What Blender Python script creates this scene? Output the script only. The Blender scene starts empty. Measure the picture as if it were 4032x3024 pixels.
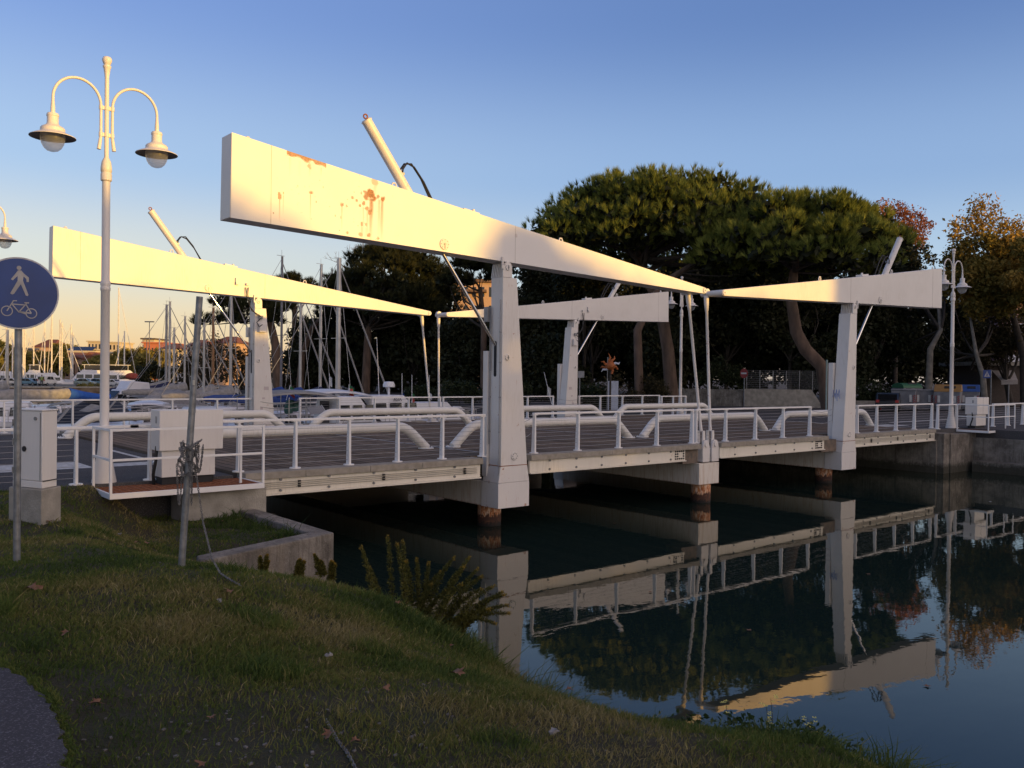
import bpy, bmesh, math, random
import numpy as np
from mathutils import Vector, Matrix
R = math.radians
random.seed(7)
rng = np.random.default_rng(7)
scene = bpy.context.scene
COL = scene.collection

# ---------------------------------------------------------------- camera
CAM_F, CAM_P, CAM_R, CAM_Y = 3460.66, -0.0095, 0.0119, 0.8771
CAM = np.array([-13.118, -15.692, 3.6])
_d = np.array([math.cos(CAM_Y)*math.cos(CAM_P), math.sin(CAM_Y)*math.cos(CAM_P), math.sin(CAM_P)])
_r = np.array([math.sin(CAM_Y), -math.cos(CAM_Y), 0.0])
_u = np.cross(_r, _d)
cam_data = bpy.data.cameras.new("camera")
cam = bpy.data.objects.new("camera", cam_data)
COL.objects.link(cam)
cam_data.sensor_width = 36.0
cam_data.lens = CAM_F/4032*36
cam_data.clip_start = 0.05
cam_data.clip_end = 6000
_c, _s = math.cos(CAM_R), math.sin(CAM_R)
xr = Vector(_r)*_c + Vector(_u)*_s
yr = -Vector(_r)*_s + Vector(_u)*_c
cam.matrix_world = Matrix(((xr.x, yr.x, -_d[0], CAM[0]), (xr.y, yr.y, -_d[1], CAM[1]), (xr.z, yr.z, -_d[2], CAM[2]), (0, 0, 0, 1)))
scene.camera = cam

# ---------------------------------------------------------------- light
SUN_EL = R(4.0)
SUN_AZ = math.atan2(-0.945, 0.30)                # low sun behind the viewer
SUN_DIR = Vector((math.cos(SUN_AZ)*math.cos(SUN_EL), math.sin(SUN_AZ)*math.cos(SUN_EL), math.sin(SUN_EL)))
world = bpy.data.worlds.new("World")
scene.world = world
world.use_nodes = True
nt = world.node_tree
bg = nt.nodes["Background"]
sky = nt.nodes.new("ShaderNodeTexSky")
sky.sky_type = 'NISHITA'
sky.sun_disc = False
sky.sun_elevation = SUN_EL
sky.sun_rotation = math.pi/2 - SUN_AZ
sky.altitude = 0
sky.air_density = 1.0
sky.dust_density = 1.0
sky.ozone_density = 3.0
# evening sky: the Nishita sky plus a clear-air gradient by elevation, warmer low on the side away from the sun
_tc = nt.nodes.new("ShaderNodeTexCoord"); _sx = nt.nodes.new("ShaderNodeSeparateXYZ"); nt.links.new(_tc.outputs["Generated"], _sx.inputs[0])
def _ramp(stops):
    r = nt.nodes.new("ShaderNodeValToRGB"); r.color_ramp.interpolation = 'B_SPLINE' if False else 'EASE'
    while len(r.color_ramp.elements) < len(stops): r.color_ramp.elements.new(.5)
    for i, (p, c) in enumerate(stops): r.color_ramp.elements[i].position = p; r.color_ramp.elements[i].color = (*c, 1)
    nt.links.new(_sx.outputs[2], r.inputs[0]); return r.outputs[0]
_warm = _ramp([(0, (.80,.47,.22)), (.05, (.76,.50,.27)), (.12, (.60,.50,.40)), (.22, (.33,.38,.51)), (.38, (.165,.215,.47)), (.6, (.09,.12,.27)), (1, (.05,.07,.15))])
_cool = _ramp([(0, (.55,.48,.44)), (.05, (.50,.51,.56)), (.12, (.38,.46,.60)), (.22, (.23,.315,.52)), (.38, (.095,.145,.35)), (.6, (.055,.085,.21)), (1, (.05,.07,.15))])
_dp = nt.nodes.new("ShaderNodeVectorMath"); _dp.operation = 'DOT_PRODUCT'; nt.links.new(_tc.outputs["Generated"], _dp.inputs[0]); _dp.inputs[1].default_value = (-.34, .94, 0)
_mr = nt.nodes.new("ShaderNodeMapRange"); _mr.interpolation_type = 'SMOOTHSTEP'; nt.links.new(_dp.outputs["Value"], _mr.inputs[0]); _mr.inputs[1].default_value = .15; _mr.inputs[2].default_value = 1.0
_mx = nt.nodes.new("ShaderNodeMix"); _mx.data_type = 'RGBA'; nt.links.new(_mr.outputs[0], _mx.inputs[0]); nt.links.new(_cool, _mx.inputs[6]); nt.links.new(_warm, _mx.inputs[7])
_gain = nt.nodes.new("ShaderNodeVectorMath"); _gain.operation = 'SCALE'; nt.links.new(_mx.outputs[2], _gain.inputs[0]); _gain.inputs["Scale"].default_value = 6.3
_add = nt.nodes.new("ShaderNodeVectorMath"); _add.operation = 'ADD'; nt.links.new(_gain.outputs[0], _add.inputs[0]); nt.links.new(sky.outputs[0], _add.inputs[1])
# warm glow of the sky round the low sun
_sd = nt.nodes.new("ShaderNodeVectorMath"); _sd.operation = 'DOT_PRODUCT'; nt.links.new(_tc.outputs["Generated"], _sd.inputs[0]); _sd.inputs[1].default_value = tuple(SUN_DIR)
_sm = nt.nodes.new("ShaderNodeMath"); _sm.operation = 'MAXIMUM'; nt.links.new(_sd.outputs["Value"], _sm.inputs[0]); _sm.inputs[1].default_value = 0
_sp = nt.nodes.new("ShaderNodeMath"); _sp.operation = 'POWER'; nt.links.new(_sm.outputs[0], _sp.inputs[0]); _sp.inputs[1].default_value = 1.3
_gl = nt.nodes.new("ShaderNodeVectorMath"); _gl.operation = 'SCALE'; _gl.inputs[0].default_value = (1.0, .66, .39); nt.links.new(_sp.outputs[0], _gl.inputs["Scale"])
_g2 = nt.nodes.new("ShaderNodeVectorMath"); _g2.operation = 'SCALE'; nt.links.new(_gl.outputs[0], _g2.inputs[0]); _g2.inputs["Scale"].default_value = 7.4
_ad2 = nt.nodes.new("ShaderNodeVectorMath"); _ad2.operation = 'ADD'; nt.links.new(_add.outputs[0], _ad2.inputs[0]); nt.links.new(_g2.outputs[0], _ad2.inputs[1])
nt.links.new(_ad2.outputs[0], bg.inputs[0])
bg.inputs[1].default_value = 0.15
sun_data = bpy.data.lights.new("sun", 'SUN')
sun_data.energy = 5.0
sun_data.color = (1.0, 0.56, 0.10)
sun_data.angle = R(0.55)
sun = bpy.data.objects.new("sun", sun_data)
COL.objects.link(sun)
sun.location = (0, -60, 40)
sun.rotation_euler = SUN_DIR.to_track_quat('Z', 'Y').to_euler()
scene.view_settings.view_transform = 'Standard'
scene.view_settings.look = 'None'
scene.view_settings.gamma = 1.0
scene.view_settings.use_curve_mapping = False
scene.view_settings.exposure = 0.0
scene.cycles.max_bounces = 6
scene.cycles.transparent_max_bounces = 6

# ---------------------------------------------------------------- picture -> world helpers
def ray(px, py):
    x, y = px-2016, py-1512
    x, y = _c*x+_s*y, -_s*x+_c*y
    return _d + _r*x/CAM_F - _u*y/CAM_F
def PX(px, py, D):
    """world point seen at (px, py) of the 4032 px photo, D metres deep"""
    return CAM + D*ray(px, py)
def PXz(px, py, z):
    q = ray(px, py); return CAM + (z-CAM[2])/q[2]*q
def XYat(px, D):
    p = PX(px, 1480, D); return float(p[0]), float(p[1])
def Zat(px, py, D):
    return float(PX(px, py, D)[2])

# ---------------------------------------------------------------- materials
MATS = {}
def pmat(name, col, rough=0.6, metal=0.0, var=0.12, scale=6.0, col2=None, bump=0.0, bscale=60.0, spec=0.5, stretch=None, trans=0.0):
    if name in MATS: return MATS[name]
    m = bpy.data.materials.new(name); m.use_nodes = True
    t = m.node_tree; b = t.nodes["Principled BSDF"]
    b.inputs["Roughness"].default_value = rough
    b.inputs["Metallic"].default_value = metal
    b.inputs["Specular IOR Level"].default_value = spec
    tc = t.nodes.new("ShaderNodeTexCoord")
    mp = t.nodes.new("ShaderNodeMapping")
    if stretch: mp.inputs["Scale"].default_value = stretch
    t.links.new(tc.outputs["Object"], mp.inputs[0])
    n = t.nodes.new("ShaderNodeTexNoise"); n.inputs["Scale"].default_value = scale; n.inputs["Detail"].default_value = 5
    t.links.new(mp.outputs[0], n.inputs["Vector"])
    mx = t.nodes.new("ShaderNodeMix"); mx.data_type = 'RGBA'
    c2 = col2 if col2 else tuple(min(1, c*(1+var)) for c in col)
    c1 = col if col2 else tuple(c*(1-var) for c in col)
    mx.inputs[6].default_value = (*c1, 1); mx.inputs[7].default_value = (*c2, 1)
    cr = t.nodes.new("ShaderNodeMapRange"); cr.inputs[1].default_value = 0.35; cr.inputs[2].default_value = 0.65
    t.links.new(n.outputs[0], cr.inputs[0]); t.links.new(cr.outputs[0], mx.inputs[0])
    t.links.new(mx.outputs[2], b.inputs["Base Color"])
    if bump:
        n2 = t.nodes.new("ShaderNodeTexNoise"); n2.inputs["Scale"].default_value = bscale; n2.inputs["Detail"].default_value = 4
        t.links.new(tc.outputs["Object"], n2.inputs["Vector"])
        bp = t.nodes.new("ShaderNodeBump"); bp.inputs["Strength"].default_value = bump; bp.inputs["Distance"].default_value = 0.02
        t.links.new(n2.outputs[0], bp.inputs["Height"]); t.links.new(bp.outputs[0], b.inputs["Normal"])
    MATS[name] = m
    return m

class NB:
    """tiny node builder"""
    def __init__(s, name):
        s.m = bpy.data.materials.new(name); s.m.use_nodes = True
        s.t = s.m.node_tree; s.b = s.t.nodes["Principled BSDF"]; MATS[name] = s.m
    def n(s, kind, **k):
        x = s.t.nodes.new(kind)
        for a, v in k.items(): setattr(x, a, v)
        return x
    def l(s, a, b): s.t.links.new(a, b)
    def math(s, op, a, b=None, c=None, clamp=False):
        x = s.n("ShaderNodeMath", operation=op, use_clamp=clamp)
        for i, v in enumerate((a, b, c)):
            if v is None: continue
            if isinstance(v, (int, float)): x.inputs[i].default_value = v
            else: s.l(v, x.inputs[i])
        return x.outputs[0]
    def noise(s, vec, scale, detail=4, rough=.55, dist=0.0):
        x = s.n("ShaderNodeTexNoise"); x.inputs["Scale"].default_value = scale; x.inputs["Detail"].default_value = detail
        x.inputs["Roughness"].default_value = rough; x.inputs["Distortion"].default_value = dist
        if vec is not None: s.l(vec, x.inputs["Vector"])
        return x.outputs[0]
    def mapr(s, v, a, b, c=0.0, d=1.0):
        x = s.n("ShaderNodeMapRange"); s.l(v, x.inputs[0])
        for i, q in enumerate((a, b, c, d)): x.inputs[i+1].default_value = q
        return x.outputs[0]
    def mix(s, f, a, b):
        x = s.n("ShaderNodeMix", data_type='RGBA')
        if isinstance(f, (int, float)): x.inputs[0].default_value = f
        else: s.l(f, x.inputs[0])
        for i, v in ((6, a), (7, b)):
            if isinstance(v, tuple): x.inputs[i].default_value = (*v, 1)
            else: s.l(v, x.inputs[i])
        return x.outputs[2]
    def obj(s, scale=None):
        tc = s.n("ShaderNodeTexCoord")
        if scale is None: return tc.outputs["Object"]
        mp = s.n("ShaderNodeMapping"); mp.inputs["Scale"].default_value = scale; s.l(tc.outputs["Object"], mp.inputs[0]); return mp.outputs[0]
    def bump(s, h, strength=.3, dist=.02):
        x = s.n("ShaderNodeBump"); x.inputs["Strength"].default_value = strength; x.inputs["Distance"].default_value = dist
        s.l(h, x.inputs["Height"]); s.l(x.outputs[0], s.b.inputs["Normal"])
    def col(s, c): s.l(c, s.b.inputs["Base Color"])
    def rough(s, r):
        if isinstance(r, (int, float)): s.b.inputs["Roughness"].default_value = r
        else: s.l(r, s.b.inputs["Roughness"])

def white_paint(name, base=(.70, .67, .63), rust=0.0, dirt=.25):
    q = NB(name)
    o = q.obj(); st = q.obj((9, 9, .9))
    big = q.noise(o, 1.3, 4); fine = q.noise(st, 3.0, 5, .6)
    d = q.math('MULTIPLY', q.mapr(fine, .42, .8, 0, dirt*1.5), q.mapr(q.noise(o, .9, 3), .42, .66))
    c = q.mix(q.mapr(big, .3, .7, 0, .35), base, tuple(x*.86 for x in base))
    c = q.mix(d, c, (base[0]*.62, base[1]*.58, base[2]*.50))
    if rust > 0:
        a = q.noise(o, 4.5, 7, .7); b2 = q.noise(st, 2.2, 6, .65)
        s1 = q.mapr(a, .70-rust*.14, .75-rust*.14); s2 = q.mapr(b2, .69-rust*.14, .80-rust*.14, 0, .65)
        k = q.math('MAXIMUM', s1, s2)
        c = q.mix(k, c, (.33, .11, .03))
    q.col(c); q.rough(.42)
    q.bump(q.noise(o, 45, 3), .06, .01)
    return q.m

WHITE = white_paint("white_paint", rust=.12, dirt=.30)
TOWER_W = white_paint("tower_paint", rust=.34, dirt=.42)
WHITE_RUST = white_paint("weathered_white_paint", rust=.55, dirt=.3)
TUBE_W = white_paint("tube_paint", (.74, .72, .66), rust=.12, dirt=.4)
RAIL_W = white_paint("rail_paint", (.78, .77, .75), dirt=.1)
BOX_W = white_paint("enclosure_paint", (.70, .67, .63), rust=.1, dirt=.2)
LAMP_W = white_paint("lamp_paint", (.70, .66, .61), dirt=.15)
GIRDER = white_paint("girder_paint", (.74, .69, .58), rust=.28, dirt=.45)
STEEL = pmat("galvanised_steel", (.20, .21, .22), .45, .55, .25, 14, bump=.05)
CHROME = pmat("polished_rod", (.78, .76, .72), .12, 1.0, .05)
CABLE = pmat("cable_steel", (.34, .34, .34), .4, .6)
BLACK = pmat("black_rubber", (.012, .012, .013), .5)
DARK = pmat("dark_recess", (.02, .02, .022), .8)
GREY = pmat("grey_plastic", (.28, .28, .28), .5)
CONC = pmat("concrete", (.24, .225, .19), .9, 0, .25, 3.5, (.36, .335, .285), .5, 40)
CONC_D = pmat("stained_concrete", (.10, .09, .075), .95, 0, .3, 2.2, (.27, .25, .21), .9, 22)
def tide(name):
    q = NB(name); o = q.obj(); g = q.n("ShaderNodeNewGeometry"); sp = q.n("ShaderNodeSeparateXYZ"); q.l(g.outputs["Position"], sp.inputs[0])
    a = q.noise(o, 1.6, 6, .65); b = q.noise(o, 9, 6, .75); st = q.noise(q.obj((7, 7, .6)), 2.2, 5, .65)
    c = q.mix(q.mapr(a, .36, .64), (.12,.105,.085), (.30,.27,.225))
    c = q.mix(q.mapr(st, .48, .72, 0, .75), c, (.055,.048,.038))
    c = q.mix(q.mapr(b, .55, .70, 0, .6), c, (.36,.33,.28))
    zz = q.math('ADD', sp.outputs[2], q.math('MULTIPLY', q.math('SUBTRACT', b, .5), .45))
    c = q.mix(q.mapr(zz, .42, .25, 0, .85), c, (.030,.030,.018))
    q.col(c); q.rough(.95); q.bump(b, .9, .04); return q.m
CONC_D = tide("tide_stained_concrete")
CURB = pmat("curb_concrete", (.25, .225, .18), .9, 0, .15, 7, (.33, .30, .25), .35, 70)
GLASS_D = pmat("dark_glass", (.015, .017, .02), .08, 0, .1)
RUSTY = pmat("rusty_grating", (.17, .055, .022), .9, 0, .4, 25, (.32, .13, .06), .6, 90)

def pile_mat():
    q = NB("rusted_pile")
    g = q.n("ShaderNodeNewGeometry"); sp = q.n("ShaderNodeSeparateXYZ"); q.l(g.outputs["Position"], sp.inputs[0]); z = sp.outputs[2]
    o = q.obj(); st = q.obj((7, 7, 1.3))
    n1 = q.noise(st, 3.0, 6, .65); n2 = q.noise(o, 9, 6, .7)
    n3 = q.noise(q.obj((10, 10, 2.2)), 3.0, 6, .75)
    rust = q.mix(q.mapr(n2, .35, .65), (.24,.06,.018), (.62,.24,.07))
    top = q.mix(q.mapr(n3, .38, .53), (.74,.60,.44), rust)
    dark = q.mix(q.mapr(n2, .5, .75), (.060,.026,.016), (.20,.075,.03))
    zz = q.math('ADD', z, q.math('ADD', q.math('MULTIPLY', q.math('SUBTRACT', n1, .5), .35), q.math('MULTIPLY', q.math('SUBTRACT', n2, .5), .22)))
    c = q.mix(q.mapr(zz, .25, .31), dark, top)
    c = q.mix(q.mapr(zz, .12, .06), c, (.012,.011,.009))
    q.col(c); q.rough(.85); q.bump(n2, .5, .02)
    return q.m
PILE = pile_mat()

def cap_mat():
    q = NB("pier_cap_paint")
    g = q.n("ShaderNodeNewGeometry"); sp = q.n("ShaderNodeSeparateXYZ"); q.l(g.outputs["Position"], sp.inputs[0]); z = sp.outputs[2]
    o = q.obj(); st = q.obj((8, 8, .5))
    n1 = q.noise(st, 3.2, 5, .6); n2 = q.noise(o, 12, 5, .7)
    c = q.mix(q.mapr(n1, .5, .72, 0, .7), (.68, .63, .55), (.42, .26, .12))
    edge = q.mapr(q.math('ADD', z, q.math('MULTIPLY', n2, .14)), .64, .60)
    c = q.mix(q.math('MULTIPLY', edge, .75), c, (.28, .10, .03))
    q.col(c); q.rough(.55); return q.m
CAPM = cap_mat()

def deck_mat():
    q = NB("deck_planks")
    o = q.obj(); sp = q.n("ShaderNodeSeparateXYZ"); q.l(o, sp.inputs[0])
    u = q.math('DIVIDE', sp.outputs[0], .235)
    fl = q.math('FLOOR', u); fr = q.math('FRACT', u)
    cb = q.n("ShaderNodeCombineXYZ"); q.l(fl, cb.inputs[0]); q.l(q.math('FLOOR', q.math('DIVIDE', sp.outputs[1], 2.7)), cb.inputs[1])
    wn = q.n("ShaderNodeTexWhiteNoise"); q.l(cb.outputs[0], wn.inputs[0])
    st = q.obj((6, .5, 1)); g = q.noise(st, 6, 5, .6); big = q.noise(o, .8, 4)
    c = q.mix(wn.outputs[0], (.120, .090, .066), (.270, .205, .150))
    c = q.mix(q.mapr(g, .35, .7, 0, .6), c, (.075, .057, .043))
    c = q.mix(q.mapr(big, .4, .7, 0, .45), c, (.19, .150, .115))
    gap = q.math('GREATER_THAN', q.math('ABSOLUTE', q.math('SUBTRACT', fr, .5)), .435)
    c = q.mix(gap, c, (.016, .014, .013))
    q.col(c); q.rough(.9); q.b.inputs['Specular IOR Level'].default_value = .12
    h = q.math('ADD', q.math('MULTIPLY', q.math('SUBTRACT', 1.0, gap), 1.0), q.math('MULTIPLY', g, .4))
    q.bump(h, .8, .02)
    return q.m
DECK = deck_mat()

def asphalt_mat(name, a, b, scale=120):
    q = NB(name); o = q.obj()
    big = q.noise(o, .6, 5); f = q.noise(o, scale, 2, .7)
    c = q.mix(q.mapr(big, .3, .7), a, b)
    c = q.mix(q.mapr(f, .54, .70, 0, .75), c, tuple(x*2.6 for x in b))
    q.col(c); q.rough(.92); q.b.inputs['Specular IOR Level'].default_value = .12; q.bump(f, .5, .012); return q.m
ASPH = asphalt_mat("asphalt", (.055, .053, .055), (.085, .082, .082), 60)
PATHM = asphalt_mat("path_asphalt", (.060, .058, .064), (.085, .083, .092), 90)

def water_mat():
    q = NB("canal_water")
    q.t.nodes.remove(q.b)
    out = q.t.nodes["Material Output"]
    o = q.obj(); st = q.obj((.55, 1.0, 1))
    w1 = q.noise(st, 2.0, 3, .5, .3); w2 = q.noise(o, 9, 2, .5)
    h = q.math('ADD', w1, q.math('MULTIPLY', w2, .12))
    bp = q.n("ShaderNodeBump"); bp.inputs["Strength"].default_value = .08; bp.inputs["Distance"].default_value = .02
    q.l(h, bp.inputs["Height"])
    df = q.n("ShaderNodeBsdfDiffuse"); df.inputs[0].default_value = (.011, .023, .020, 1)
    gl = q.n("ShaderNodeBsdfGlossy"); gl.inputs["Roughness"].default_value = .015; gl.inputs[0].default_value = (1.0, .95, .84, 1)
    fr = q.n("ShaderNodeFresnel"); fr.inputs[0].default_value = 1.52
    q.l(bp.outputs[0], gl.inputs["Normal"]); q.l(bp.outputs[0], fr.inputs["Normal"])
    mx = q.n("ShaderNodeMixShader"); q.l(fr.outputs[0], mx.inputs[0]); q.l(df.outputs[0], mx.inputs[1]); q.l(gl.outputs[0], mx.inputs[2])
    q.l(mx.outputs[0], out.inputs[0])
    return q.m
WATER = water_mat()

def leaf_mat(name, cols, rough=.75, trans=.35):
    """foliage whose leaf colour varies leaf by leaf (attribute 'tint')"""
    q = NB(name)
    at = q.n("ShaderNodeAttribute", attribute_name="tint")
    cr = q.n("ShaderNodeValToRGB")
    while len(cr.color_ramp.elements) < len(cols): cr.color_ramp.elements.new(.5)
    for i, c in enumerate(cols):
        e = cr.color_ramp.elements[i]; e.position = i/(len(cols)-1); e.color = (*c, 1)
    q.l(at.outputs["Fac"], cr.inputs[0])
    q.l(cr.outputs[0], q.b.inputs["Base Color"]); q.b.inputs["Roughness"].default_value = rough
    q.b.inputs["Specular IOR Level"].default_value = .2
    if trans > 0:
        tr = q.n("ShaderNodeBsdfTranslucent"); q.l(cr.outputs[0], tr.inputs[0])
        mx = q.n("ShaderNodeMixShader"); mx.inputs[0].default_value = trans
        q.l(q.b.outputs[0], mx.inputs[1]); q.l(tr.outputs[0], mx.inputs[2]); q.l(mx.outputs[0], q.t.nodes["Material Output"].inputs[0])
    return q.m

# ---------------------------------------------------------------- mesh helpers
class MB:
    def __init__(s): s.v = []; s.f = []
    def add(s, vs, fs):
        o = len(s.v); s.v += [tuple(map(float, p)) for p in vs]; s.f += [tuple(o+i for i in f) for f in fs]; return s
    def box(s, x0, x1, y0, y1, z0, z1):
        return s.add([(x0,y0,z0),(x1,y0,z0),(x1,y1,z0),(x0,y1,z0),(x0,y0,z1),(x1,y0,z1),(x1,y1,z1),(x0,y1,z1)],
                     [(0,3,2,1),(4,5,6,7),(0,1,5,4),(1,2,6,5),(2,3,7,6),(3,0,4,7)])
    def obox(s, c, ax, ay, az, hx, hy, hz):
        c = np.array(c, float); ax, ay, az = [np.array(a, float)/np.linalg.norm(a) for a in (ax, ay, az)]
        vs = [c+ax*hx*i+ay*hy*j+az*hz*k for k in (-1, 1) for (i, j) in ((-1,-1),(1,-1),(1,1),(-1,1))]
        return s.add(vs, [(0,3,2,1),(4,5,6,7),(0,1,5,4),(1,2,6,5),(2,3,7,6),(3,0,4,7)])
    def bar(s, p0, p1, w, h, up=(0,0,1)):
        p0, p1 = np.array(p0, float), np.array(p1, float); a = p1-p0; L = np.linalg.norm(a); a /= L
        up = np.array(up, float)
        if abs(a@up) > .98: up = np.array((1., 0, 0))
        b = np.cross(a, up); b /= np.linalg.norm(b); c = np.cross(b, a)
        return s.obox((p0+p1)/2, a, b, c, L/2, w/2, h/2)
    def prism(s, poly, y0, y1, axis='y'):
        n = len(poly)
        if axis == 'y': f = lambda p, t: (p[0], t, p[1])
        elif axis == 'x': f = lambda p, t: (t, p[0], p[1])
        else: f = lambda p, t: (p[0], p[1], t)
        vs = [f(p, y0) for p in poly]+[f(p, y1) for p in poly]
        fs = [tuple(range(n)), tuple(range(2*n-1, n-1, -1))]+[(i, i+n, (i+1) % n+n, (i+1) % n) for i in range(n)]
        return s.add(vs, fs)
    def tube(s, pts, r, n=10, caps=True, closed=False):
        P = [np.array(p, float) for p in pts]; m = len(P)
        rs = [r]*m if isinstance(r, (int, float)) else list(r)
        T = []
        for i in range(m):
            if closed: t = P[(i+1) % m]-P[i-1]
            else: t = P[min(i+1, m-1)]-P[max(i-1, 0)]
            T.append(t/(np.linalg.norm(t)+1e-12))
        a = np.array((0., 0, 1)) if abs(T[0][2]) < .9 else np.array((1., 0, 0))
        b = np.cross(T[0], a); b /= np.linalg.norm(b)
        vs = []
        for i in range(m):
            b = b-T[i]*(b@T[i]); b /= np.linalg.norm(b)+1e-12; c = np.cross(T[i], b)
            for k in range(n):
                q = 2*math.pi*k/n; vs.append(P[i]+rs[i]*(math.cos(q)*b+math.sin(q)*c))
        fs = []
        for i in range(m if closed else m-1):
            j = (i+1) % m
            for k in range(n): fs.append((i*n+k, i*n+(k+1) % n, j*n+(k+1) % n, j*n+k))
        if caps and not closed: fs += [tuple(range(n-1, -1, -1)), tuple((m-1)*n+k for k in range(n))]
        return s.add(vs, fs)
    def cyl(s, p0, p1, r0, r1=None, n=16): return s.tube([p0, p1], [r0, r0 if r1 is None else r1], n)
    def lathe(s, prof, c=(0, 0, 0), n=24):
        vs = []; fs = []; m = len(prof)
        for (r, z) in prof:
            for k in range(n): q = 2*math.pi*k/n; vs.append((c[0]+r*math.cos(q), c[1]+r*math.sin(q), c[2]+z))
        for i in range(m-1):
            for k in range(n): fs.append((i*n+k, i*n+(k+1) % n, (i+1)*n+(k+1) % n, (i+1)*n+k))
        return s.add(vs, fs)
    def ball(s, c, rx, ry=None, rz=None, n=12, m=8):
        ry = rx if ry is None else ry; rz = rx if rz is None else rz
        vs = [(c[0], c[1], c[2]-rz)]; fs = []
        for i in range(1, m):
            t = -math.pi/2+math.pi*i/m
            for k in range(n): q = 2*math.pi*k/n; vs.append((c[0]+rx*math.cos(t)*math.cos(q), c[1]+ry*math.cos(t)*math.sin(q), c[2]+rz*math.sin(t)))
        vs.append((c[0], c[1], c[2]+rz)); L = len(vs)-1
        for k in range(n): fs.append((0, 1+(k+1) % n, 1+k)); fs.append((L, L-n+k, L-n+(k+1) % n))
        for i in range(m-2):
            for k in range(n): a = 1+i*n; fs.append((a+k, a+(k+1) % n, a+n+(k+1) % n, a+n+k))
        return s.add(vs, fs)
    def torus(s, c, R_, r, axis=(0, 1, 0), n=18, k=8):
        ax = np.array(axis, float); ax /= np.linalg.norm(ax); a = np.cross(ax, (0, 0, 1.) if abs(ax[2]) < .9 else (1., 0, 0)); a /= np.linalg.norm(a); b = np.cross(ax, a)
        return s.tube([np.array(c)+R_*(math.cos(q)*a+math.sin(q)*b) for q in np.linspace(0, 2*math.pi, n, endpoint=False)], r, k, closed=True)
    def disc(s, c, r, axis, t, n=24):
        ax = np.array(axis, float); ax /= np.linalg.norm(ax); c = np.array(c, float)
        return s.cyl(c-ax*t/2, c+ax*t/2, r, r, n)

def link(name, me, m, parent, off):
    o = bpy.data.objects.new(name, me); COL.objects.link(o); me.materials.append(m)
    if parent is not None: o.parent = parent
    return o
def part(name, mb, m, root=None, smooth=True, bevel=0.0, local=False, label=None, ang=38):
    """link an MB as ONE mesh object; vertices are given in world space unless local"""
    off = Vector((0, 0, 0))
    if root is not None and not local:
        q = root
        while q is not None: off += q.location; q = q.parent
    me = bpy.data.meshes.new(name)
    me.from_pydata([(x-off.x, y-off.y, z-off.z) for x, y, z in mb.v], [], mb.f)
    me.update()
    bm = bmesh.new(); bm.from_mesh(me); bmesh.ops.recalc_face_normals(bm, faces=bm.faces); bm.to_mesh(me); bm.free()
    if smooth:
        me.polygons.foreach_set("use_smooth", [True]*len(me.polygons)); me.set_sharp_from_angle(angle=R(ang))
    o = link(name, me, m, root, off)
    if bevel:
        b = o.modifiers.new("bevel", 'BEVEL'); b.width = bevel; b.segments = 2; b.limit_method = 'ANGLE'; b.angle_limit = R(40)
    if label: o['label'] = label
    return o
def soup(name, V, m, root=None, tint=None, local=False, off=None):
    """V: (n, k, 3) array of separate k-gons -> one mesh object"""
    V = np.asarray(V, np.float32); n, k = V.shape[:2]
    if root is not None and not local:
        q = root; a = np.zeros(3, np.float32)
        while q is not None: a += np.array(q.location, np.float32); q = q.parent
        V = V - a
    me = bpy.data.meshes.new(name)
    me.vertices.add(n*k); me.vertices.foreach_set("co", V.reshape(-1))
    me.loops.add(n*k); me.loops.foreach_set("vertex_index", np.arange(n*k, dtype=np.int32))
    me.polygons.add(n); me.polygons.foreach_set("loop_start", np.arange(0, n*k, k, dtype=np.int32))
    try: me.polygons.foreach_set("loop_total", np.full(n, k, np.int32))
    except Exception: pass
    me.update(calc_edges=True)
    if tint is not None:
        at = me.attributes.new("tint", 'FLOAT', 'FACE'); at.data.foreach_set("value", np.asarray(tint, np.float32))
    return link(name, me, m, root, None)
def tag(o, label=None, cat=None, group=None, kind=None):
    if label: o['label'] = label
    if cat: o['category'] = cat
    if group: o['group'] = group
    if kind: o['kind'] = kind
    return o
def thing(name, label, cat, loc=(0, 0, 0), rz=0.0, group=None):
    o = bpy.data.objects.new(name, None); COL.objects.link(o); o.empty_display_size = .2
    o.location = loc; o.rotation_euler = (0, 0, rz)
    return tag(o, label, cat, group)
def copy_tree(o, parent=None):
    c = o.copy(); COL.objects.link(c)
    if parent is not None: c.parent = parent
    for ch in list(o.children): copy_tree(ch, c)
    return c
def arc(c, r, a0, a1, n, ax=(1, 0, 0), ay=(0, 0, 1)):
    ax, ay, c = np.array(ax, float), np.array(ay, float), np.array(c, float)
    return [c+r*(math.cos(t)*ax+math.sin(t)*ay) for t in np.linspace(a0, a1, n)]
def text_mesh(name, body, size, m, root, loc, rot, depth=.002):
    cu = bpy.data.curves.new(name+"_curve", 'FONT'); cu.body = body; cu.size = size; cu.extrude = depth; cu.align_x = 'CENTER'
    t = bpy.data.objects.new(name+"_tmp", cu); COL.objects.link(t)
    bpy.context.view_layer.update()
    me = bpy.data.meshes.new_from_object(t.evaluated_get(bpy.context.evaluated_depsgraph_get()))
    bpy.data.objects.remove(t); bpy.data.curves.remove(cu)
    o = bpy.data.objects.new(name, me); COL.objects.link(o); me.materials.clear(); me.materials.append(m)
    o.parent = root; o.location = loc; o.rotation_euler = rot
    return o
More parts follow.
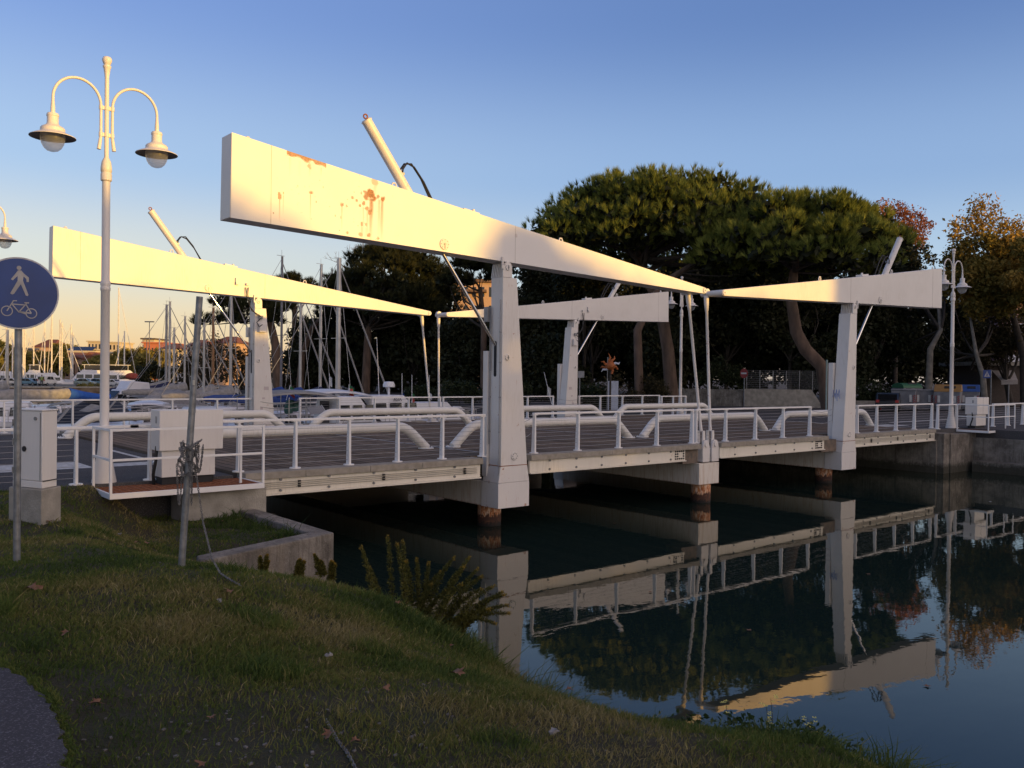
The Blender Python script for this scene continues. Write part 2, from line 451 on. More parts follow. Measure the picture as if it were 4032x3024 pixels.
# ================================================================ SETTING
def structure(name, mb, m, **k):
    o = part(name, mb, m, **k); o['kind'] = 'structure'; return o
def sheet(name, pts, z0, z1, m):
    return structure(name, MB().prism(pts, z0, z1, 'z'), m, smooth=False)
L = 14.877; W = 13.735
DZ = 1.705                                                     # deck level
wm = MB(); wm.add([(-2500,-2500,0),(2500,-2500,0),(2500,3000,0),(-2500,3000,0)], [(0,1,2,3)])
structure("water", wm, WATER, smooth=False)

QA = PXz(-500, 1521, 1.16); QB = PXz(960, 1524, 1.16)
qd = (QB-QA)/np.linalg.norm(QB-QA); QB2 = QB+qd*6
sheet("ground", [(24.25,-300),(900,-300),(900,900),(300,500),(float(QB2[0])+1,float(QB2[1])-2),(25,78),(24.25,60)], -2, 1.66, ASPH)
EARTH = pmat("far_ground_earth", (.12,.11,.09), .95, 0, .3, .3, (.17,.16,.13))
sheet("far_ground", [(float(QA[0])-500, float(QA[1])+150), tuple(map(float, QA[:2])), tuple(map(float, QB2[:2])), (900,905), (900,2500), (-1500,2500)], -2.02, .95, EARTH)
# stone quay of the far pier, standing a little proud of the earth behind
nrm = np.array((-qd[1], qd[0], 0)); q0, q1 = QA-nrm*1.2, QB2-nrm*1.2
qm = MB(); qm.prism([tuple(q0[:2]), tuple(q1[:2]), tuple((QB2+nrm*.8)[:2]), tuple((QA+nrm*.8)[:2])], -2, 1.0, 'z')
QUAYM = pmat("quay_masonry", (.10,.07,.045), .95, 0, .3, 1.2, (.20,.15,.105), .6, 8)
structure("far_quay", qm, QUAYM, smooth=False)
qc = MB(); qc.prism([tuple((q0-nrm*.08)[:2]), tuple((q1-nrm*.08)[:2]), tuple((QB2-nrm*.4)[:2]), tuple((QA-nrm*.4)[:2])], 1.003, 1.2, 'z')
structure("quay_coping", qc, CONC, smooth=False)

sheet("road", [(-260,.22),(-6.62,.22),(-6.62,14.0),(-260,14.0)], -2, DZ-.03, ASPH)
sheet("far_road", [(21.45,.22),(24.25,.22),(24.25,14.0),(21.45,14.0)], -2, DZ-.031, ASPH)
sheet("near_ground", [(-260,14.02),(-11.5,14.02),(-12.5,60),(-260,80)], -2, 1.4, EARTH)
# abutments
ab = MB(); ab.box(-7.3,-6.5,.0,14.2,-2,1.30)
structure("abutment", ab, pmat("abutment_concrete", (.30,.265,.20), .9, 0, .2, 2.5, (.40,.36,.28), .3, 40), smooth=False)
ab = MB(); ab.box(21.40,22.1,.0,14.2,-2,1.30); ab.box(21.5,22.3,-.25,.22,-2,1.55)
structure("abutment", ab, CONC_D, smooth=False)
# quay wall on the far bank, right of the bridge, with a lower ledge
qw = MB(); qw.box(24.0,24.6,-60,-.3,-2,1.32); qw.box(22.0,24.6,-.30,.2,-2,1.5)
structure("quay_wall", qw, CONC_D, smooth=False)
ql = MB(); ql.box(23.45,24.0,-60,-.5,-2,.42)
structure("quay_ledge", ql, CONC_D, smooth=False)
qs = MB(); qs.box(24.6,26.0,-60,.2,1.2,1.50)
structure("verge", qs, pmat("weedy_gravel", (.05,.05,.03), .95, 0, .4, 6, (.22,.20,.17), .6, 30), smooth=False)
# road markings on the approach
mk = MB()
for x0, x1, y0, y1 in ((-16,-8.35,2.95,4.35), (-8.05,-6.9,2.95,3.6), (-7.04,-6.92,3.7,6.9), (-40,-8.0,11.0,11.12)):
    mk.add([(x0,y0,DZ-.024),(x1,y0,DZ-.024),(x1,y1,DZ-.024),(x0,y1,DZ-.024)], [(0,1,2,3)])
structure("road_marking", mk, pmat("road_paint", (.50,.49,.46), .8, 0, .25, 9), smooth=False)
mk = MB()
for x0, x1, y0, y1 in ((21.6,23.8,2.2,3.2), (22.0,22.15,3.6,11), (26,34,4,4.3)):
    z = DZ-.024 if x0 < 24 else 1.666
    mk.add([(x0,y0,z),(x1,y0,z),(x1,y1,z),(x0,y1,z)], [(0,1,2,3)])
structure("road_marking", mk, MATS["road_paint"], smooth=False)

# ---------------------------------------------------------------- near bank
SH = np.array([(-6.57,.4),(-6.5,-3.5),(-6.0,-4.4),(-5.85,-5.4),(-6.1,-6.6),(-6.55,-7.6),(-6.9,-8.5),(-7.15,-9.4),(-7.4,-10.1),(-7.45,-10.8),(-7.25,-11.5),(-6.9,-12.0),(-6.5,-12.5),(-6.55,-13.2),(-7.1,-14.2),(-8.5,-16.4),(-10,-26)])
def sstep(a, b, x): t = np.clip((x-a)/(b-a), 0, 1); return t*t*(3-2*t)
def vnoise(x, y, s, seed=0):
    x = np.asarray(x)/s; y = np.asarray(y)/s; xi = np.floor(x).astype(int); yi = np.floor(y).astype(int); fx = x-xi; fy = y-yi
    h = lambda i, j: (np.sin(i*127.1+j*311.7+seed*74.7)*43758.5453) % 1.0
    fx = fx*fx*(3-2*fx); fy = fy*fy*(3-2*fy)
    return (h(xi,yi)*(1-fx)+h(xi+1,yi)*fx)*(1-fy)+(h(xi,yi+1)*(1-fx)+h(xi+1,yi+1)*fx)*fy
def shore_s(x, y):
    dm = np.full(np.shape(x), 1e9)
    for a, b in zip(SH[:-1], SH[1:]):
        ab_ = b-a; t = np.clip(((x-a[0])*ab_[0]+(y-a[1])*ab_[1])/(ab_@ab_), 0, 1)
        dm = np.minimum(dm, np.hypot(x-a[0]-t*ab_[0], y-a[1]-t*ab_[1]))
    us = np.interp(-y, -SH[:, 1], SH[:, 0])
    return np.where(x < us, dm, -dm)
def ground_z(x, y):
    x = np.asarray(x, float); y = np.asarray(y, float)
    a = 1-sstep(-8.8, -4.6, y)
    low = 1.72+(1.04-1.72)*sstep(-10.6, -8.7, x)
    low = low+(1.67-low)*sstep(-1.5, 0.1, y)*(1-sstep(-9.2, -8.2, x))
    s = shore_s(x, y)
    f = 1-np.exp(-(np.maximum(s, 0)/1.5)**1.1)
    wallv = -3.55+(x+6.57)*.357                        # front face line of the retaining wall
    low = np.where(y < wallv+.12, low-.86*sstep(-8.95, -6.8, x), low)
    P = low+(2.05-low)*a
    f = f+(1-f)*(1-sstep(-11.0, -9.9, x))*sstep(-7.2, -5.5, y)
    f = np.where((y > wallv+.12), 1.0, f)
    z = np.where(s >= 0, P*f, s*1.2)
    return z+(vnoise(x, y, .9, 1)-.5)*.07*np.clip(f, 0, 1)+(vnoise(x, y, .25, 2)-.5)*.03
def grid_terrain():
    st = .1
    xs = np.arange(-24, -4.2, st); ys = np.arange(-25, .25, st)
    X, Y = np.meshgrid(xs, ys); Z = ground_z(X, Y)
    Z = np.where((X > -6.75) & (Y > -3.4), -.5, Z)
    V = np.stack([X, Y, Z], -1).reshape(-1, 3); nx, ny = len(xs), len(ys)
    i = np.arange(ny-1)[:, None]*nx+np.arange(nx-1)[None, :]
    F = np.stack([i, i+1, i+nx+1, i+nx], -1).reshape(-1, 4)
    mb = MB(); mb.v = [tuple(p) for p in V.tolist()]; mb.f = [tuple(f) for f in F.tolist()]
    return mb
def soil_mat():
    q = NB("bank_soil"); o = q.obj()
    a = q.noise(o, 1.1, 5, .6); b = q.noise(o, 14, 5, .7); c3 = q.noise(o, 60, 3, .7)
    c = q.mix(q.mapr(a, .38, .62), (.036,.042,.014), (.056,.040,.020))
    c = q.mix(q.mapr(b, .45, .7, 0, .8), c, (.065,.058,.022))
    c = q.mix(q.mapr(c3, .6, .75, 0, .6), c, (.09,.08,.055))
    q.col(c); q.rough(.95); q.bump(q.math('ADD', c3, b), 1.0, .05); return q.m
structure("bank", grid_terrain(), soil_mat(), ang=80)
# asphalt path in the corner
bd = [PXz(x, y, 2.05) for x, y in ((-60,2600),(20,2650),(120,2705),(190,2790),(235,2880),(255,2960),(262,3040),(262,3200),(255,3500))]
bd2 = []
for p_, q_ in zip(bd[:-1], bd[1:]):
    for k_ in range(7): w_ = p_+(q_-p_)*k_/7; bd2.append(w_+rng.normal(size=3)*.012)
poly = [(float(p[0]), float(p[1])) for p in bd2]+[(-12.6,-15.0),(-15.5,-15.0),(-15.5,-10.0)]
sheet("path", poly, 1.7, 2.082, PATHM)

# ================================================================ BRIDGE
# --- piers: cross beam on steel piles
def pier(u, half, zb, zt, v0, v1, lab, extra=None):
    t = thing("bridge_pier", lab, "pier", (u, 0, 0), group="bridge piers in the canal")
    m = MB(); m.box(u-half, u+half, v0, v1, zb, zt)
    part("cross_beam", m, CAPM, t, bevel=.01)
    for v in (v0+.32, 13.6):
        p = MB(); p.cyl((u+.03, v, -2), (u+.03, v, zb-.003), .285, n=28)
        part("pile", p, PILE, t)
    return t
pier(0, .45, .54, 1.12, .60, 14.2, "white pier beam on rusty steel piles under the left bridge towers")
pier(L, .45, .54, 1.12, .60, 14.2, "white pier beam on rusty steel piles under the right bridge towers")
pt = pier(L/2, .455, .545, 1.16, .10, 14.1, "stained pier beam on rusty piles under the middle of the bridge")

# --- towers
def tower(u0, v0, s, lab, inner=False):
    """s=+1: beam heel to the left; v0: front face plane"""
    t = thing("bridge_tower", lab, "tower", (u0, v0, .53), group="white towers carrying the balance beams")
    X = lambda x: u0+s*x
    def P(pts): return [(X(x), z) for x, z in pts]
    col = MB(); col.prism(P([(-.40,1.51),(.40,1.51),(.02,5.86),(-.40,5.86)]), v0-.03, v0+.40)
    part("column", col, TOWER_W, t, bevel=.012)
    base = MB()
    base.prism(P([(-.47,1.125),(.465,1.125),(.40,1.505),(-.405,1.505)]), v0-.034, v0+.56)
    base.prism(P([(-.47,.535),(.465,.535),(.465,1.12),(-.47,1.12)]), v0-.037, v0+.597)
    part("footing", base, WHITE_RUST, t, bevel=.008)
    seam = MB(); seam.prism(P([(-.412,1.505),(.408,1.505),(.402,1.522),(-.408,1.522)]), v0-.036, v0+.41)
    part("rust_seam", seam, RUSTY, t)
    head = MB()
    head.prism(P([(-.40,5.862),(-.125,5.862),(-.135,6.10)]+[(-.255+.12*math.cos(a), 6.10+.12*math.sin(a)) for a in np.linspace(.0, math.pi, 10)]+[(-.40,6.10)]), v0-.033, v0+.03)
    part("hinge_plate", head, WHITE, t, bevel=.006)
    lug = MB()
    for k in range(6):
        v = v0+.075+k*.062
        lug.prism(P([(-.40,5.862),(-.10,5.862),(-.16,6.19),(-.35,6.19)]), v, v+.028)
    part("hinge_lugs", lug, WHITE, t)
    for x, z, r in ((-.255,6.09,.075), (-.235,4.02,.075), (0,1.73,.098)):
        d = MB(); d.disc((X(x), v0-.04, z), r, (0,1,0), .03); 
        c = part("pin_cover", d, WHITE_RUST if z < 2 else WHITE, t, bevel=.006)
        e = MB()
        if z > 2: e.disc((X(x), v0-.057, z), r*.3, (0,1,0), .012, 12); e.box(X(x)-.007, X(x)+.007, v0-.066, v0-.05, z-.05, z+.05)
        else:
            for k in range(8): e.disc((X(x)+.068*math.cos(k*.785), v0-.057, z+.068*math.sin(k*.785)), .012, (0,1,0), .012, 8)
        part("bolt_ring", e, STEEL, c)
    # slot the piston rod enters, on the heel side
    sl = MB(); xs = sorted((X(-.404), X(-.38)))
    sl.prism([(v0+.22+.05*math.cos(a), 4.35+.05*math.sin(a)) for a in np.linspace(0, math.pi, 8)]+[(v0+.22+.05*math.cos(a), 3.62+.05*math.sin(a)) for a in np.linspace(math.pi, 2*math.pi, 8)], xs[0], xs[1], 'x')
    part("rod_slot", sl, DARK, t)
    g = MB(); xs = sorted((X(-.46), X(.30)))
    g.box(xs[0], xs[1], v0+.425, v0+.60, 1.24, 4.17)
    part("guide_panel", g, WHITE, t, bevel=.008)
    pp = MB()
    for v, z0, z1 in ((.385,2.0,5.0), (.35,3.7,5.2), (.012,.95,5.35)):
        pp.cyl((X(-.43), v0+v, z0), (X(-.43), v0+v, z1), .012, n=8)
    for z in (2.3, 3.1, 3.9, 4.6):
        pp.cyl((X(-.395), v0+.385, z), (X(-.44), v0+.385, z), .02, n=6); pp.cyl((X(-.395), v0+.012, z), (X(-.445), v0+.012, z), .018, n=6)
    part("conduit", pp, GREY, t)
    jb = MB(); xs = sorted((X(-.47), X(-.36)))
    jb.box(xs[0], xs[1], v0+.44, v0+.58, 4.85, 5.2)
    j = part("junction_box", jb, GREY if not inner else BOX_W, t, bevel=.006)
    if inner:       # the face towards the road carries cabling
        jb = MB(); jb.box(X(-.15)-.13, X(-.15)+.13, v0-.16, v0-.036, 5.02, 5.32)
        part("junction_box", jb, BOX_W, t, bevel=.008)
        jb = MB(); jb.box(X(-.2)-.07, X(-.2)+.07, v0-.13, v0-.036, 5.48, 5.6); part("limit_switch", jb, GREY, t, bevel=.006)
        hs = MB(); hs.tube([(X(-.2), v0-.12, 5.52), (X(-.38), v0-.16, 5.35), (X(-.30), v0-.18, 5.2), (X(-.15), v0-.14, 5.3)], .018, 6)
        hs.tube([(X(-.65), v0-.05, 6.55), (X(-.68), v0-.07, 6.3), (X(-.62), v0-.1, 5.9), (X(-.4), v0-.16, 5.62), (X(-.2), v0-.12, 5.55)], .016, 6)
        hs.tube([(X(-.75), v0-.05, 6.55), (X(-.72), v0-.08, 6.2), (X(-.55), v0-.12, 5.75), (X(-.25), v0-.12, 5.6)], .014, 6)
        part("hose", hs, BLACK, t)
        sk = MB(); 
        for x, z, w, h in ((.1,2.1,.08,.03), (-.12,2.35,.05,.05), (-.05,2.7,.05,.03), (.05,3.05,.09,.06)):
            sk.box(X(x)-w, X(x)+w, v0-.034, v0-.028, z-h, z+h)
        part("sticker", sk, pmat("faded_sticker", (.45,.42,.42), .7, 0, .3, 20, (.52,.44,.44)), t)
    return t
tower(0, 0, 1, "tall white tower nearest the viewer, rust streaks and a round bolted plate near its foot")
tower(L, 0, -1, "white tower at the water's far right with blue scribble on its side")
tower(0, W, 1, "far left white tower behind the deck with junction box and stickers", True)
tower(L, W, -1, "smallest white tower on the far side, beside the orange star sculpture", True)
# blue scribble on the right tower's canal side
tw = bpy.data.objects["bridge_tower.001"]
sc = MB()
for k in range(5):
    a = k*.05
    sc.tube([(L-.403, .1+a, 2.95+.1*math.sin(k*2.1)), (L-.404, .13+a, 3.2+.07*math.cos(k*3.)), (L-.403, .17+a, 3.0)], .008, 5)
part("scribble", sc, pmat("blue_spray", (.06,.14,.42), .6), tw)

# --- balance beams
def rust_panel(u0, v0, s):
    """finely gridded front panel of the nearest beam with its rust stains as a face attribute"""
    nx, nz = 560, 66
    tx = np.linspace(0, 1, nx); tz = np.linspace(0, 1, nz)
    xs = -6.80+tx*13.70
    top = np.interp(xs, [-6.8, 0.1, 6.95], [7.987, 7.06, 6.165]); bot = np.interp(xs, [-6.82, 6.95], [6.43, 5.99])
    X = np.repeat(xs[None, :], nz, 0); Z = bot[None, :]+(top-bot)[None, :]*tz[:, None]
    V = np.stack([u0+s*X, np.full_like(X, v0), Z], -1)
    xc = (X[:-1,:-1]+X[1:,1:])/2; zc = (Z[:-1,:-1]+Z[1:,1:])/2; dt = np.interp(xc[0], xs, top)[None, :]-zc
    m = np.zeros_like(xc)
    n1 = vnoise(xc, zc, .06, 5); n2 = vnoise(xc, zc, .13, 6); n3 = vnoise(xc, zc*.12, .035, 7)
    def blob(x, z, r, k=1.0):
        d = np.hypot(xc-x, (zc-z)*.9)+(n1-.5)*r*1.1+(n2-.5)*r*.9
        return np.clip((r-d)/(r*.35), 0, 1)*k
    def streak(x, z, w, l, k):
        d = np.abs(xc-x+(n3-.5)*w*.8); f = np.clip((z-zc)/.03, 0, 1)*np.clip(1-(z-zc)/l, 0, 1)**.8
        return np.clip((w-d)/(w*.7), 0, 1)*f*k
    # rust creeping in along the top edge
    band = np.clip((.085+.07*(n2-.4)+.05*(n1-.5)-dt)/.03, 0, 1)*((xc > -5.72) & (xc < -5.2))*.9
    band2 = np.clip((.05+.16*(vnoise(xc, zc, .1, 9)-.5)-dt)/.03, 0, 1)*((xc >= -5.22) & (xc < -4.9))*.85
    m = np.maximum(m, np.maximum(band, band2))
    for x, z, r, k in ((-3.86,7.25,.13,1), (-3.97,7.22,.09,.9), (-3.60,7.20,.09,1), (-3.70,7.24,.05,.8), (-4.05,7.05,.06,.8), (-4.12,7.0,.05,.8), (-3.95,6.98,.06,.8), (-3.88,6.92,.07,.9), (-4.2,7.1,.035,.8), (-4.3,7.14,.03,.7), (-5.87,7.0,.055,.8), (-5.78,7.02,.04,.6), (-5.86,6.93,.05,.8), (-5.22,7.11,.045,.8), (-4.53,6.96,.04,.8), (-4.43,6.95,.03,.6), (-4.08,6.63,.05,.7), (-3.98,6.64,.04,.6), (-3.90,6.45,.055,.8), (-4.1,6.44,.05,.6), (-5.98,6.62,.025,.8), (-4.4,6.42,.03,.7), (-3.77,7.53,.08,.5), (-4.02,7.3,.05,.8), (-4.1,7.26,.05,.7), (-5.5,7.2,.02,.6), (-5.1,6.95,.02,.6), (-3.7,6.4,.03,.7), (.0,6.85,.04,.25), (-5.25,7.62,.05,.6)):
        m = np.maximum(m, blob(x, z, r*.84, k))
    for x, z, w, l, k in ((-3.86,7.2,.045,.95,.95), (-3.60,7.18,.05,.85,.75), (-3.68,7.2,.035,.8,.5), (-4.05,7.0,.02,.6,.45), (-3.95,6.95,.03,.7,.4), (-5.86,6.95,.018,.5,.6), (-5.78,7.0,.016,.4,.35), (-5.22,7.1,.014,.55,.5), (-4.53,6.95,.015,.5,.5), (-4.08,6.6,.016,.3,.6), (-3.98,6.6,.016,.3,.5), (-3.88,6.9,.05,.6,.55), (-5.25,7.72,.03,.3,.4), (-5.0,7.65,.02,.2,.4), (-5.65,7.74,.02,.4,.3), (-5.45,7.7,.015,.35,.3), (-3.78,7.5,.06,.4,.3), (-4.13,6.95,.014,.4,.3)):
        m = np.maximum(m, streak(x, z, w, l, k))
    sp = np.clip((vnoise(xc, zc, .03, 11)-.93)/.05, 0, 1)*np.clip(1-np.abs(xc+4.6)/1.6, 0, 1)*.6
    m = np.clip(np.maximum(m, sp), 0, 1)
    i = np.arange(nz-1)[:, None]*nx+np.arange(nx-1)[None, :]
    F = np.stack([i, i+1, i+nx+1, i+nx], -1).reshape(-1, 4)
    return V.reshape(-1, 3), F, m.reshape(-1)
def rust_mat():
    q = NB("rust_stained_paint")
    at = q.n("ShaderNodeAttribute", attribute_name="tint"); f = at.outputs["Fac"]
    o = q.obj(); n = q.noise(o, 22, 5, .7)
    c = q.mix(q.mapr(q.noise(o, 1.2, 4), .3, .7, 0, .3), (.76,.74,.71), (.68,.65,.6))
    r = q.mix(q.mapr(n, .42, .60), (.13,.030,.006), (.36,.12,.028))
    q.col(q.mix(f, c, r)); q.rough(.45); return q.m
def beam(u0, v0, s, lab, rusty=False):
    t = thing("balance_beam", lab, "balance beam", (u0, v0, 6.09), group="tapering white balance beams of the drawbridge")
    X = lambda x: u0+s*x
    tip = [(6.987+.09*math.cos(a), 6.076+.09*math.sin(a)) for a in np.linspace(-math.pi/2, math.pi/2, 10)]
    poly = [(-6.82,6.43)]+tip+[(.1,7.06),(-6.80,7.987)]
    y0 = v0+(.002 if rusty else 0)
    m = MB(); m.prism([(X(x), z) for x, z in poly], y0, v0+.478)
    b = part("body", m, WHITE, t, bevel=.012)
    if rusty:
        V, F, tint = rust_panel(u0, v0-.001, s)
        mb = MB(); mb.v = [tuple(p) for p in V.tolist()]; mb.f = [tuple(f) for f in F.tolist()]
        o = part("front_plate", mb, rust_mat(), t)
        at = o.data.attributes.new("tint", 'FLOAT', 'FACE'); at.data.foreach_set("value", tint.astype(np.float32))
        o['label'] = "front plate with orange rust patches and streaks"
    sm = MB()
    for x in (-6.03, -.02):
        zt = np.interp(x, [-6.8, .1], [7.987, 7.06]); zb = np.interp(x, [-6.82, 6.95], [6.43, 5.99])
        sm.box(X(x)-.004, X(x)+.004, v0-.0035, v0+.482, zb-.003, zt+.003)
    part("seam", sm, pmat("paint_seam", (.40,.37,.33), .6), t)
    for x, z, r in ((-2.03,6.443,.125), (6.987,6.076,.075)):
        d = MB(); d.disc((X(x), v0-.012, z), r, (0,1,0), .024); c = part("pin_cover", d, WHITE, t, bevel=.006)
        e = MB(); e.disc((X(x), v0-.028, z), r*.22, (0,1,0), .014, 12)
        if r > .1:
            for k in range(8): e.disc((X(x)+.095*math.cos(k*.785), v0-.027, z+.095*math.sin(k*.785)), .009, (0,1,0), .01, 6)
            e.box(X(x)-.008, X(x)+.008, v0-.034, v0-.022, z-.09, z)
        part("bolt_ring", e, STEEL, c)
    sh = MB(); sh.cyl((X(6.987), v0+.43, 6.076), (X(6.987), v0+.80, 6.076), .085, n=20); part("cross_shaft", sh, WHITE_RUST, t)
    for x in (-6.41, -3.2, 1.6):
        zt = float(np.interp(x, [-6.8, .1, 6.95], [7.987, 7.06, 6.165]))
        e = MB(); sc_ = .6 if x < -6 else 1
        e.tube([(X(x-.05*sc_), v0+.2, zt-.03), (X(x-.055*sc_), v0+.2, zt+.07*sc_), (X(x-.03*sc_), v0+.2, zt+.125*sc_), (X(x+.03*sc_), v0+.2, zt+.125*sc_), (X(x+.055*sc_), v0+.2, zt+.07*sc_), (X(x+.05*sc_), v0+.2, zt-.03)], .018, 8)
        part("lifting_eye", e, WHITE, t)
    hk = MB(); hk.box(X(-.42)-.02, X(-.42)+.02, v0-.05, v0-.003, 6.05, 6.32); part("bracket", hk, WHITE_RUST, t)
    if v0 > 1:
        cb = MB()
        for x in (-1.05, -.68):
            cb.box(X(x)-.05, X(x)+.05, v0-.09, v0-.003, 6.62, 6.70)
            if x < -1: cb.box(X(x)-.05, X(x)-.01, v0-.06, v0-.003, 6.66, 6.86)
        part("cable_clip", cb, WHITE, t)
    cp = MB(); zt = float(np.interp(-1.2, [-6.8, .1], [7.987, 7.06])); cp.obox((X(-1.2), v0+.24, zt+.035), (1, 0, -.134*s), (0,1,0), (.134*s, 0, 1), .22, .12, .03); cp.cyl((X(-1.1), v0+.2, zt+.03), (X(-1.1), v0+.2, zt+.11), .04, n=10)
    part("top_hatch", cp, WHITE, t)
    return t
beam(0, 0, 1, "big white beam nearest the viewer with orange rust patches and streaks", True)
beam(L, 0, -1, "white beam pointing left from the right tower, only its thin half sunlit")
beam(0, W, 1, "sunlit white beam behind the street lamp at left, on the far side")
beam(L, W, -1, "shaded white beam on the far side, seen under the rust stained one")

# --- hydraulic cylinders
def ram(u0, v0, s, lab):
    X = lambda x: u0+s*x; v = v0+.24
    top = np.array((X(-3.86), v, 8.83)); pin = np.array((X(-2.03), v, 6.443)); low = np.array((X(-.39), v0+.225, 4.30))
    t = thing("hydraulic_cylinder", lab, "hydraulic cylinder", tuple(pin), group="hydraulic rams through the balance beams")
    a = (pin-top)/np.linalg.norm(pin-top)
    m = MB(); m.tube([top, top+a*.03, top+a*.031, pin-a*.2], [.118,.118,.108,.108], 24); m.disc(top-a*.004, .10, a, .02, 20)
    part("barrel", m, WHITE_RUST, t)
    e = MB(); b = np.array((s*a[2]*-1, 0, s*a[0])); e.torus(top-a*.07+b*.03, .045, .016, (0,1,0), 14, 6); part("lifting_eye", e, RUSTY, t)
    rd = MB(); rd.cyl(pin-a*.1, low, .036, n=16); part("piston_rod", rd, CHROME, t)
    h = MB(); q = top+a*1.25
    for dv, o in ((-.05, 0), (.06, .09)):
        p0 = q+np.array((s*.09, dv, .0)); 
        h.tube([p0, p0+np.array((s*.02, 0, .12)), p0+np.array((s*.12, 0, .26)), p0+np.array((s*.30, 0, .20+o)), p0+np.array((s*.55, 0, -.08+o)), p0+np.array((s*.95, 0, -.70+o*.3))], .02, 6)
    part("hose", h, BLACK, t)
    f = MB(); f.bar(q+np.array((s*.02, -.05, 0)), q+np.array((s*.14, -.05, .02)), .05, .05); f.bar(q+np.array((s*.02, .06, .06)), q+np.array((s*.14, .06, .08)), .05, .05); part("hose_fitting", f, STEEL, t)
ram(0, 0, 1, "hydraulic ram with rusty top rising from the rust stained beam")
ram(L, 0, -1, "dull white hydraulic ram above the right beam, before dark trees")
ram(0, W, 1, "sunlit hydraulic ram on the far left beam behind the lamp post")
ram(L, W, -1, "hydraulic ram of the far shaded beam, half hidden by the nearer beam")

# --- hangers between beam tips and leaves
def hanger(u0, v0, s, xt, lab):
    x0 = u0+s*6.987; x1 = u0+s*xt
    t = thing("hanger_rod", lab, "hanger rod", (x1, v0+.30, 1.19), group="rusty hanger rods from the beam tips")
    p0 = np.array((x0+s*.03, v0+.62, 6.02)); p1 = np.array((x1, v0+.28, 2.06))
    a = (p1-p0)/np.linalg.norm(p1-p0)
    r = MB(); r.tube([p0+a*.0, p0+a*.25, p0+a*.45, p0+a*.46, p1-a*.3, p1], [.075,.07,.05,.042,.042,.05], 14)
    part("rod", r, WHITE_RUST, t)
    c = MB(); c.tube([p0-a*.08+np.array((0,-.06,.03)), p0-a*.08+np.array((0,.06,.03))], .105, 16); part("collar", c, WHITE_RUST, t)
    f = MB()
    for dv in (-.09, .09): f.prism([(x1-.06,1.70),(x1+.06,1.70),(x1+.045,2.08),(x1-.045,2.08)], p1[1]+dv-.02, p1[1]+dv+.02)
    part("fork", f, WHITE_RUST, t)
    b = MB(); b.prism([(x1-.16,1.19),(x1+.16,1.19),(x1+.16,1.60)]+[(x1+.13*math.cos(q), 1.68+.14*math.sin(q)) for q in np.linspace(.1, math.pi-.1, 9)]+[(x1-.16,1.60)], p1[1]-.20, p1[1]-.135)
    b.box(x1-.15, x1+.15, p1[1]-.136, p1[1]+.2, 1.2, 1.55)
    br = part("bracket_plate", b, WHITE_RUST, t, bevel=.006)
    d = MB(); d.disc((x1, p1[1]-.215, 1.70), .085, (0,1,0), .03); part("pin_cover", d, WHITE, br)
    return t
for v0, n in ((0, "near side"), (W, "far side")):
    hanger(0, v0, 1, 7.27, "left of the two hanger rods at mid bridge, %s, streaked with rust" % n)
    hanger(L, v0, -1, L-7.69, "right of the two hanger rods at mid bridge, %s" % n)

# --- deck spans
def span(u0, u1, lab, cables, plate=None, c1=0.0):
    t = thing("deck_span", lab, "bridge deck", ((u0+u1)/2, 7.1, 1.3), group="timber deck spans of the bridge")
    m = MB(); m.box(u0, u1, .42, 13.8, 1.45, DZ); part("planking", m, DECK, t, smooth=False)
    gaps = [u0]+[u0+(u1-u0)*k for k in (.22, .48, .71)]+[u1+c1]
    for y0, y1 in ((.0, .418), (13.802, 14.22)):
        c = MB()
        for a, b in zip(gaps[:-1], gaps[1:]): c.box(a+.003, b-.003, y0, y1, 1.585, 1.722)
        part("edge_beam", c, CURB, t, bevel=.008)
    for y0, y1, f in ((.06, .12, -1), (14.10, 14.16, 1)):
        g = MB(); g.box(u0, u1, y0, y1, 1.30 if f < 0 else .62, 1.583); g.box(u0, u1, y0-.05 if f < 0 else y0, y1 if f < 0 else y1+.05, 1.27, 1.298)  # far side deepened out of view to keep it dark under the deck
        gd = part("girder", g, GIRDER, t)
        yb = y0 if f < 0 else y1
        b = MB(); n = max(4, int((u1-u0)/.945))
        for k in range(n):
            x = u0+(k+.7)*(u1-u0)/(n+.4)
            b.disc((x, yb+f*.012, 1.35), .026, (0,1,0), .03, 10); b.disc((x, yb+f*.012, 1.565), .03, (0,1,0), .03, 10)
        part("bolt_row", b, STEEL, gd)
        if plate is not None:
            for px in plate:
                pb = MB()
                for i in range(5):
                    for j in range(4):
                        if 1 < i < 4 and 0 < j < 3: continue
                        pb.disc((px+i*.085, yb+f*.01, 1.35+j*.068), .022, (0,1,0), .03, 8)
                part("bolt_plate", pb, BLACK, gd)
        if cables:
            cb = MB()
            for z in (1.40, 1.44, 1.475, 1.51): cb.cyl((u0+.05, yb+f*.02, z), (u1-.1, yb+f*.02, z), .008, n=6)
            part("cable", cb, pmat("dull_cable", (.38,.35,.29), .6), gd)
            cl = MB()
            for x in (u0+1.1, u0+3.0, u1-.45):
                for z in (1.41, 1.46, 1.51): cl.box(x-.025, x+.025, yb+f*.03-.02, yb+f*.03+.02, z-.017, z+.017)
            part("cable_clamp", cl, BLACK, gd)
    return t
span(-6.48, -.93, "fixed left deck span with planks, ending at the grassy bank", True, None, .05)
span(.56, 6.30, "lifting deck span left of the bridge middle", False, (5.88,), .65)
span(7.86, 13.46, "lifting deck span right of the bridge middle", False, (12.95,), .2)
span(15.40, 21.4, "fixed right deck span reaching the far bank", True)
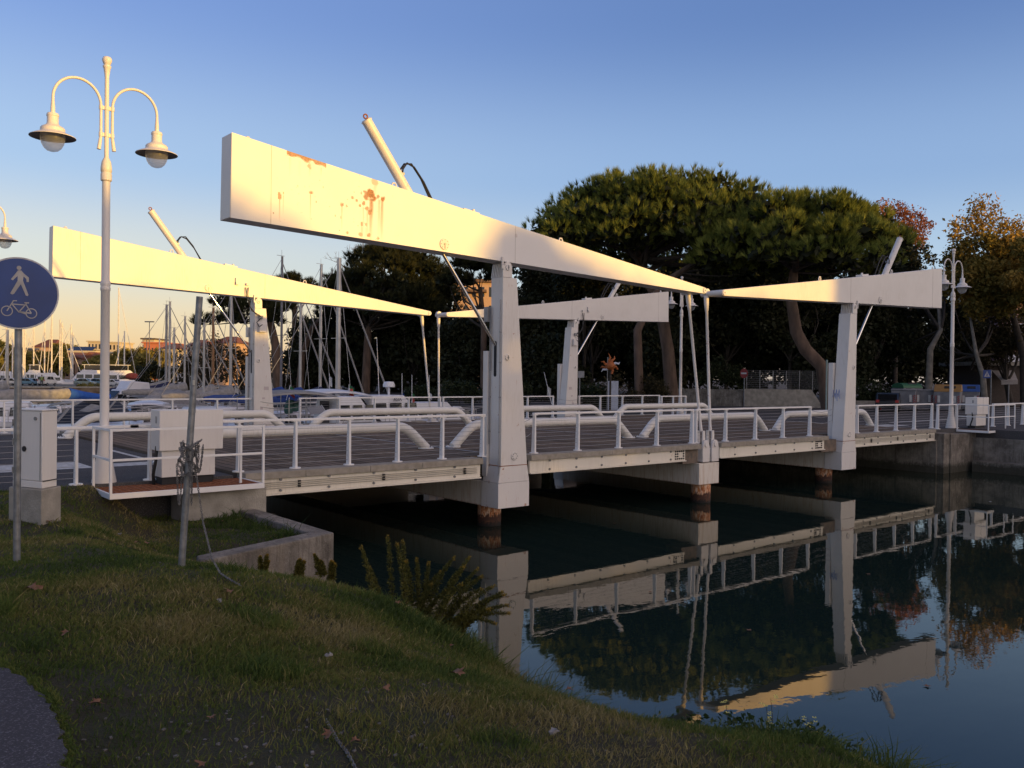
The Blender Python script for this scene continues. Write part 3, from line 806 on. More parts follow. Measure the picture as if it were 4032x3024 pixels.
for u0, u1 in ((6.32,6.98), (13.48,14.38)):
    m = MB(); m.box(u0, u1, .16, .74, 1.18, 1.58)
    o = part("end_beam", m, pmat("dark_steel", (.10,.085,.07), .8, 0, .3, 6, (.19,.14,.10))); tag(o, "dark end beam between deck span and " + ("hanger bracket at mid bridge" if u0 < 10 else "the right tower"), "beam")  # dark brown block below the curb where the girder ends
# dark expansion gaps and narrow infill between the spans
for u0, u1 in ((-.925,.555), (6.305,7.855), (13.465,15.395)):
    m = MB(); m.box(u0, u1, .75, 13.45, 1.45, DZ-.004)
    o = part("deck_infill", m, DECK, smooth=False); o['kind'] = 'structure'
mk = MB()
for u in (.10, 7.45, 14.75):
    mk.add([(u-.045,1.2,DZ+.004),(u+.045,1.2,DZ+.004),(u+.045,13,DZ+.004),(u-.045,13,DZ+.004)], [(0,1,2,3)])
structure("joint_strip", mk, pmat("joint_metal", (.36,.35,.34), .5, .3), smooth=False)

# --- railings
def railing(us, v, lab, z0=DZ+.018, h=.985, face=-1, u_end=None, wires=9):
    t = thing("railing", lab, "railing", (us[0], v, z0), group="white cable railings along the bridge")
    ue = (us[0]-.03, us[-1]+.03) if u_end is None else u_end
    m = MB(); m.box(ue[0], ue[1], v-.045, v+.045, z0+h-.05, z0+h); part("handrail", m, RAIL_W, t, bevel=.006)
    for u in us:
        p = MB(); p.prism([(v-.055, z0+.02),(v+.075, z0+.02),(v+.035, z0+h-.055),(v-.045, z0+h-.055)], u-.022, u+.022, 'x')
        p.cyl((u, v, z0), (u, v, z0+.02), .11, n=18); p.box(u-.085, u+.085, v-.04, v+.04, z0+h-.062, z0+h-.052)
        part("post", p, RAIL_W, t)
    c = MB()
    for k in range(wires):
        z = z0+.11+k*(h-.22)/(wires-1)
        c.cyl((us[0], v+.01, z), (us[-1], v+.01, z), .0045, n=5)
    part("cable", c, CABLE, t)
    return t
VN, VF = .34, 13.86
railing([-10.6-1.12*k for k in range(7)][::-1]+[-9.30], VN, "approach railing left of the street lamp, behind the grey cabinet", DZ-.03, u_end=(-17.4,-8.3))
railing([-8.10,-7.30], VN, "short railing hidden behind the control box", DZ-.03, u_end=(-8.45,-6.95))
railing([-6.48,-5.32,-4.13,-2.955,-1.79,-.66], VN, "near railing from control box to the tall near tower", u_end=(-6.95,-.60))
railing([.93,2.40,3.90,5.42,6.93], VN, "near railing between the tall near tower and the hanger rods")
railing([7.10,8.50,10.0,11.49,13.04], VN, "near railing between the hanger rods and the right tower")
railing([16.06,17.43,18.87,20.30,21.74], VN, "near railing from the right tower to the far bank")
railing([22.25,23.9,25.4], VN, "short near railing behind the right bank's control box", DZ-.03)
railing([27+1.6*k for k in range(6)], VN-.2, "low railing on the far bank at the right edge", 1.66)
railing([-8.05,-6.19,-4.68,-3.16,-1.65,-.17], VF, "far railing behind the left lamp post, boats beyond it", u_end=(-16,-.14))
railing([1.42,3.02,4.55,6.11,7.63], VF, "far railing in front of the cabin cruiser", face=1)
railing([7.79,9.30,10.83,12.37,13.89], VF, "far railing behind the near tower and hanger rods", face=1)
railing([15.55,16.95,18.48,19.92,21.2], VF, "far railing in front of the star sculpture", face=1)
railing([21.5,22.4,23.4], VF+.1, "last short piece of the far railing, beside the far lamp post", DZ-.03)

# --- guard tubes
def guard(u0, u1, v, lab):
    t = thing("guard_tube", lab, "guard tube", (u0, v, DZ), group="bent white steel guard tubes beside the roadway")
    zc, r, dx = 2.275, .125, .62
    def bend(x, sg):
        c = np.array((x+sg*(dx+.10), v, zc)); out = []
        p0 = np.array((x, v, DZ+.01)); p1 = np.array((x+sg*dx, v, zc)); p2 = np.array((x+sg*(dx+.55), v, zc))
        for q in np.linspace(0, 1, 9): 
            a = p0+(p1-p0)*(.55+.45*q) if False else None
        pa = p0+(p1-p0)*.62; pb = p1+(p2-p1)*.42
        out = [p0, pa]+[(1-q)**2*pa+2*q*(1-q)*p1+q*q*pb for q in np.linspace(.1, 1, 9)]
        return out
    a = bend(u0, 1); b = bend(u1, -1)[::-1]
    m = MB(); m.tube(a+b, r, 22); part("tube", m, TUBE_W, t, ang=60)
    for u in (u0, u1):
        f = MB(); f.cyl((u, v, DZ+.002), (u, v, DZ+.022), .20, n=24)
        for k in range(6): f.cyl((u+.17*math.cos(k*1.05), v+.17*math.sin(k*1.05), DZ+.02), (u+.17*math.cos(k*1.05), v+.17*math.sin(k*1.05), DZ+.05), .016, n=6)
        part("foot_plate", f, RAIL_W, t)
for v, n in ((3.02, "near"), (11.2, "far")):
    guard(-7.0, -.40, v, "%s side guard tube on the left fixed span" % n)
    guard(.46, 7.2, v, "%s side guard tube on the left lifting span" % n)
    guard(7.84, 14.45, v, "%s side guard tube on the right lifting span" % n)
    guard(15.1, 22.05, v, "%s side guard tube on the right fixed span" % n)
# sagging cables closing the gap at each tower
for u0, u1, v, lab in ((-.05+.5, .93, .45, "thin sagging cables beside the tall near tower"), (13.04, 14.4, .34, "thin sagging cables left of the right tower"), (-.17, 1.42, 13.7, "thin sagging cables beside the far left tower"), (13.89, 15.55, 13.62, "thin sagging cables across the smallest far tower")):
    m = MB()
    for z in (2.58, 2.40, 2.2):
        m.tube([(u0, v, z), (u0*.75+u1*.25, v-.01, z-.06), ((u0+u1)/2, v-.01, z-.09), (u0*.25+u1*.75, v-.01, z-.06), (u1, v, z)], .008, 5)
    tag(part("sagging_cable", m, CABLE), lab, "cable")
# ================================================================ STREET OBJECTS
GLOBE = pmat("frosted_globe", (.62,.63,.64), .3, 0, .05, spec=.5)
_t = GLOBE.node_tree; _tr = _t.nodes.new("ShaderNodeBsdfTranslucent"); _tr.inputs[0].default_value = (.75,.76,.78,1); _mxs = _t.nodes.new("ShaderNodeMixShader"); _mxs.inputs[0].default_value = .72
_t.links.new(_t.nodes["Principled BSDF"].outputs[0], _mxs.inputs[1]); _t.links.new(_tr.outputs[0], _mxs.inputs[2]); _tp = _t.nodes.new('ShaderNodeBsdfTransparent'); _tp.inputs[0].default_value = (.92,.94,.97,1); _mx3 = _t.nodes.new('ShaderNodeMixShader'); _mx3.inputs[0].default_value = .5
_t.links.new(_mxs.outputs[0], _mx3.inputs[1]); _t.links.new(_tp.outputs[0], _mx3.inputs[2]); _t.links.new(_mx3.outputs[0], _t.nodes["Material Output"].inputs[0])
SHADE_IN = pmat("shade_underside", (.16,.15,.15), .6)
def street_lamp(x, y, z, lab, H=7.33, group="twin arm street lamps at the bridge corners"):
    t = thing("street_lamp", lab, "street lamp", (x, y, z), group=group)
    k = H/7.33
    m = MB()
    prof = [(.20,0),(.195,.04),(.105,.55),(.08,1.0),(.076,1.02),(.072,3.30),(.082,3.31),(.082,3.36),(.074,3.38),(.082,3.40),(.082,3.46),(.068,3.48),(.066,5.18),(.090,5.20),(.09,5.31),(.082,5.32),(.082,5.34),(.09,5.35),(.09,5.42),(.075,5.52),(.045,5.58),(.036,5.60),(.036,6.95),(.039,7.0),(.055,7.12),(.068,7.14),(.068,7.165),(.045,7.18),(.06,7.20),(.079,7.25),(.079,7.28),(.06,7.315),(.0,7.335)]
    m.lathe([(r*k, h*k) for r, h in prof], n=28); part("pole", m, LAMP_W, t, local=True, ang=50)
    for s in (1, -1):
        a = MB(); a_ = .093
        pts = [(s*(a_+.03), 0, 5.72), (s*a_, 0, 5.95), (s*a_, 0, 6.40)]
        pts += [(s*(a_+.3735-.3735*math.cos(q)), 0, 6.46+.40*math.sin(q)) for q in np.linspace(0.05, math.pi-.05, 20)]
        pts += [(s*.84, 0, 6.40), (s*.84, 0, 6.28), (s*.84, 0, 6.17)]
        n = len(pts); rs = [.034, .026]+[.024]*(n-5)+[.026, .036, .038]
        a.tube([np.array(p)*k for p in pts], [r*k for r in rs], 12)
        arm = part("arm", a, LAMP_W, t, local=True, ang=60)
        h = MB(); prof = [(.03,6.20),(.09,6.185),(.102,6.16),(.102,6.14),(.094,6.13),(.094,6.03),(.105,6.0),(.12,5.985),(.18,5.955),(.20,5.93),(.20,5.885),(.235,5.86),(.30,5.835),(.375,5.80),(.378,5.79)]
        h.lathe([(r*k*.94, q*k) for r, q in prof], (s*.84*k, 0, 0), 32)
        sh = part("shade", h, LAMP_W, arm, local=True, ang=30)
        u = MB(); u.lathe([(r*k*.94, q*k) for r, q in [(.377,5.788),(.30,5.815),(.20,5.835),(.0,5.84)]], (s*.84*k, 0, 0), 32)
        part("reflector", u, SHADE_IN, arm, local=True)
        g = MB(); g.lathe([(r*k*.92, q*k) for r, q in [(.205,5.83),(.207,5.79),(.20,5.735),(.182,5.675),(.148,5.615),(.095,5.57),(.035,5.553),(0,5.552)]], (s*.84*k, 0, 0), 28)
        part("globe", g, GLOBE, arm, local=True, ang=80)
    for z_ in (5.98, 6.44):
        c = MB()
        c.obox((0, 0, z_*k), (1,0,0), (0,1,0), (0,0,1), .12*k, .012*k, .03*k)
        for xx in (-.093, 0, .093): c.cyl((xx*k, 0, (z_-.035)*k), (xx*k, 0, (z_+.035)*k), (.034 if xx else .045)*k, n=12)
        part("clamp", c, LAMP_W, t, local=True)
    return t
lamp0 = street_lamp(-8.826, .46, DZ-.03, "tall twin arm street lamp in the left foreground")
for x, y, z, lab in ((23.70, .46, 1.675, "twin arm street lamp at right, its left lamp touching the beam heel"), (23.70, 14.55, 1.66, "twin arm street lamp seen between the beam tips at mid bridge"), (-8.84, 14.2, 1.66, "street lamp cut by the left picture edge, only one globe showing")):
    c = copy_tree(lamp0); c.location = (x, y, z); c['label'] = lab

# --- round blue sign on its pole
def signpost():
    b = PXz(66, 2213, 1.9); b = PXz(66, 2213, float(ground_z(b[0], b[1]))); x, y = float(b[0]), float(b[1]); Dp = float((b-CAM)@_d); zb = float(ground_z(x, y))-.1
    t = thing("road_sign", "round blue sign with white walker and bicycle on grey pole", "road sign", (x, y, zb))
    vd = np.array((x, y))-CAM[:2]; rz = math.atan2(vd[1], vd[0])-math.pi/2
    t.rotation_euler = (0, 0, rz)
    top = float(PX(69, 1157, Dp)[2])-zb+.12
    m = MB(); m.cyl((0, 0, 0), (0, 0, top), .030, n=20); part("pole", m, STEEL, t, local=True)
    zc = float(PX(69, 1157, Dp)[2])-zb; r = .285*Dp/7.0
    d = MB(); d.lathe([(.001,-.008),(r-.012,-.008),(r,-.004),(r,.006),(r-.004,.008),(r-.008,.006),(.001,.006)], n=56)
    d.v = [(a, -b-.045, c) for a, c, b in d.v]; d.v = [(x_, y_, z_+zc) for x_, y_, z_ in d.v]
    disc = part("sign_disc", d, pmat("sign_rim", (.55,.55,.55), .5, 0, .1), t, local=True)
    f = MB(); f.cyl((0, -.052, zc), (0, -.0535, zc), r-.014, n=56); face = part("sign_face", f, pmat("sign_blue", (.008,.042,.19), .45, 0, .15, 3), disc, local=True)
    Wm = pmat("sign_white", (.36,.35,.34), .6, 0, .12, 12)
    y0, y1 = -.0545, -.0565
    def S(px, py): return ((px-158)/330*.285*Dp/7, zc+(568-py)/287*.285*Dp/7)
    w = MB()
    body = [(163,385),(180,388),(200,410),(240,440),(240,475),(222,476),(220,452),(197,432),(193,468),(238,578),(232,587),(217,585),(176,495),(122,575),(107,581),(92,572),(150,470),(150,432),(112,468),(97,460),(140,405),(152,388)]
    w.prism([S(*p) for p in body], y1, y0)
    cx, cz = S(161, 367); w.cyl((cx, y1, cz), (cx, y0, cz), .0185, n=20)
    part("walker_symbol", w, Wm, face, local=True)
    c = MB()
    def stroke(a, b, wd): 
        (xa, za), (xb, zb_) = S(*a), S(*b); L_ = math.hypot(xb-xa, zb_-za); nx, nz = -(zb_-za)/L_*wd/2, (xb-xa)/L_*wd/2
        c.prism([(xa+nx, za+nz), (xb+nx, zb_+nz), (xb-nx, zb_-nz), (xa-nx, za-nz)], y1, y0)
    for cx_, cy_ in ((67,712), (262,725)):
        X0, Z0 = S(cx_, cy_); R0, R1 = .046, .038
        vs = []; n = 36
        for k in range(n):
            q = 2*math.pi*k/n
            for rr in (R0, R1):
                for yy in (y0, y1): vs.append((X0+rr*math.cos(q), yy, Z0+rr*math.sin(q)))
        fs = []
        for k in range(n):
            a, b = 4*k, 4*((k+1) % n)
            fs += [(a+1, b+1, b+3, a+3), (a, a+2, b+2, b), (a, b, b+1, a+1), (a+2, a+3, b+3, b+2)]
        c.add(vs, fs)
    for a, b, wd in (((67,712),(112,640),.009), ((112,642),(118,627),.008), ((116,629),(146,629),.008), ((104,656),(216,660),.009), ((107,657),(160,716),.009), ((158,716),(262,724),.012), ((165,714),(222,648),.009), ((262,724),(216,652),.009), ((205,642),(243,642),.010), ((160,712),(215,728),.014)): stroke(a, b, wd)
    part("bicycle_symbol", c, Wm, face, local=True)
    cl = MB(); cl.box(-.045, .045, -.034, .036, zc-.16, zc-.13); part("clamp", cl, STEEL, t, local=True)
    cl = MB(); cl.box(-.045, .045, -.034, .036, zc+.10, zc+.13); part("clamp", cl, STEEL, t, local=True)
signpost()

# --- leaning grey pole with a chain
lp0 = PXz(711, 2226, 1.92); lp0 = PXz(711, 2226, float(ground_z(lp0[0], lp0[1]))); gz = float(ground_z(lp0[0], lp0[1])); lp0 = np.array((lp0[0], lp0[1], gz-.15))
dl = float((lp0-CAM)@_d)
lp1 = PX(786, 1168, dl+.02)
t = thing("leaning_pole", "leaning bare grey pole wrapped in chain in front of control box", "pole", tuple(lp0))
m = MB(); m.tube([lp0, lp0+(lp1-lp0)*.33, lp0+(lp1-lp0)*.66, lp1], [.0305,.030,.029,.0285], 20); part("pole", m, STEEL, t)
m = MB(); a_ = lp0+(lp1-lp0)*.595; m.tube([a_, a_+(lp1-lp0)*.012], .0315, 20); part("band", m, STEEL, t)
st_ = lp0+(lp1-lp0)*.70; sm_ = MB(); sm_.obox(st_+np.array((-.012,-.030,0)), (.77,-.64,0), (.64,.77,0), (0,0,1), .010, .002, .022); part("sticker", sm_, pmat("sticker_white", (.5,.48,.4), .7), t)
CHAIN = pmat("chain_steel", (.17,.17,.17), .5, .5, .4, 30)
def chain_links(pts, link_=.026, r=.0030):
    """interlocking oval links strung along a path"""
    P = np.array(pts, float); seg = np.linalg.norm(np.diff(P, axis=0), axis=1); S_ = np.concatenate([[0], np.cumsum(seg)])
    n = max(2, int(S_[-1]/(link_*.72))); m = MB()
    for i in range(n):
        s0 = S_[-1]*i/n; s1 = min(S_[-1], s0+link_*.5)
        c = np.array([np.interp(s0, S_, P[:, k]) for k in range(3)]); e = np.array([np.interp(s1, S_, P[:, k]) for k in range(3)])
        a = e-c; L_ = np.linalg.norm(a)
        if L_ < 1e-6: continue
        a /= L_; b = np.cross(a, (0.3, .2, 1)); b /= np.linalg.norm(b); d_ = np.cross(a, b)
        q = b if i % 2 else d_
        m.tube([c+a*link_*.5*math.cos(w)+q*link_*.3*math.sin(w) for w in np.linspace(0, 2*math.pi, 9)[:-1]], r, 5, closed=True)
    return m
ax_ = (lp1-lp0)/np.linalg.norm(lp1-lp0)
pts = []
rg = random.Random(3)
for k in range(95):                                       # the tangle round the pole
    q = k*.55; h = .98+.30*(0.5+.5*math.sin(k*.37))*rg.uniform(.7, 1.05)+.0*k
    rr = .05+.045*rg.random()
    pts.append(lp0+ax_*h+np.array((rr*math.cos(q), rr*math.sin(q), -.03*rg.random())))
cm = chain_links(pts)
for k in range(9):                                         # hanging loops
    q = rg.uniform(0, 6.28); p0 = lp0+ax_*rg.uniform(1.05, 1.25)+np.array((.05*math.cos(q), .05*math.sin(q), 0)); w = np.array((.07*math.cos(q+.7), .07*math.sin(q+.7), 0)); dpt = rg.uniform(.15, .42)
    lo = chain_links([p0+w*j+np.array((0, 0, -dpt*math.sin(math.pi*j))) for j in np.linspace(0, 1, 9)]); cm.add(lo.v, lo.f)
start = lp0+ax_*1.02+np.array((.05, -.04, 0))
gpx = ((800,1960),(800,2060),(818,2130),(835,2200),(868,2310),(905,2390),(950,2440))
path = [start]
for i, (x, y) in enumerate(gpx[1:]):
    p = PX(x, y, dl-.02-.12*i); z = float(ground_z(p[0], p[1]))+.03
    path.append(np.array((p[0], p[1], max(p[2], z))))
lo = chain_links(path); cm.add(lo.v, lo.f)
tag(part("chain", cm, CHAIN), "dark steel chain tangled round the leaning pole and trailing down", "chain")
pth = []
for x, y in ((1285,2830),(1300,2850),(1330,2900),(1370,2960),(1400,3010),(1420,3060)):
    p = PXz(x, y, 2.0); z = float(ground_z(p[0], p[1])); p = PXz(x, y, z+.02); pth.append(np.array((p[0], p[1], float(ground_z(p[0], p[1]))+.008)))
tag(part("chain", chain_links(pth), CHAIN), "end of the chain lying in the grass at the bottom", "chain")

# --- utility cabinet on a concrete plinth
cz = 1.70
A = np.array((-10.69,-3.945)); B = A+np.array((-.46,.40))*.9; ex = np.array((.137,-.117)); 
def quadbox(mb, c, e1, e2, z0, z1):
    pts = [c, c+e1, c+e1+e2, c+e2]; return mb.prism([tuple(p) for p in pts], z0, z1, 'z')
p_edge = PX(365*.4521, 1500+940*.4521, 10.60); p_r = PX(495*.4521, 1500+870*.4521, 10.60+.28); p_l = PX(110*.4521, 1500+945*.4521, 10.60+.22)
c0 = p_edge[:2]; e1 = p_l[:2]-c0; e2 = p_r[:2]-c0
t = thing("utility_cabinet", "pale grey cabinet with a black round hole, on a concrete plinth", "cabinet", (float(c0[0]), float(c0[1]), cz))
zt = float(PX(365*.4521, 1500+265*.4521, 10.6)[2]); zm = float(p_edge[2])
m = MB(); n1 = e1/np.linalg.norm(e1); n2 = e2/np.linalg.norm(e2)
quadbox(m, c0-n1*.035-n2*.04, e1+n1*.07, e2+n2*.09, cz-.25, zm-.003); part("plinth", m, CONC, t, bevel=.015)
m = MB(); quadbox(m, c0, e1, e2, zm, zm+.085); quadbox(m, c0, e1, e2, zm+.088, zt); part("body", m, BOX_W, t, bevel=.008)
fn = np.array((n1[1], -n1[0])); fn = fn if fn@(CAM[:2]-c0) > 0 else -fn
def onface(s, z): p = c0+e1*s+fn*.004; return (p[0], p[1], z)
m = MB(); m.disc(onface(.60, zm+.47), .034, (*fn, 0), .012, 20); part("hole", m, DARK, t)
m = MB(); m.disc(onface(.22, zt-.09), .022, (*fn, 0), .02, 16); part("lock", m, STEEL, t)
m = MB(); m.bar(onface(.80, zm+.20), onface(.80, zm+.33), .01, .008); part("handle", m, STEEL, t)
m = MB(); quadbox(m, c0-n1*.012-n2*.012, e1+n1*.024, e2+n2*.024, zt+.002, zt+.02); part("lid", m, BOX_W, t, bevel=.006)
for zq in (zm+.2, zm+.55, zt-.15): m = MB(); m.cyl(onface(.985, zq-.04), onface(.985, zq+.04), .012, n=8); part("hinge", m, STEEL, t)
for sq in (.06, .94): m = MB(); m.bar(onface(sq, zm+.10), onface(sq, zt-.02), .006, .004); part("door_gap", m, DARK, t)
fn2 = np.array((n2[1], -n2[0])); fn2 = fn2 if fn2@(CAM[:2]-c0) > 0 else -fn2
m = MB(); pA = c0+e2*.04+fn2*.004; pB = c0+e2*.96+fn2*.004; m.bar((pA[0], pA[1], zm+.088), (pB[0], pB[1], zm+.088), .008, .012); part("vent_slot", m, DARK, t)

# --- control box on a rusty grating platform with rails
def control(x0, s, lab_p, lab_b, yf=-.86, zf=1.63):
    X = lambda a: x0+s*a
    def bx(m, a0, a1, y0, y1, z0, z1): q = sorted((X(a0), X(a1))); m.box(q[0], q[1], y0, y1, z0, z1)
    t = thing("service_platform", lab_p, "platform", (X(1.3), -.3, zf), group="rusty service platforms at the bridge ends")
    g = MB()
    for k in range(24): bx(g, .04+k*.107, .04+k*.107+.02, yf+.04, .19, zf-.04, zf)
    for k in range(26): bx(g, .04, 2.56, yf+.05+k*.04, yf+.058+k*.04, zf-.035, zf-.004)
    part("grating", g, RUSTY, t, smooth=False)
    f = MB(); bx(f, 0, 2.6, yf, yf+.04, zf-.085, zf+.005); bx(f, 0, .04, yf+.042, .21, zf-.085, zf+.005); bx(f, 2.56, 2.6, yf+.042, .21, zf-.085, zf+.005); part("frame", f, RAIL_W, t, bevel=.004)
    for a, y in ((.02, yf+.02), (2.58, yf+.02), (.02, .17), (2.26, yf+.25)):
        p = MB(); bx(p, a-.02, a+.02, y-.02, y+.02, zf+.006, zf+1.04); part("post", p, RAIL_W, t, bevel=.003)
    for z in (zf+1.0, zf+.52):
        r = MB(); bx(r, .041, 2.559, yf+.003, yf+.037, z, z+.038); bx(r, .003, .037, yf+.041, .149, z, z+.038)
        part("rail", r, RAIL_W, t, bevel=.003)
    sp = MB(); bx(sp, 1.25, 2.75, yf+.25, .0, .9, zf-.09); part("support", sp, CONC, t, bevel=.01)
    b = thing("control_box", lab_b, "control box", (X(1.55), -.1, zf), group="white control boxes on service platforms")
    m = MB(); bx(m, .98, 2.1, -.2, .28, 2.225, 2.93); part("cover", m, BOX_W, b, bevel=.01)
    m = MB(); bx(m, 1.04, 1.98, -.14, .24, 1.76, 2.22); bd_ = part("body", m, WHITE_RUST, b, bevel=.008)
    m = MB(); bx(m, 1.535, 1.541, -.2025, -.199, 2.23, 2.925); part("panel_gap", m, DARK, b, smooth=False)
    m = MB(); bx(m, 1.06, 1.95, -.10, .2, zf, 1.757); part("foot", m, DARK, b)
    h = MB()
    h.tube([(X(1.0), .0, 2.3), (X(.98), -.02, 2.05), (X(.96), .05, 1.8), (X(.98), .08, zf)], .028, 8); h.tube([(X(2.02), .1, 2.25), (X(2.05), .05, 2.0), (X(2.02), .1, zf)], .016, 8)
    part("hose", h, BLACK, b)
    v = MB(); bx(v, .972, .978, -.06, .0, 2.7, 2.82); part("handle", v, GREY, b)
control(-9.09, 1, "rusty grating platform with white rails in the left foreground", "white control box behind the leaning pole")
control(23.75-.15, 1, "small railed platform on the far right bank", "white control box on the far right bank", -1.05, 1.63)

# --- retaining wall by the near bank
t = thing("retaining_wall", "weathered concrete corner wall holding back the grassy bank", "wall", (-6.6,-3.5,0))
w = MB()
o1, o2, o3 = (-6.54,-.3), (-6.56,-3.56), (-8.95,-4.41)
i1, i2, i3 = (-6.86,-.3), (-6.88,-3.33), (-8.85,-4.02)
def wallseg(a, b, c, d): w.prism([a, b, c, d], -1.5, 1.15, 'z')
w.add([(*o1,-1.5),(*o2,-1.5),(*o3,-1.5),(*i3,-1.5),(*i2,-1.5),(*i1,-1.5),(*o1,1.15),(*o2,1.15),(*o3,1.15),(*i3,1.15),(*i2,1.15),(*i1,1.15)],
      [(6,7,10,11),(7,8,9,10),(0,1,7,6),(1,2,8,7),(2,3,9,8),(3,4,10,9),(4,5,11,10),(5,0,6,11),(0,5,4,1),(1,4,3,2)])
o = part("wall", w, CONC_D, t, bevel=.02)
bp = MB(); bp.box(-7.05,-6.5,-.32,.03,.4,1.27); part("pillar", bp, MATS["abutment_concrete"], t)
# ================================================================ VEGETATION
PINE = leaf_mat("pine_needles", [(.042,.058,.016), (.11,.14,.028), (.23,.26,.05), (.36,.36,.08)], .7, .3)
PINE_SHADE = leaf_mat('shaded_pine_needles', [(.014,.020,.008), (.026,.032,.011), (.045,.047,.015), (.07,.065,.02)], .7, .2)  # darker copy of the needles, the marina pines' shade put into the colour
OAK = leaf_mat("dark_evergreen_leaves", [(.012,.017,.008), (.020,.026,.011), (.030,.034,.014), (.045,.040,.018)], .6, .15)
BROWNL = leaf_mat("thin_brown_leaves", [(.030,.028,.014), (.048,.040,.018), (.07,.055,.022)], .7, .25)
AUTUMN = leaf_mat("autumn_plane_leaves", [(.085,.085,.022), (.16,.135,.03), (.30,.20,.042), (.46,.28,.065)], .7, .3)
REDL = leaf_mat("rust_red_leaves", [(.16,.055,.025), (.26,.09,.035), (.33,.15,.07)], .7, .3)
FARL = leaf_mat("far_olive_leaves", [(.11,.11,.03), (.20,.17,.045), (.28,.23,.06), (.14,.16,.04)], .8, .25)
GREENB = leaf_mat("dark_hedge_leaves", [(.012,.020,.008), (.022,.032,.011), (.032,.042,.015)], .6, .15)
BARK = pmat("pine_bark", (.075,.05,.036), .95, 0, .3, 3, (.15,.10,.07), .9, 9, stretch=(1,1,.3))
BARK_D = pmat("dark_bark", (.035,.028,.022), .95, 0, .3, 4, (.06,.05,.04), .6, 12)
BARK_P = pmat("pale_plane_bark", (.13,.12,.10), .9, 0, .3, 3, (.22,.20,.17), .4, 8)

def unit(a): return a/(np.linalg.norm(a, axis=-1, keepdims=True)+1e-9)
def rand_dirs(n, r=rng):
    return unit(r.normal(size=(n, 3)))
def needles(P, Dv, k, length, width, spread, r=rng):
    """k thin triangles fanning out from every point"""
    n = len(P); P = np.repeat(P, k, 0); Dv = np.repeat(Dv, k, 0)
    d = unit(Dv+spread*r.normal(size=(n*k, 3))); s = unit(np.cross(d, r.normal(size=(n*k, 3))))
    Ln = length*r.uniform(.6, 1.25, (n*k, 1)); w = width*r.uniform(.7, 1.3, (n*k, 1))
    return np.stack([P-s*w*.5, P+s*w*.5, P+d*Ln], 1)
def leaves(P, size, r=rng, flat=0.0, up=(0, 0, 1)):
    n = len(P); a = r.normal(size=(n, 3)); nrm_ = unit(r.normal(size=(n, 3))*(1-flat)+np.array(up)*flat)
    a = unit(a-nrm_*np.sum(a*nrm_, 1, keepdims=True)); b = np.cross(nrm_, a)
    s = size*r.uniform(.55, 1.4, (n, 1)); t = s*r.uniform(.5, .85, (n, 1))
    return np.stack([P-a*s*.5, P+b*t*.42+a*s*.05, P+a*s*.55, P-b*t*.42+a*s*.05], 1)
def clump_points(centres, radii, n, r=rng, shell=.55, zs=.75):
    i = r.integers(0, len(centres), n) if True else None
    w = radii**2/np.sum(radii**2); i = r.choice(len(centres), n, p=w)
    d = rand_dirs(n, r); rad = radii[i][:, None]*(shell+(1-shell)*r.random((n, 1)))
    d2 = d*rad; d2[:, 2] *= zs
    return centres[i]+d2, d, i
def limbs(mb, base, targets, r0, bend=.25, n=6, rg=None):
    rg = rg or random
    for q in targets:
        p0 = np.array(base); p1 = np.array(q); L_ = np.linalg.norm(p1-p0); o = rng.normal(size=3)*L_*bend*.35; o[2] = -abs(o[2])*.4
        pts = [p0+(p1-p0)*t+o*math.sin(math.pi*t) for t in np.linspace(0, 1, n)]
        mb.tube(pts, [r0*(1-.82*t) for t in np.linspace(0, 1, n)], 6)

def pine(name, lab, group, path, radii, crown, ntuft, seed, needle=.42, nclump=90, limbn=16, lower=.35, in_shade=False):
    """umbrella pine; crown = (cx, cy, z_low, a, b, h): half widths a (across the view), b (along it) and dome height h"""
    r = np.random.default_rng(seed)
    t = thing(name, lab, "pine tree", tuple(map(float, path[0])), group=group)
    cx, cy, zl, a, b, h = crown
    ang = CAM_Y-math.pi/2; ca, sa = math.cos(ang), math.sin(ang)
    C = []; Rr = []
    while len(C) < nclump:
        x, y = r.uniform(-1, 1, 2); q = math.hypot(x, y)
        if q > 1: continue
        dome = math.sqrt(max(0, 1-q**2.2)); z = h*(dome*r.uniform(.80, 1.04) if r.random() > lower else dome*r.uniform(.1, .8))
        X, Y = x*a, y*b
        C.append((cx+ca*X-sa*Y, cy+sa*X+ca*Y, zl+z)); Rr.append(r.uniform(.85, 1.65)*(a/8)**.5*(1 if q < .85 else .8))
    C = np.array(C); Rr = np.array(Rr)
    P, d, i = clump_points(C, Rr, ntuft, r, .6, .7)
    keep = d[:, 2] > -.55; P, d, i = P[keep], d[keep], i[keep]
    Dv = unit(d*.8+np.array((0, 0, 1.0)))
    k = 26
    V = needles(P, Dv, k, needle*1.15, .042, .27, r)
    tint = np.clip(np.repeat(r.random(len(P))*.6+.25*r.random(len(C))[i], k)+r.random(len(V))*.12, 0, 1)
    soup("crown", V, PINE_SHADE if in_shade else PINE, t, tint)
    Pi, _a, _b = clump_points(C, Rr*.72, int(ntuft*.9), r, .1, .65); soup("filler_foliage", leaves(Pi, .55, r), OAK, t, r.random(len(Pi))*.6)  # dark filler leaves added inside the crown to block light
    m = MB(); m.tube(path, radii, 12); tk = part("trunk", m, BARK, t, ang=80)
    top = np.array(path[-1]); lm = MB()
    sel = r.choice(len(C), min(limbn, len(C)), replace=False)
    for j in sel:
        s_ = np.array(path[-2])+(top-np.array(path[-2]))*r.uniform(.0, 1.0); limbs(lm, s_, [C[j]-(0, 0, .3)], radii[-1]*r.uniform(.35, .7), .3)
    part("limb", lm, BARK_D, t, ang=80)
    return t
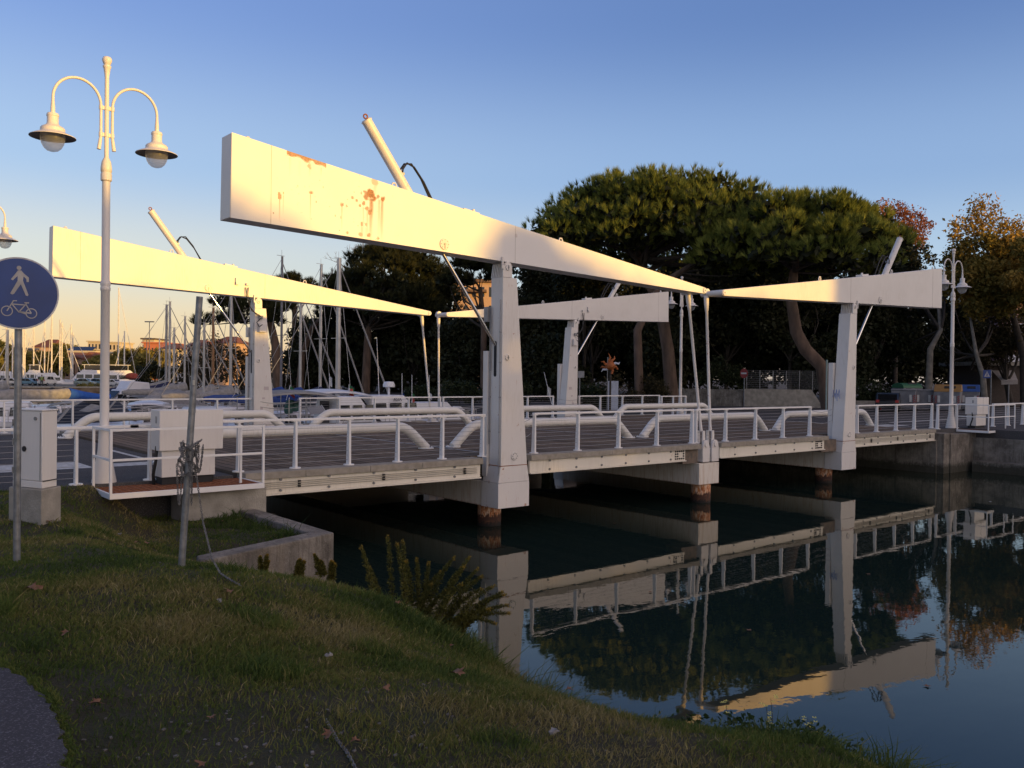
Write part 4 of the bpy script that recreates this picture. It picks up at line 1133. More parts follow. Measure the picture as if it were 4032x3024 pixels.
def broadleaf(name, lab, cat, group, base, crown, nleaf, lsize, m, seed, bark=BARK_D, nclump=40, trunk_r=.22, zs=.8, path=None, clump_r=None, shell=.35, top_pow=1.0, limbn=10):
    """crown = (cx, cy, cz, rx, ry, rz)"""
    r = np.random.default_rng(seed)
    t = thing(name, lab, cat, tuple(map(float, base)), group=group)
    cx, cy, cz, rx, ry, rz = crown
    d = rand_dirs(nclump, r)*(r.random((nclump, 1))**.4)*.86
    ang = CAM_Y-math.pi/2; ca, sa = math.cos(ang), math.sin(ang)
    X, Y = d[:, 0]*rx, d[:, 1]*ry
    C = np.stack([cx+ca*X-sa*Y, cy+sa*X+ca*Y, cz+d[:, 2]*rz], -1)
    cr_ = clump_r or min(rx, rz)*.34
    Rr = r.uniform(.6, 1.25, nclump)*cr_
    P, dd, i = clump_points(C, Rr, nleaf, r, shell, zs)
    P = P+r.normal(size=P.shape)*cr_*.12
    P[:, 2] = np.maximum(P[:, 2], base[2]+.05)
    V = leaves(P, lsize, r)
    tint = np.clip(.25+.5*r.random(nclump)[i]+.35*(r.random(len(P))-.4), 0, 1)
    soup("crown" if cat != "shrub" else "foliage", V, m, t, tint)
    if trunk_r:
        tm = MB(); p = path or [base, (base[0]*.6+cx*.4, base[1]*.6+cy*.4, base[2]*.55+(cz-rz*.4)*.45), (cx, cy, cz)]
        n = len(p); tm.tube(p, [trunk_r*(1-.65*k/(n-1)) for k in range(n)], 9); part("trunk", tm, bark, t, ang=80)
        lm = MB(); limbs(lm, p[-2], C[r.choice(nclump, min(limbn, nclump), replace=False)], trunk_r*.38, .3); part("limb", lm, BARK_D, t, ang=80)
    return t
def from_photo(cx, ytop, ybot, hw, D, depth=1.0):
    """crown ellipsoid from its extent in the photo"""
    x, y = XYat(cx, D); zt = Zat(cx, ytop, D); zb = Zat(cx, ybot, D)
    rx = hw*D/CAM_F
    return (x, y, (zt+zb)/2, rx, rx*depth, (zt-zb)/2)
GZ = 1.66
def gpt(px, D, z=GZ): x, y = XYat(px, D); return np.array((x, y, z))

# --- the two big umbrella pines at right
D = 60.0; x, y = XYat(2600, D)
pA = [gpt(2650, D), PX(2630, 1380, D), PX(2600, 1200, D), PX(2540, 1080, D), PX(2500, 980, D+.5)]
pine("umbrella_pine", "widest umbrella pine, its domed crown highest above the bridge", "umbrella pines behind the bridge", pA, [.48,.42,.38,.34,.28],
     (x, y, Zat(2440, 1010, D), 9.3, 7.2, Zat(2440, 728, D)-Zat(2440, 1010, D)), 9500, 11, .42, 230, lower=.5)
D = 53.0; x, y = XYat(3160, D)
pB = [gpt(3265, D), PX(3238, 1445, D), PX(3170, 1375, D), PX(3135, 1307, D), PX(3117, 1190, D), PX(3125, 1080, D), PX(3140, 1000, D)]
pine("umbrella_pine", "umbrella pine with curved leaning trunk left of the right tower", "umbrella pines behind the bridge", pB, [.42,.40,.38,.36,.32,.27,.2],
     (x, y, Zat(3160, 1070, D), 5.9, 5.2, Zat(3160, 812, D)-Zat(3160, 1070, D)), 7000, 12, .40, 130, lower=.5)
D = 55.0; x, y = XYat(2880, D)
pine("umbrella_pine", "low drooping pine crown between the two umbrella pines", "umbrella pines behind the bridge", [gpt(2520, D), PX(2510, 1300, D), PX(2600, 1120, D), PX(2760, 1020, D)], [.3,.26,.2,.14],
     (x, y, Zat(2880, 1100, D), 2.9, 2.8, Zat(2880, 900, D)-Zat(2880, 1110, D)), 1700, 13, .38, 45, 8, lower=.6)
# --- pines behind the left deck
D = 88.0; x, y = XYat(1535, D)
pine("umbrella_pine", "broad dark pine behind the sailing boat masts, mid left", "pines behind the marina", [gpt(1440, D), PX(1445, 1400, D), PX(1450, 1300, D), PX(1500, 1200, D)], [.45,.4,.34,.25],
     (x, y, Zat(1560, 1270, D), 7.0, 6, Zat(1560, 985, D)-Zat(1560, 1270, D)), 6500, 14, .5, 150, 26, lower=.5, in_shade=True)
D = 92.0; x, y = XYat(1380, D)
pine("umbrella_pine", "pine with several spreading trunks behind the marina masts", "pines behind the marina", [gpt(1180, D), PX(1190, 1400, D), PX(1230, 1290, D), PX(1320, 1200, D)], [.4,.34,.28,.2],
     (x, y, Zat(1380, 1225, D), 3.8, 4, Zat(1380, 1090, D)-Zat(1380, 1225, D)), 2200, 15, .5, 40, 14, lower=.45, in_shade=True)
D = 84.0; x, y = XYat(1000, D)
pine("umbrella_pine", "thin pine with dark leaning trunk beside the far left tower", "pines behind the marina", [gpt(1095, D), PX(1085, 1360, D), PX(1065, 1270, D), PX(1040, 1210, D)], [.45,.4,.34,.22],
     (x, y, Zat(1000, 1275, D), 4.9, 4, Zat(1000, 1170, D)-Zat(1000, 1275, D)), 1300, 16, .5, 34, 14, lower=.5, in_shade=True)
D = 110.0; x, y = XYat(1160, D)
pine("umbrella_pine", "farthest pine, just its crown top showing above the far left beam", "pines behind the marina", [gpt(1160, D), PX(1160, 1300, D), PX(1160, 1150, D)], [.4,.35,.25],
     (x, y, Zat(1160, 1180, D), 2.8, 3, Zat(1160, 1086, D)-Zat(1160, 1180, D)), 900, 17, .5, 26, 8, lower=.4, in_shade=True)

D = 74.0; x, y = XYat(1850, D)
pine("umbrella_pine", "small dark pine crown partly covering the peach apartment house", "pines behind the marina", [gpt(1905, D), PX(1905, 1300, D), PX(1890, 1130, D)], [.3,.25,.18],
     (x, y, Zat(1850, 1115, D), 2.6, 2.4, Zat(1850, 1010, D)-Zat(1850, 1115, D)), 900, 18, .42, 24, 10, lower=.4, in_shade=True)
# --- dark evergreen mass behind the bridge
c = from_photo(3930, 1180, 1480, 140, 66, .6)
broadleaf('plane_tree', 'dark brown lower foliage of a plane tree behind the right lamp', 'tree', None, gpt(3985, 66), c, 5000, .27, BROWNL, 143, nclump=40, trunk_r=.26)
lab0 = "dark evergreen tree merging into the shady mass behind the bridge"
for k, (cx, yt, yb, hw, D) in enumerate(((1850,1215,1560,150,78), (2080,1150,1575,170,74), (2300,1110,1575,170,78), (2500,1100,1570,170,82), (2720,1070,1560,180,80), (2950,1080,1560,170,76), (3180,1130,1550,170,76), (3390,1060,1540,170,73), (1700,1190,1560,130,95), (1560,1270,1560,110,97), (1420,1330,1560,90,99), (2620,1250,1570,130,70), (2150,1330,1580,140,68), (3300,1280,1550,130,68), (1900,1230,1570,170,98), (2150,1170,1570,190,98), (2420,1120,1570,200,100), (2700,1090,1570,200,100), (2980,1080,1570,200,98), (3270,1080,1570,200,96), (2330,1000,1400,150,72), (2650,980,1350,170,74), (2230,1060,1450,130,80), (3050,1010,1400,150,78), (2200,1000,1560,190,84), (2480,930,1540,230,86), (2800,930,1540,230,86), (3120,980,1560,200,84), (3350,1100,1560,170,90), (3560,1180,1570,170,92), (3760,1180,1570,170,92), (3950,1150,1570,150,94), (2140,930,1500,150,75), (3110,800,1400,190,69), (2860,860,1400,170,72), (3400,960,1500,150,70), (2300,900,1300,120,70), (1500,1060,1560,170,93), (1620,1080,1560,150,91), (1330,1180,1560,120,95), (1230,1240,1560,110,97))):
    c = from_photo(cx, yt, yb, hw, D, .7)
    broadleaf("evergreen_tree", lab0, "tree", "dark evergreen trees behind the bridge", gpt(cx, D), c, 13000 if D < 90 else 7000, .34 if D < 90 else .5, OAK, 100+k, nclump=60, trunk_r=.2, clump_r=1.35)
c = from_photo(3590, 905, 1480, 140, 70, .7)
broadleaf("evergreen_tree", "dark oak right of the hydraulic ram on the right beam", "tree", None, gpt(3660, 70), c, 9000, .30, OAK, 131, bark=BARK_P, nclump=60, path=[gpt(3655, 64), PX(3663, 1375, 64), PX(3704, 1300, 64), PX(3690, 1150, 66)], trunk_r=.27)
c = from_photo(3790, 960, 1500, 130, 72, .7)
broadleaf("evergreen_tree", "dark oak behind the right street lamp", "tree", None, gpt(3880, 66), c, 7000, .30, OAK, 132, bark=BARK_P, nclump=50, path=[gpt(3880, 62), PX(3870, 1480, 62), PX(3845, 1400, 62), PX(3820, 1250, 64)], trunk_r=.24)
# --- autumn trees at right
c = from_photo(3890, 905, 1260, 175, 64, .8)
t = broadleaf("plane_tree", "orange autumn plane tree at the right edge, with tall top shoots", "tree", None, gpt(4040, 64), c, 24000, .27, AUTUMN, 140, bark=BARK_D, nclump=60, path=[gpt(4040, 64), PX(4030, 1400, 64), PX(3990, 1250, 64), PX(3920, 1100, 64)], trunk_r=.36)
sh_ = []
for (bx, by), (tx, ty) in (((3850,930),(3850,795)), ((3905,920),(3912,800)), ((3820,930),(3812,850)), ((3955,930),(3953,870)), ((4005,930),(4010,875)), ((3760,950),(3762,875)), ((3865,930),(3868,790))):
    for q in np.linspace(0, 1, 12): sh_.append(PX(bx+(tx-bx)*q, by+(ty-by)*q, 64))
P = np.repeat(np.array(sh_), 26, 0)+rng.normal(size=(len(sh_)*26, 3))*.30
soup("top_shoot", leaves(P, .24), AUTUMN, t, np.clip(.5+.5*rng.random(len(P)), 0, 1))
c = from_photo(4080, 890, 1330, 130, 60, .8)
broadleaf("plane_tree", "autumn plane tree cut off by the right picture edge", "tree", None, gpt(4120, 60), c, 15000, .27, AUTUMN, 141, nclump=40, trunk_r=.3)
c = from_photo(3525, 775, 1040, 140, 88, .8)
broadleaf("maple_tree", "rust red thin tree showing beside the big umbrella pine", "tree", None, gpt(3525, 88), c, 5200, .26, REDL, 142, nclump=70, trunk_r=.25, clump_r=.95, limbn=60)
# --- bare tree and thin trees by the marina
def twigs(mb, p, d, L_, r, depth, rg):
    q = p+d*L_; mb.tube([p, (p+q)/2+rg.normal(size=3)*L_*.05, q], [r, r*.8, r*.6], 5)
    if depth == 0: return
    for k in range(rg.integers(2, 4)):
        nd = unit(d+rg.normal(size=3)*.5+np.array((0, 0, .12))); twigs(mb, q, nd, L_*rg.uniform(.6, .82), r*.62, depth-1, rg)
for k, (px, D, yt, lab) in enumerate(((1410, 104, 950, "bare leafless tree rising left behind the dark marina pine"), (1500, 102, 965, "bare leafless tree rising right behind the dark marina pine"))):
    b = gpt(px, D); rg = np.random.default_rng(50+k); t = thing("bare_tree", lab, "tree", tuple(b)); m = MB()
    z1 = Zat(px, 1110, D); m.tube([b, (b[0], b[1], z1)], [.3, .16], 8); part("trunk", m, BARK_D, t)
    m = MB()
    for j in range(6): twigs(m, np.array((b[0], b[1], z1)), unit(np.array((rg.normal()*.5, rg.normal()*.5, 1.1))), (Zat(px, yt, D)-z1)*.36, .08, 4, rg)
    part("branch", m, BARK, t, smooth=False)
for k, (cx, yt, yb, hw, D, lab) in enumerate(((745,1345,1560,75,104,"thin dark tree right of the leaning pole, behind the masts"), (830,1290,1560,80,100,"taller thin tree left of the far left tower"), (950,1320,1560,80,98,"thin tree half hidden by the far left tower"), (1120,1340,1550,100,100,"brownish bushy tree behind the dark leaning pine trunk"), (1270,1350,1550,100,98,"brownish bushy tree among the spreading pine trunks"))):
    c = from_photo(cx, yt, yb, hw, D, .7)
    broadleaf("marina_tree", lab, "tree", None, gpt(cx, D, .95), c, 2600, .24, BROWNL, 160+k, nclump=60, trunk_r=.15, clump_r=1.0, shell=.2, limbn=40)
for k, (cx, yt, yb, hw, D, lab) in enumerate(((585,1405,1560,55,122,"dark round bush on the pier left of the grey masts"), (660,1420,1560,50,118,"dark round bush on the pier behind the grey masts"))):
    c = from_photo(cx, yt, yb, hw, D, .7)
    broadleaf("round_bush", lab, "shrub", None, gpt(cx, D, .95), c, 2600, .34, OAK, 170+k, nclump=26, trunk_r=.12)
# --- far trees along the pier
for k, (cx, yt, yb, hw, D, lab) in enumerate(((12,1335,1480,42,200,"sunlit far tree at the left picture edge"), (145,1358,1450,50,209,"rounded far tree right of the blue sign's pole"), (232,1338,1450,30,209,"far poplar left of the house with the solar roof"), (305,1338,1440,55,270,"wide far tree behind the house with the solar roof"), (395,1385,1440,48,206,"low far tree right of the house with the solar roof"), (455,1375,1445,45,240,"sunlit far tree right of the near street lamp"), (530,1352,1470,55,235,"sunlit far tree left of the orange building"), (610,1365,1480,48,215,"far tree before the orange building"), (705,1390,1480,45,220,"far tree right of the orange building"), (85,1378,1440,48,203,"low far tree left of the red roofed block"), (890,1380,1500,60,215,"far tree behind the thin marina trees"))):
    c = from_photo(cx, yt+8, 1500, hw*1.6, D, .8)
    broadleaf("far_tree", lab, "tree", "sunlit trees beyond the pier", gpt(cx, D, .95), c, 6000, .7, FARL, 200+k, nclump=44, trunk_r=.25)
# --- dark hedges along the far bank
for k, (cx, yt, hw, D, lab) in enumerate(((1810,1500,110,58,"clipped dark hedge left of the smallest tower"), (2010,1505,100,57,"clipped dark hedge beside the near tower"), (2310,1515,70,54,"low dark bush just right of the smallest tower"), (2365,1520,45,54,"low dark bush left of the star sculpture"), (2560,1470,110,55,"brown leaved shrub right of the star sculpture"), (2430,1455,45,53.4,"thin leaved bush climbing over the white board"), (1660,1530,80,62,"dark hedge behind the cabin cruisers"), (3420,1490,120,62,"dark hedge behind the bins"), (2820,1400,120,66,"dark shrub above the low wall"))):
    x, y = XYat(cx, D); zt = Zat(cx, yt, D); z0 = GZ if D > 50 else .5
    c = (x, y, (zt+z0)/2, hw*D/CAM_F, 1.1, (zt-z0)/2*1.05)
    broadleaf("hedge", lab, "shrub", None, (x, y, z0), c, 3200 if k != 5 else 500, .16, (BROWNL if k in (4, 5) else GREENB), 220+k, nclump=30, trunk_r=0.05, clump_r=.55)

# --- unseen occluders added behind the viewer to shade the scene: tree row and block
sheet("rear_ground", [(-260,-45),(24.2,-45),(24.2,-420),(-260,-420)], -2, 1.3, EARTH)
prof = np.array([(6,11.6),(12,12.3),(16,12.8),(18.3,12.9),(19.6,12.3),(21.1,11.6),(23.2,11.1),(24.2,11.4),(25.0,13.1),(26.0,13.2),(26.8,12.7),(28.3,12.2),(30.3,11.8),(32.3,11.6),(33.5,11.75),(35.5,11.8),(37,11.3),(38,10.8),(41.5,10.6)])  # crown top outline shaped to cast the shade on the beams
for k in range(8):
    u0, u1 = 6+k*4.4, 6+(k+1)*4.4
    n = 2600; px_ = rng.uniform(u0-.4, min(u1+.4, 40.9), n); zt = np.interp(px_, prof[:, 0], prof[:, 1])+.25*(vnoise(px_, px_*0+k, .5, 3)-.5)
    pz = 1.6+(zt-.25-1.6)*rng.random(n)**.7; P = np.stack([px_, -80+rng.uniform(-1.3, 1.3, n), pz], -1)
    t = thing("occluder_tree", "unseen tree behind the viewer, crown shaped to shade the bridge", "tree", ((u0+u1)/2, -80, 1.3), group="unseen shading tree row behind the viewer")
    soup("crown", leaves(P, .75), OAK, t, rng.random(n))
    m = MB(); m.cyl(((u0+u1)/2, -80, 1.3), ((u0+u1)/2, -80, 9), .25, .1, 8); part("trunk", m, BARK_D, t)
t = thing("occluder_block", "unseen block added behind the viewer to shade the right side", "building", (75, -86, 1.3))  # added out of view, its edges set for the shadow it casts
m = MB(); m.box(41.1, 114, -86, -80.5, 0, 18.4); part("wall", m, pmat("render_ochre", (.35,.27,.2), .9), t, smooth=False)
for i in range(7):
    m = MB()
    for j in range(20): m.box(43+j*3.5, 44.6+j*3.5, -80.53, -80.45, 2.6+i*2.55, 4.1+i*2.55)
    part("window_row", m, GLASS_D, t, smooth=False)

# ================================================================ GRASS ON THE BANK
def visible(P, mar=60):
    q = P-CAM; z = q@_d; x = q@_r/z*CAM_F; y = -(q@_u)/z*CAM_F; return (z > 1) & (np.abs(x) < 2016+mar) & (y < 1512+400) & (y > -900), z
def scatter(n, x0, x1, y0, y1, r):
    x = r.uniform(x0, x1, n); y = r.uniform(y0, y1, n); z = ground_z(x, y); return np.stack([x, y, z], -1)
GRASS = leaf_mat("grass_blades", [(.050,.082,.018), (.088,.128,.026), (.14,.15,.037), (.215,.18,.07), (.33,.28,.135)], .7, .35)
def path_mask(P):
    pb = np.array(poly); x, y = P[:, 0], P[:, 1]; ins = np.zeros(len(P), bool)
    for (xa, ya), (xb, yb) in zip(pb, np.roll(pb, -1, 0)):
        c_ = ((ya > y) != (yb > y)) & (x < (xb-xa)*(y-ya)/(yb-ya+1e-12)+xa); ins ^= c_
    return ins
def blade_quads(P, mid, tip, sd, w):
    return np.concatenate([np.stack([P-sd*w*.5, P+sd*w*.5, mid+sd*w*.42, mid-sd*w*.42], 1), np.stack([mid-sd*w*.42, mid+sd*w*.42, tip+sd*w*.06, tip-sd*w*.06], 1)])
def grass():
    r = np.random.default_rng(5); Vs = []; Ts = []
    P = scatter(1500000, -17.5, -4.9, -14.5, .1, r)
    ok, z = visible(P); s = shore_s(P[:, 0], P[:, 1])
    ok &= (s > .02) & ~((P[:, 0] > -6.9) & (P[:, 1] > -3.5)) & ~path_mask(P) & ~((P[:, 1] > .1))
    dry = vnoise(P[:, 0], P[:, 1], 1.1, 21)*.6+vnoise(P[:, 0], P[:, 1], .35, 22)*.4
    bare = vnoise(P[:, 0], P[:, 1], .6, 23)*.55+vnoise(P[:, 0], P[:, 1], .22, 24)*.45
    gravel = np.exp(-((P[:, 0]+11.55)**2+(P[:, 1]+12.0)**2)/.45)
    keep = np.clip(34/z**2, 0, 1)*np.clip((.84-bare*1.1)*2.4, .30, 1)*(1-.92*gravel)
    ok &= r.random(len(P)) < keep
    P, z, s, dry = P[ok], z[ok], s[ok], dry[ok]
    n = len(P)
    h = (.018+.034*r.random(n)**1.3)*(1+.8*np.clip(dry-.5, 0, 1))*(.6+.9*vnoise(P[:, 0], P[:, 1], .8, 41))
    shore = np.clip((.95-s)/.8, 0, 1); h = h*(1+3.2*shore*r.random(n))
    tuft = np.exp(-((P[:, 0]+8.75)**2+(P[:, 1]+8.75)**2)/.25)+np.exp(-((P[:, 0]+8.2)**2+(P[:, 1]+9.0)**2)/.18)+.8*np.exp(-((P[:, 0]+8.0)**2+(P[:, 1]+10.6)**2)/.3)+.7*(vnoise(P[:, 0], P[:, 1], .5, 44) > .80); h = h*(1+2.6*np.clip(tuft, 0, 1)*r.random(n))
    d = unit(np.stack([r.normal(size=n)*.45+.15, r.normal(size=n)*.45, np.ones(n)*.9], -1)); sd = unit(np.cross(d, r.normal(size=(n, 3))))
    w = (.0035+.0035*r.random(n))*np.clip(z/5, .8, 2.2); w *= (1+.3*shore)
    bend = np.stack([r.normal(size=n), r.normal(size=n), -np.ones(n)*.3], -1)*h[:, None]*.22
    mid = P+d*h[:, None]*.55; tip = P+d*h[:, None]+bend
    V = blade_quads(P, mid, tip, sd, w[:, None])
    tint = np.clip(.14+.55*(dry-.46)*2.2+.34*r.random(n)-.35*np.clip(tuft+shore*.8, 0, 1)+(r.random(n) < .10)*.4, 0, 1)
    o = soup("grass", V, GRASS, None, np.tile(tint, 2))
    tag(o, "short patchy autumn grass covering the near bank", "grass", kind="stuff")
    print("grass blades", n)
grass()
# long grass hanging over the water's edge
def fringe():
    r = np.random.default_rng(6); n = 26000
    P = scatter(n*6, -8.2, -4.6, -13.5, -3.6, r); s = shore_s(P[:, 0], P[:, 1]); ok, z = visible(P)
    lower = np.clip((-9.3-P[:, 1])/1.2, 0, 1)
    ok &= (s > -.12) & (s < .55+.5*lower) & (r.random(len(P)) < (.25+.75*vnoise(P[:, 0], P[:, 1], .45, 31))*(.45+.55*lower)); P, s, lower = P[ok][:n], s[ok][:n], lower[ok][:n]; n = len(P)
    P[:, 2] = np.maximum(P[:, 2], -.02)
    h = (.09+.17*r.random(n)**1.5)*(1+.55*lower); d = unit(np.stack([.25+r.normal(size=n)*.4, r.normal(size=n)*.4, np.ones(n)], -1)); sd = unit(np.cross(d, r.normal(size=(n, 3))))
    w = (.006+.005*r.random(n))[:, None]; out = np.stack([.4+.5*r.normal(size=n), .5*r.normal(size=n), -.45*np.ones(n)], -1)*h[:, None]*.5
    mid = P+d*h[:, None]*.6; tip = P+d*h[:, None]*.95+out
    V = blade_quads(P, mid, tip, sd, w)
    o = soup("long_grass", V, GRASS, None, np.tile(np.clip(.02+.33*r.random(n)+(r.random(n) < .06)*.5, 0, 1), 2)); tag(o, "long green grass hanging over the water's edge", "grass", kind="stuff")
fringe()
def chips():
    r = np.random.default_rng(8); m = MB()
    for k in range(260):
        if k < 190: x, y = -11.55+r.normal()*.55, -12.0+r.normal()*.5
        else: x, y = r.uniform(-12, -7), r.uniform(-11.5, -4.5)
        z = float(ground_z(x, y)); s_ = r.uniform(.004, .011); a = r.uniform(0, 6.28)
        m.obox((x, y, z+s_*.3), (math.cos(a), math.sin(a), .1), (-math.sin(a), math.cos(a), 0), (0, -.1, 1), s_, s_*.7, s_*.4)
    o = part("gravel", m, pmat("white_gravel", (.15,.14,.125), .9, 0, .3, 60), smooth=False); tag(o, "pale gravel chips on bare soil beside the path", "gravel", kind="stuff")
chips()
# fallen leaves
LEAFM = pmat("fallen_leaf_brown", (.13,.055,.022), .7, 0, .3, 30, (.22,.11,.05))
def fallen(px, py, size, lab, a):
    p = PXz(px, py, 2.0)
    for _ in range(4): p = PXz(px, py, float(ground_z(p[0], p[1]))+.03)
    m = MB(); n = 15; up = np.array((.1*math.cos(a), .1*math.sin(a), 1)); rr = [1, .45, .85, .4, .75, .35, .55, .2, .55, .35, .75, .4, .85, .45, .9]
    c = p; vs = [tuple(c+(0, 0, .012))]
    for k in range(n): q = a+2*math.pi*k/n; w = size*rr[k]; vs.append((c[0]+w*math.cos(q), c[1]+w*math.sin(q), c[2]+.014+.35*w*math.sin(q*2+a)))
    m.add(vs, [(0, 1+k, 1+(k+1) % n) for k in range(n)])
    tag(part("fallen_leaf", m, LEAFM), lab, "leaf", "fallen autumn leaves on the bank")
for k, (px, py, s_, lab) in enumerate(((120,2320,.085,"big pale brown leaf on grass near the blue sign's pole"), (1800,2655,.075,"curled red brown leaf in the middle of the grass bank"), (910,2330,.06,"orange leaf beside the trailing chain"), (265,2495,.045,"brown leaf above the path in dark grass"), (372,2775,.06,"brown leaf right of the path's upper end"), (1560,2378,.05,"upright orange leaf left of the tall weeds"), (262,2995,.04,"small orange leaf at the path's edge by the gravel"), (800,3015,.035,"small orange leaf at the bottom edge in the gravel"), (1300,2895,.05,"pale brown leaf beside the chain end"), (1395,2925,.04,"small pink leaf right of the chain end"), (1515,2720,.04,"small dark red leaf left of the curled leaf"), (830,2832,.035,"small orange leaf in the lower middle grass"), (585,2140,.05,"brown leaf left of the leaning pole's foot"), (540,2137,.05,"dark brown leaf farther left of the leaning pole's foot"), (875,2055,.05,"orange leaf by the retaining wall, left one"), (930,2050,.045,"orange leaf by the retaining wall, right one"), (195,2055,.06,"bright orange leaf at the cabinet's plinth"), (1215,2095,.045,"leaf in the corner of the retaining wall"), (1780,2545,.035,"small dark leaf above the curled leaf"), (2240,2720,.035,"tiny pale leaf near the water's edge"))):
    fallen(px, py, s_, lab, k*1.3)
# tall yellowish weeds on the bank
WEED = leaf_mat("weed_leaves", [(.050,.058,.016), (.095,.098,.022), (.14,.125,.03), (.34,.22,.03)], .7, .25)
def weed(tip, base, seed, t, wid=.075):
    r = np.random.default_rng(seed); n = 620; L_ = np.linalg.norm(tip-base)
    q = r.random(n)**.75; b = np.array((0, 0, .12))*L_
    ax = base+(tip-base)*q[:, None]+b*np.sin(math.pi*q)[:, None]
    d = unit(r.normal(size=(n, 3))+np.array((0, 0, .9))); Ln = .055*(1.25-q*.75)
    sd = unit(np.cross(d, r.normal(size=(n, 3)))); P = ax+unit(r.normal(size=(n, 3)))*(wid*.45*(1.05-q*.6))[:, None]
    w = (Ln*.16)[:, None]; Ln = Ln[:, None]
    V = np.stack([P, P+d*Ln*.5+sd*w, P+d*Ln, P+d*Ln*.5-sd*w], 1)
    m = MB(); pts = [base+(tip-base)*s_+b*math.sin(math.pi*s_) for s_ in np.linspace(0, 1, 8)]; m.tube(pts, [.006*(1-.7*s_) for s_ in np.linspace(0, 1, 8)], 5)
    return V, np.clip(.1+.45*r.random(n)+.5*(q > .93), 0, 1), m
wb = PX(1660, 2450, 11.4); t = thing("tall_weeds", "clump of tall yellow tipped weeds at the water's edge", "plant", tuple(wb)); 
tips = ((1420,2150),(1525,2108),(1562,2140),(1587,2130),(1600,2208),(1640,2200),(1690,2215),(1790,2195),(1852,2192),(1885,2238),(1700,2300),(1952,2305),(1985,2330),(2005,2385),(2012,2418),(1995,2345),(1450,2230),(1740,2250),(1820,2300),(1760,2330),(1900,2320),(1955,2460),(1930,2400),(1860,2420),(1830,2230),(1900,2270))
for k, (px, py) in enumerate(tips):
    dd = 11.4+rng.uniform(-.35, .4); bx = 1500+(px-1420)*.62+rng.uniform(-20, 20) if px < 1700 else 1640+(px-1700)*.5+rng.uniform(-25, 25)
    V, ti, m = weed(PX(px, py, dd), PX(bx, 2440+rng.uniform(-25, 60)+(max(0, px-1800)*.25), dd), 300+k, t)
    st_ = part("stem", m, pmat("weed_stem", (.05,.04,.015), .8), t); soup("foliage", V, WEED, st_, ti)
for k, (px, py, D, lab) in enumerate(((1262,2195,12.4,"small yellow flowering weed at the corner of the retaining wall"), (1040,2200,11.9,"small yellow flowering weed before the retaining wall"), (1300,2215,11.6,"low weed tuft right of the retaining wall's corner"), (1180,2215,11.7,"low weed tuft before the retaining wall, left of its corner"))):
    b = PX(px, py+75, D); t = thing("small_weed", lab, "plant", tuple(b))
    for j in range(3):
        V, ti, m = weed(PX(px+rng.uniform(-28, 28), py+rng.uniform(-20, 25), D), b+rng.normal(size=3)*.03, 340+k*5+j, t, .05); st_ = part("stem", m, MATS["weed_stem"], t); soup("foliage", V, WEED, st_, np.clip(ti+.15, 0, 1))
# yellow wild flowers by the water
FLOW = pmat("flower_yellow", (.62,.56,.12), .6, 0, .1)
def flower(px, py, D, h, lab):
    hd = PX(px, py, D); b = hd-np.array((.05, .03, h)); t = thing("wild_flower", lab, "flower", tuple(b), group="pale yellow wild flowers at the water's edge")
    m = MB(); m.tube([b, (b+hd)/2+(.02, -.01, 0), hd], [.004, .003, .002], 5); part("stem", m, MATS["weed_stem"], t)
    m = MB(); r = np.random.default_rng(int(px))
    for c in range(r.integers(4, 7)):
        o = hd+r.normal(size=3)*.028
        for k in range(4):
            q = k*1.57+c; dx, dy = math.cos(q), math.sin(q); s_ = .014; m.add([tuple(o), tuple(o+np.array((dx-dy*.5, dy+dx*.5, .3))*s_), tuple(o+np.array((dx*1.5, dy*1.5, .5))*s_), tuple(o+np.array((dx+dy*.5, dy-dx*.5, .3))*s_)], [(0, 1, 2, 3)])
    part("petals", m, FLOW, t, smooth=False)
for k, (px, py, D, lab) in enumerate(((2860,2775,7.0,"left flower of a pair standing over the beam's reflection"), (3035,2750,7.0,"tallest yellow flower, over the beam's reflection"), (3018,2780,7.0,"yellow flower just under the tallest one"), (3042,2850,6.9,"yellow flower below the tallest one's stem"), (3180,2828,6.9,"pale flower head right of the tallest one"), (3205,2875,6.8,"small orange yellow flower right of the pale flower head"), (3092,2902,6.5,"big yellow flower in the middle of the lower grass"), (3015,2935,6.4,"pair of yellow blooms left of the big yellow flower"), (2818,2965,6.2,"bright yellow flower at the lower left of the clump"), (3205,2995,6.2,"yellow flower near the bottom edge"))):
    flower(px, py, D, .35, lab)
def path_edge():
    r = np.random.default_rng(31); pb = np.array(bd2); i = r.integers(0, len(pb), 2600); P = pb[i]+(pb[np.minimum(i+1, len(pb)-1)]-pb[i])*r.random((2600, 1))+r.normal(size=(2600, 3))*np.array((.018, .018, 0))+np.array((.02, .005, 0)); P[:, 2] = 2.07
    h = (.012+.026*r.random(2600))*(.3+1.2*vnoise(P[:, 0], P[:, 1], .12, 61)); d = unit(np.stack([-.25+r.normal(size=2600)*.6, r.normal(size=2600)*.6, np.ones(2600)*.8], -1)); sd = unit(np.cross(d, r.normal(size=(2600, 3)))); w = (.004+.003*r.random(2600))[:, None]
    mid = P+d*h[:, None]*.55; tip = P+d*h[:, None]+np.array((0, 0, -.3))*h[:, None]*.3
    o = soup("path_edge_grass", blade_quads(P, mid, tip, sd, w), GRASS, None, np.tile(np.clip(.0+.5*r.random(2600), 0, 1), 2)); tag(o, "grass tufts creeping over the edge of the asphalt path", "grass", kind="stuff")
path_edge()
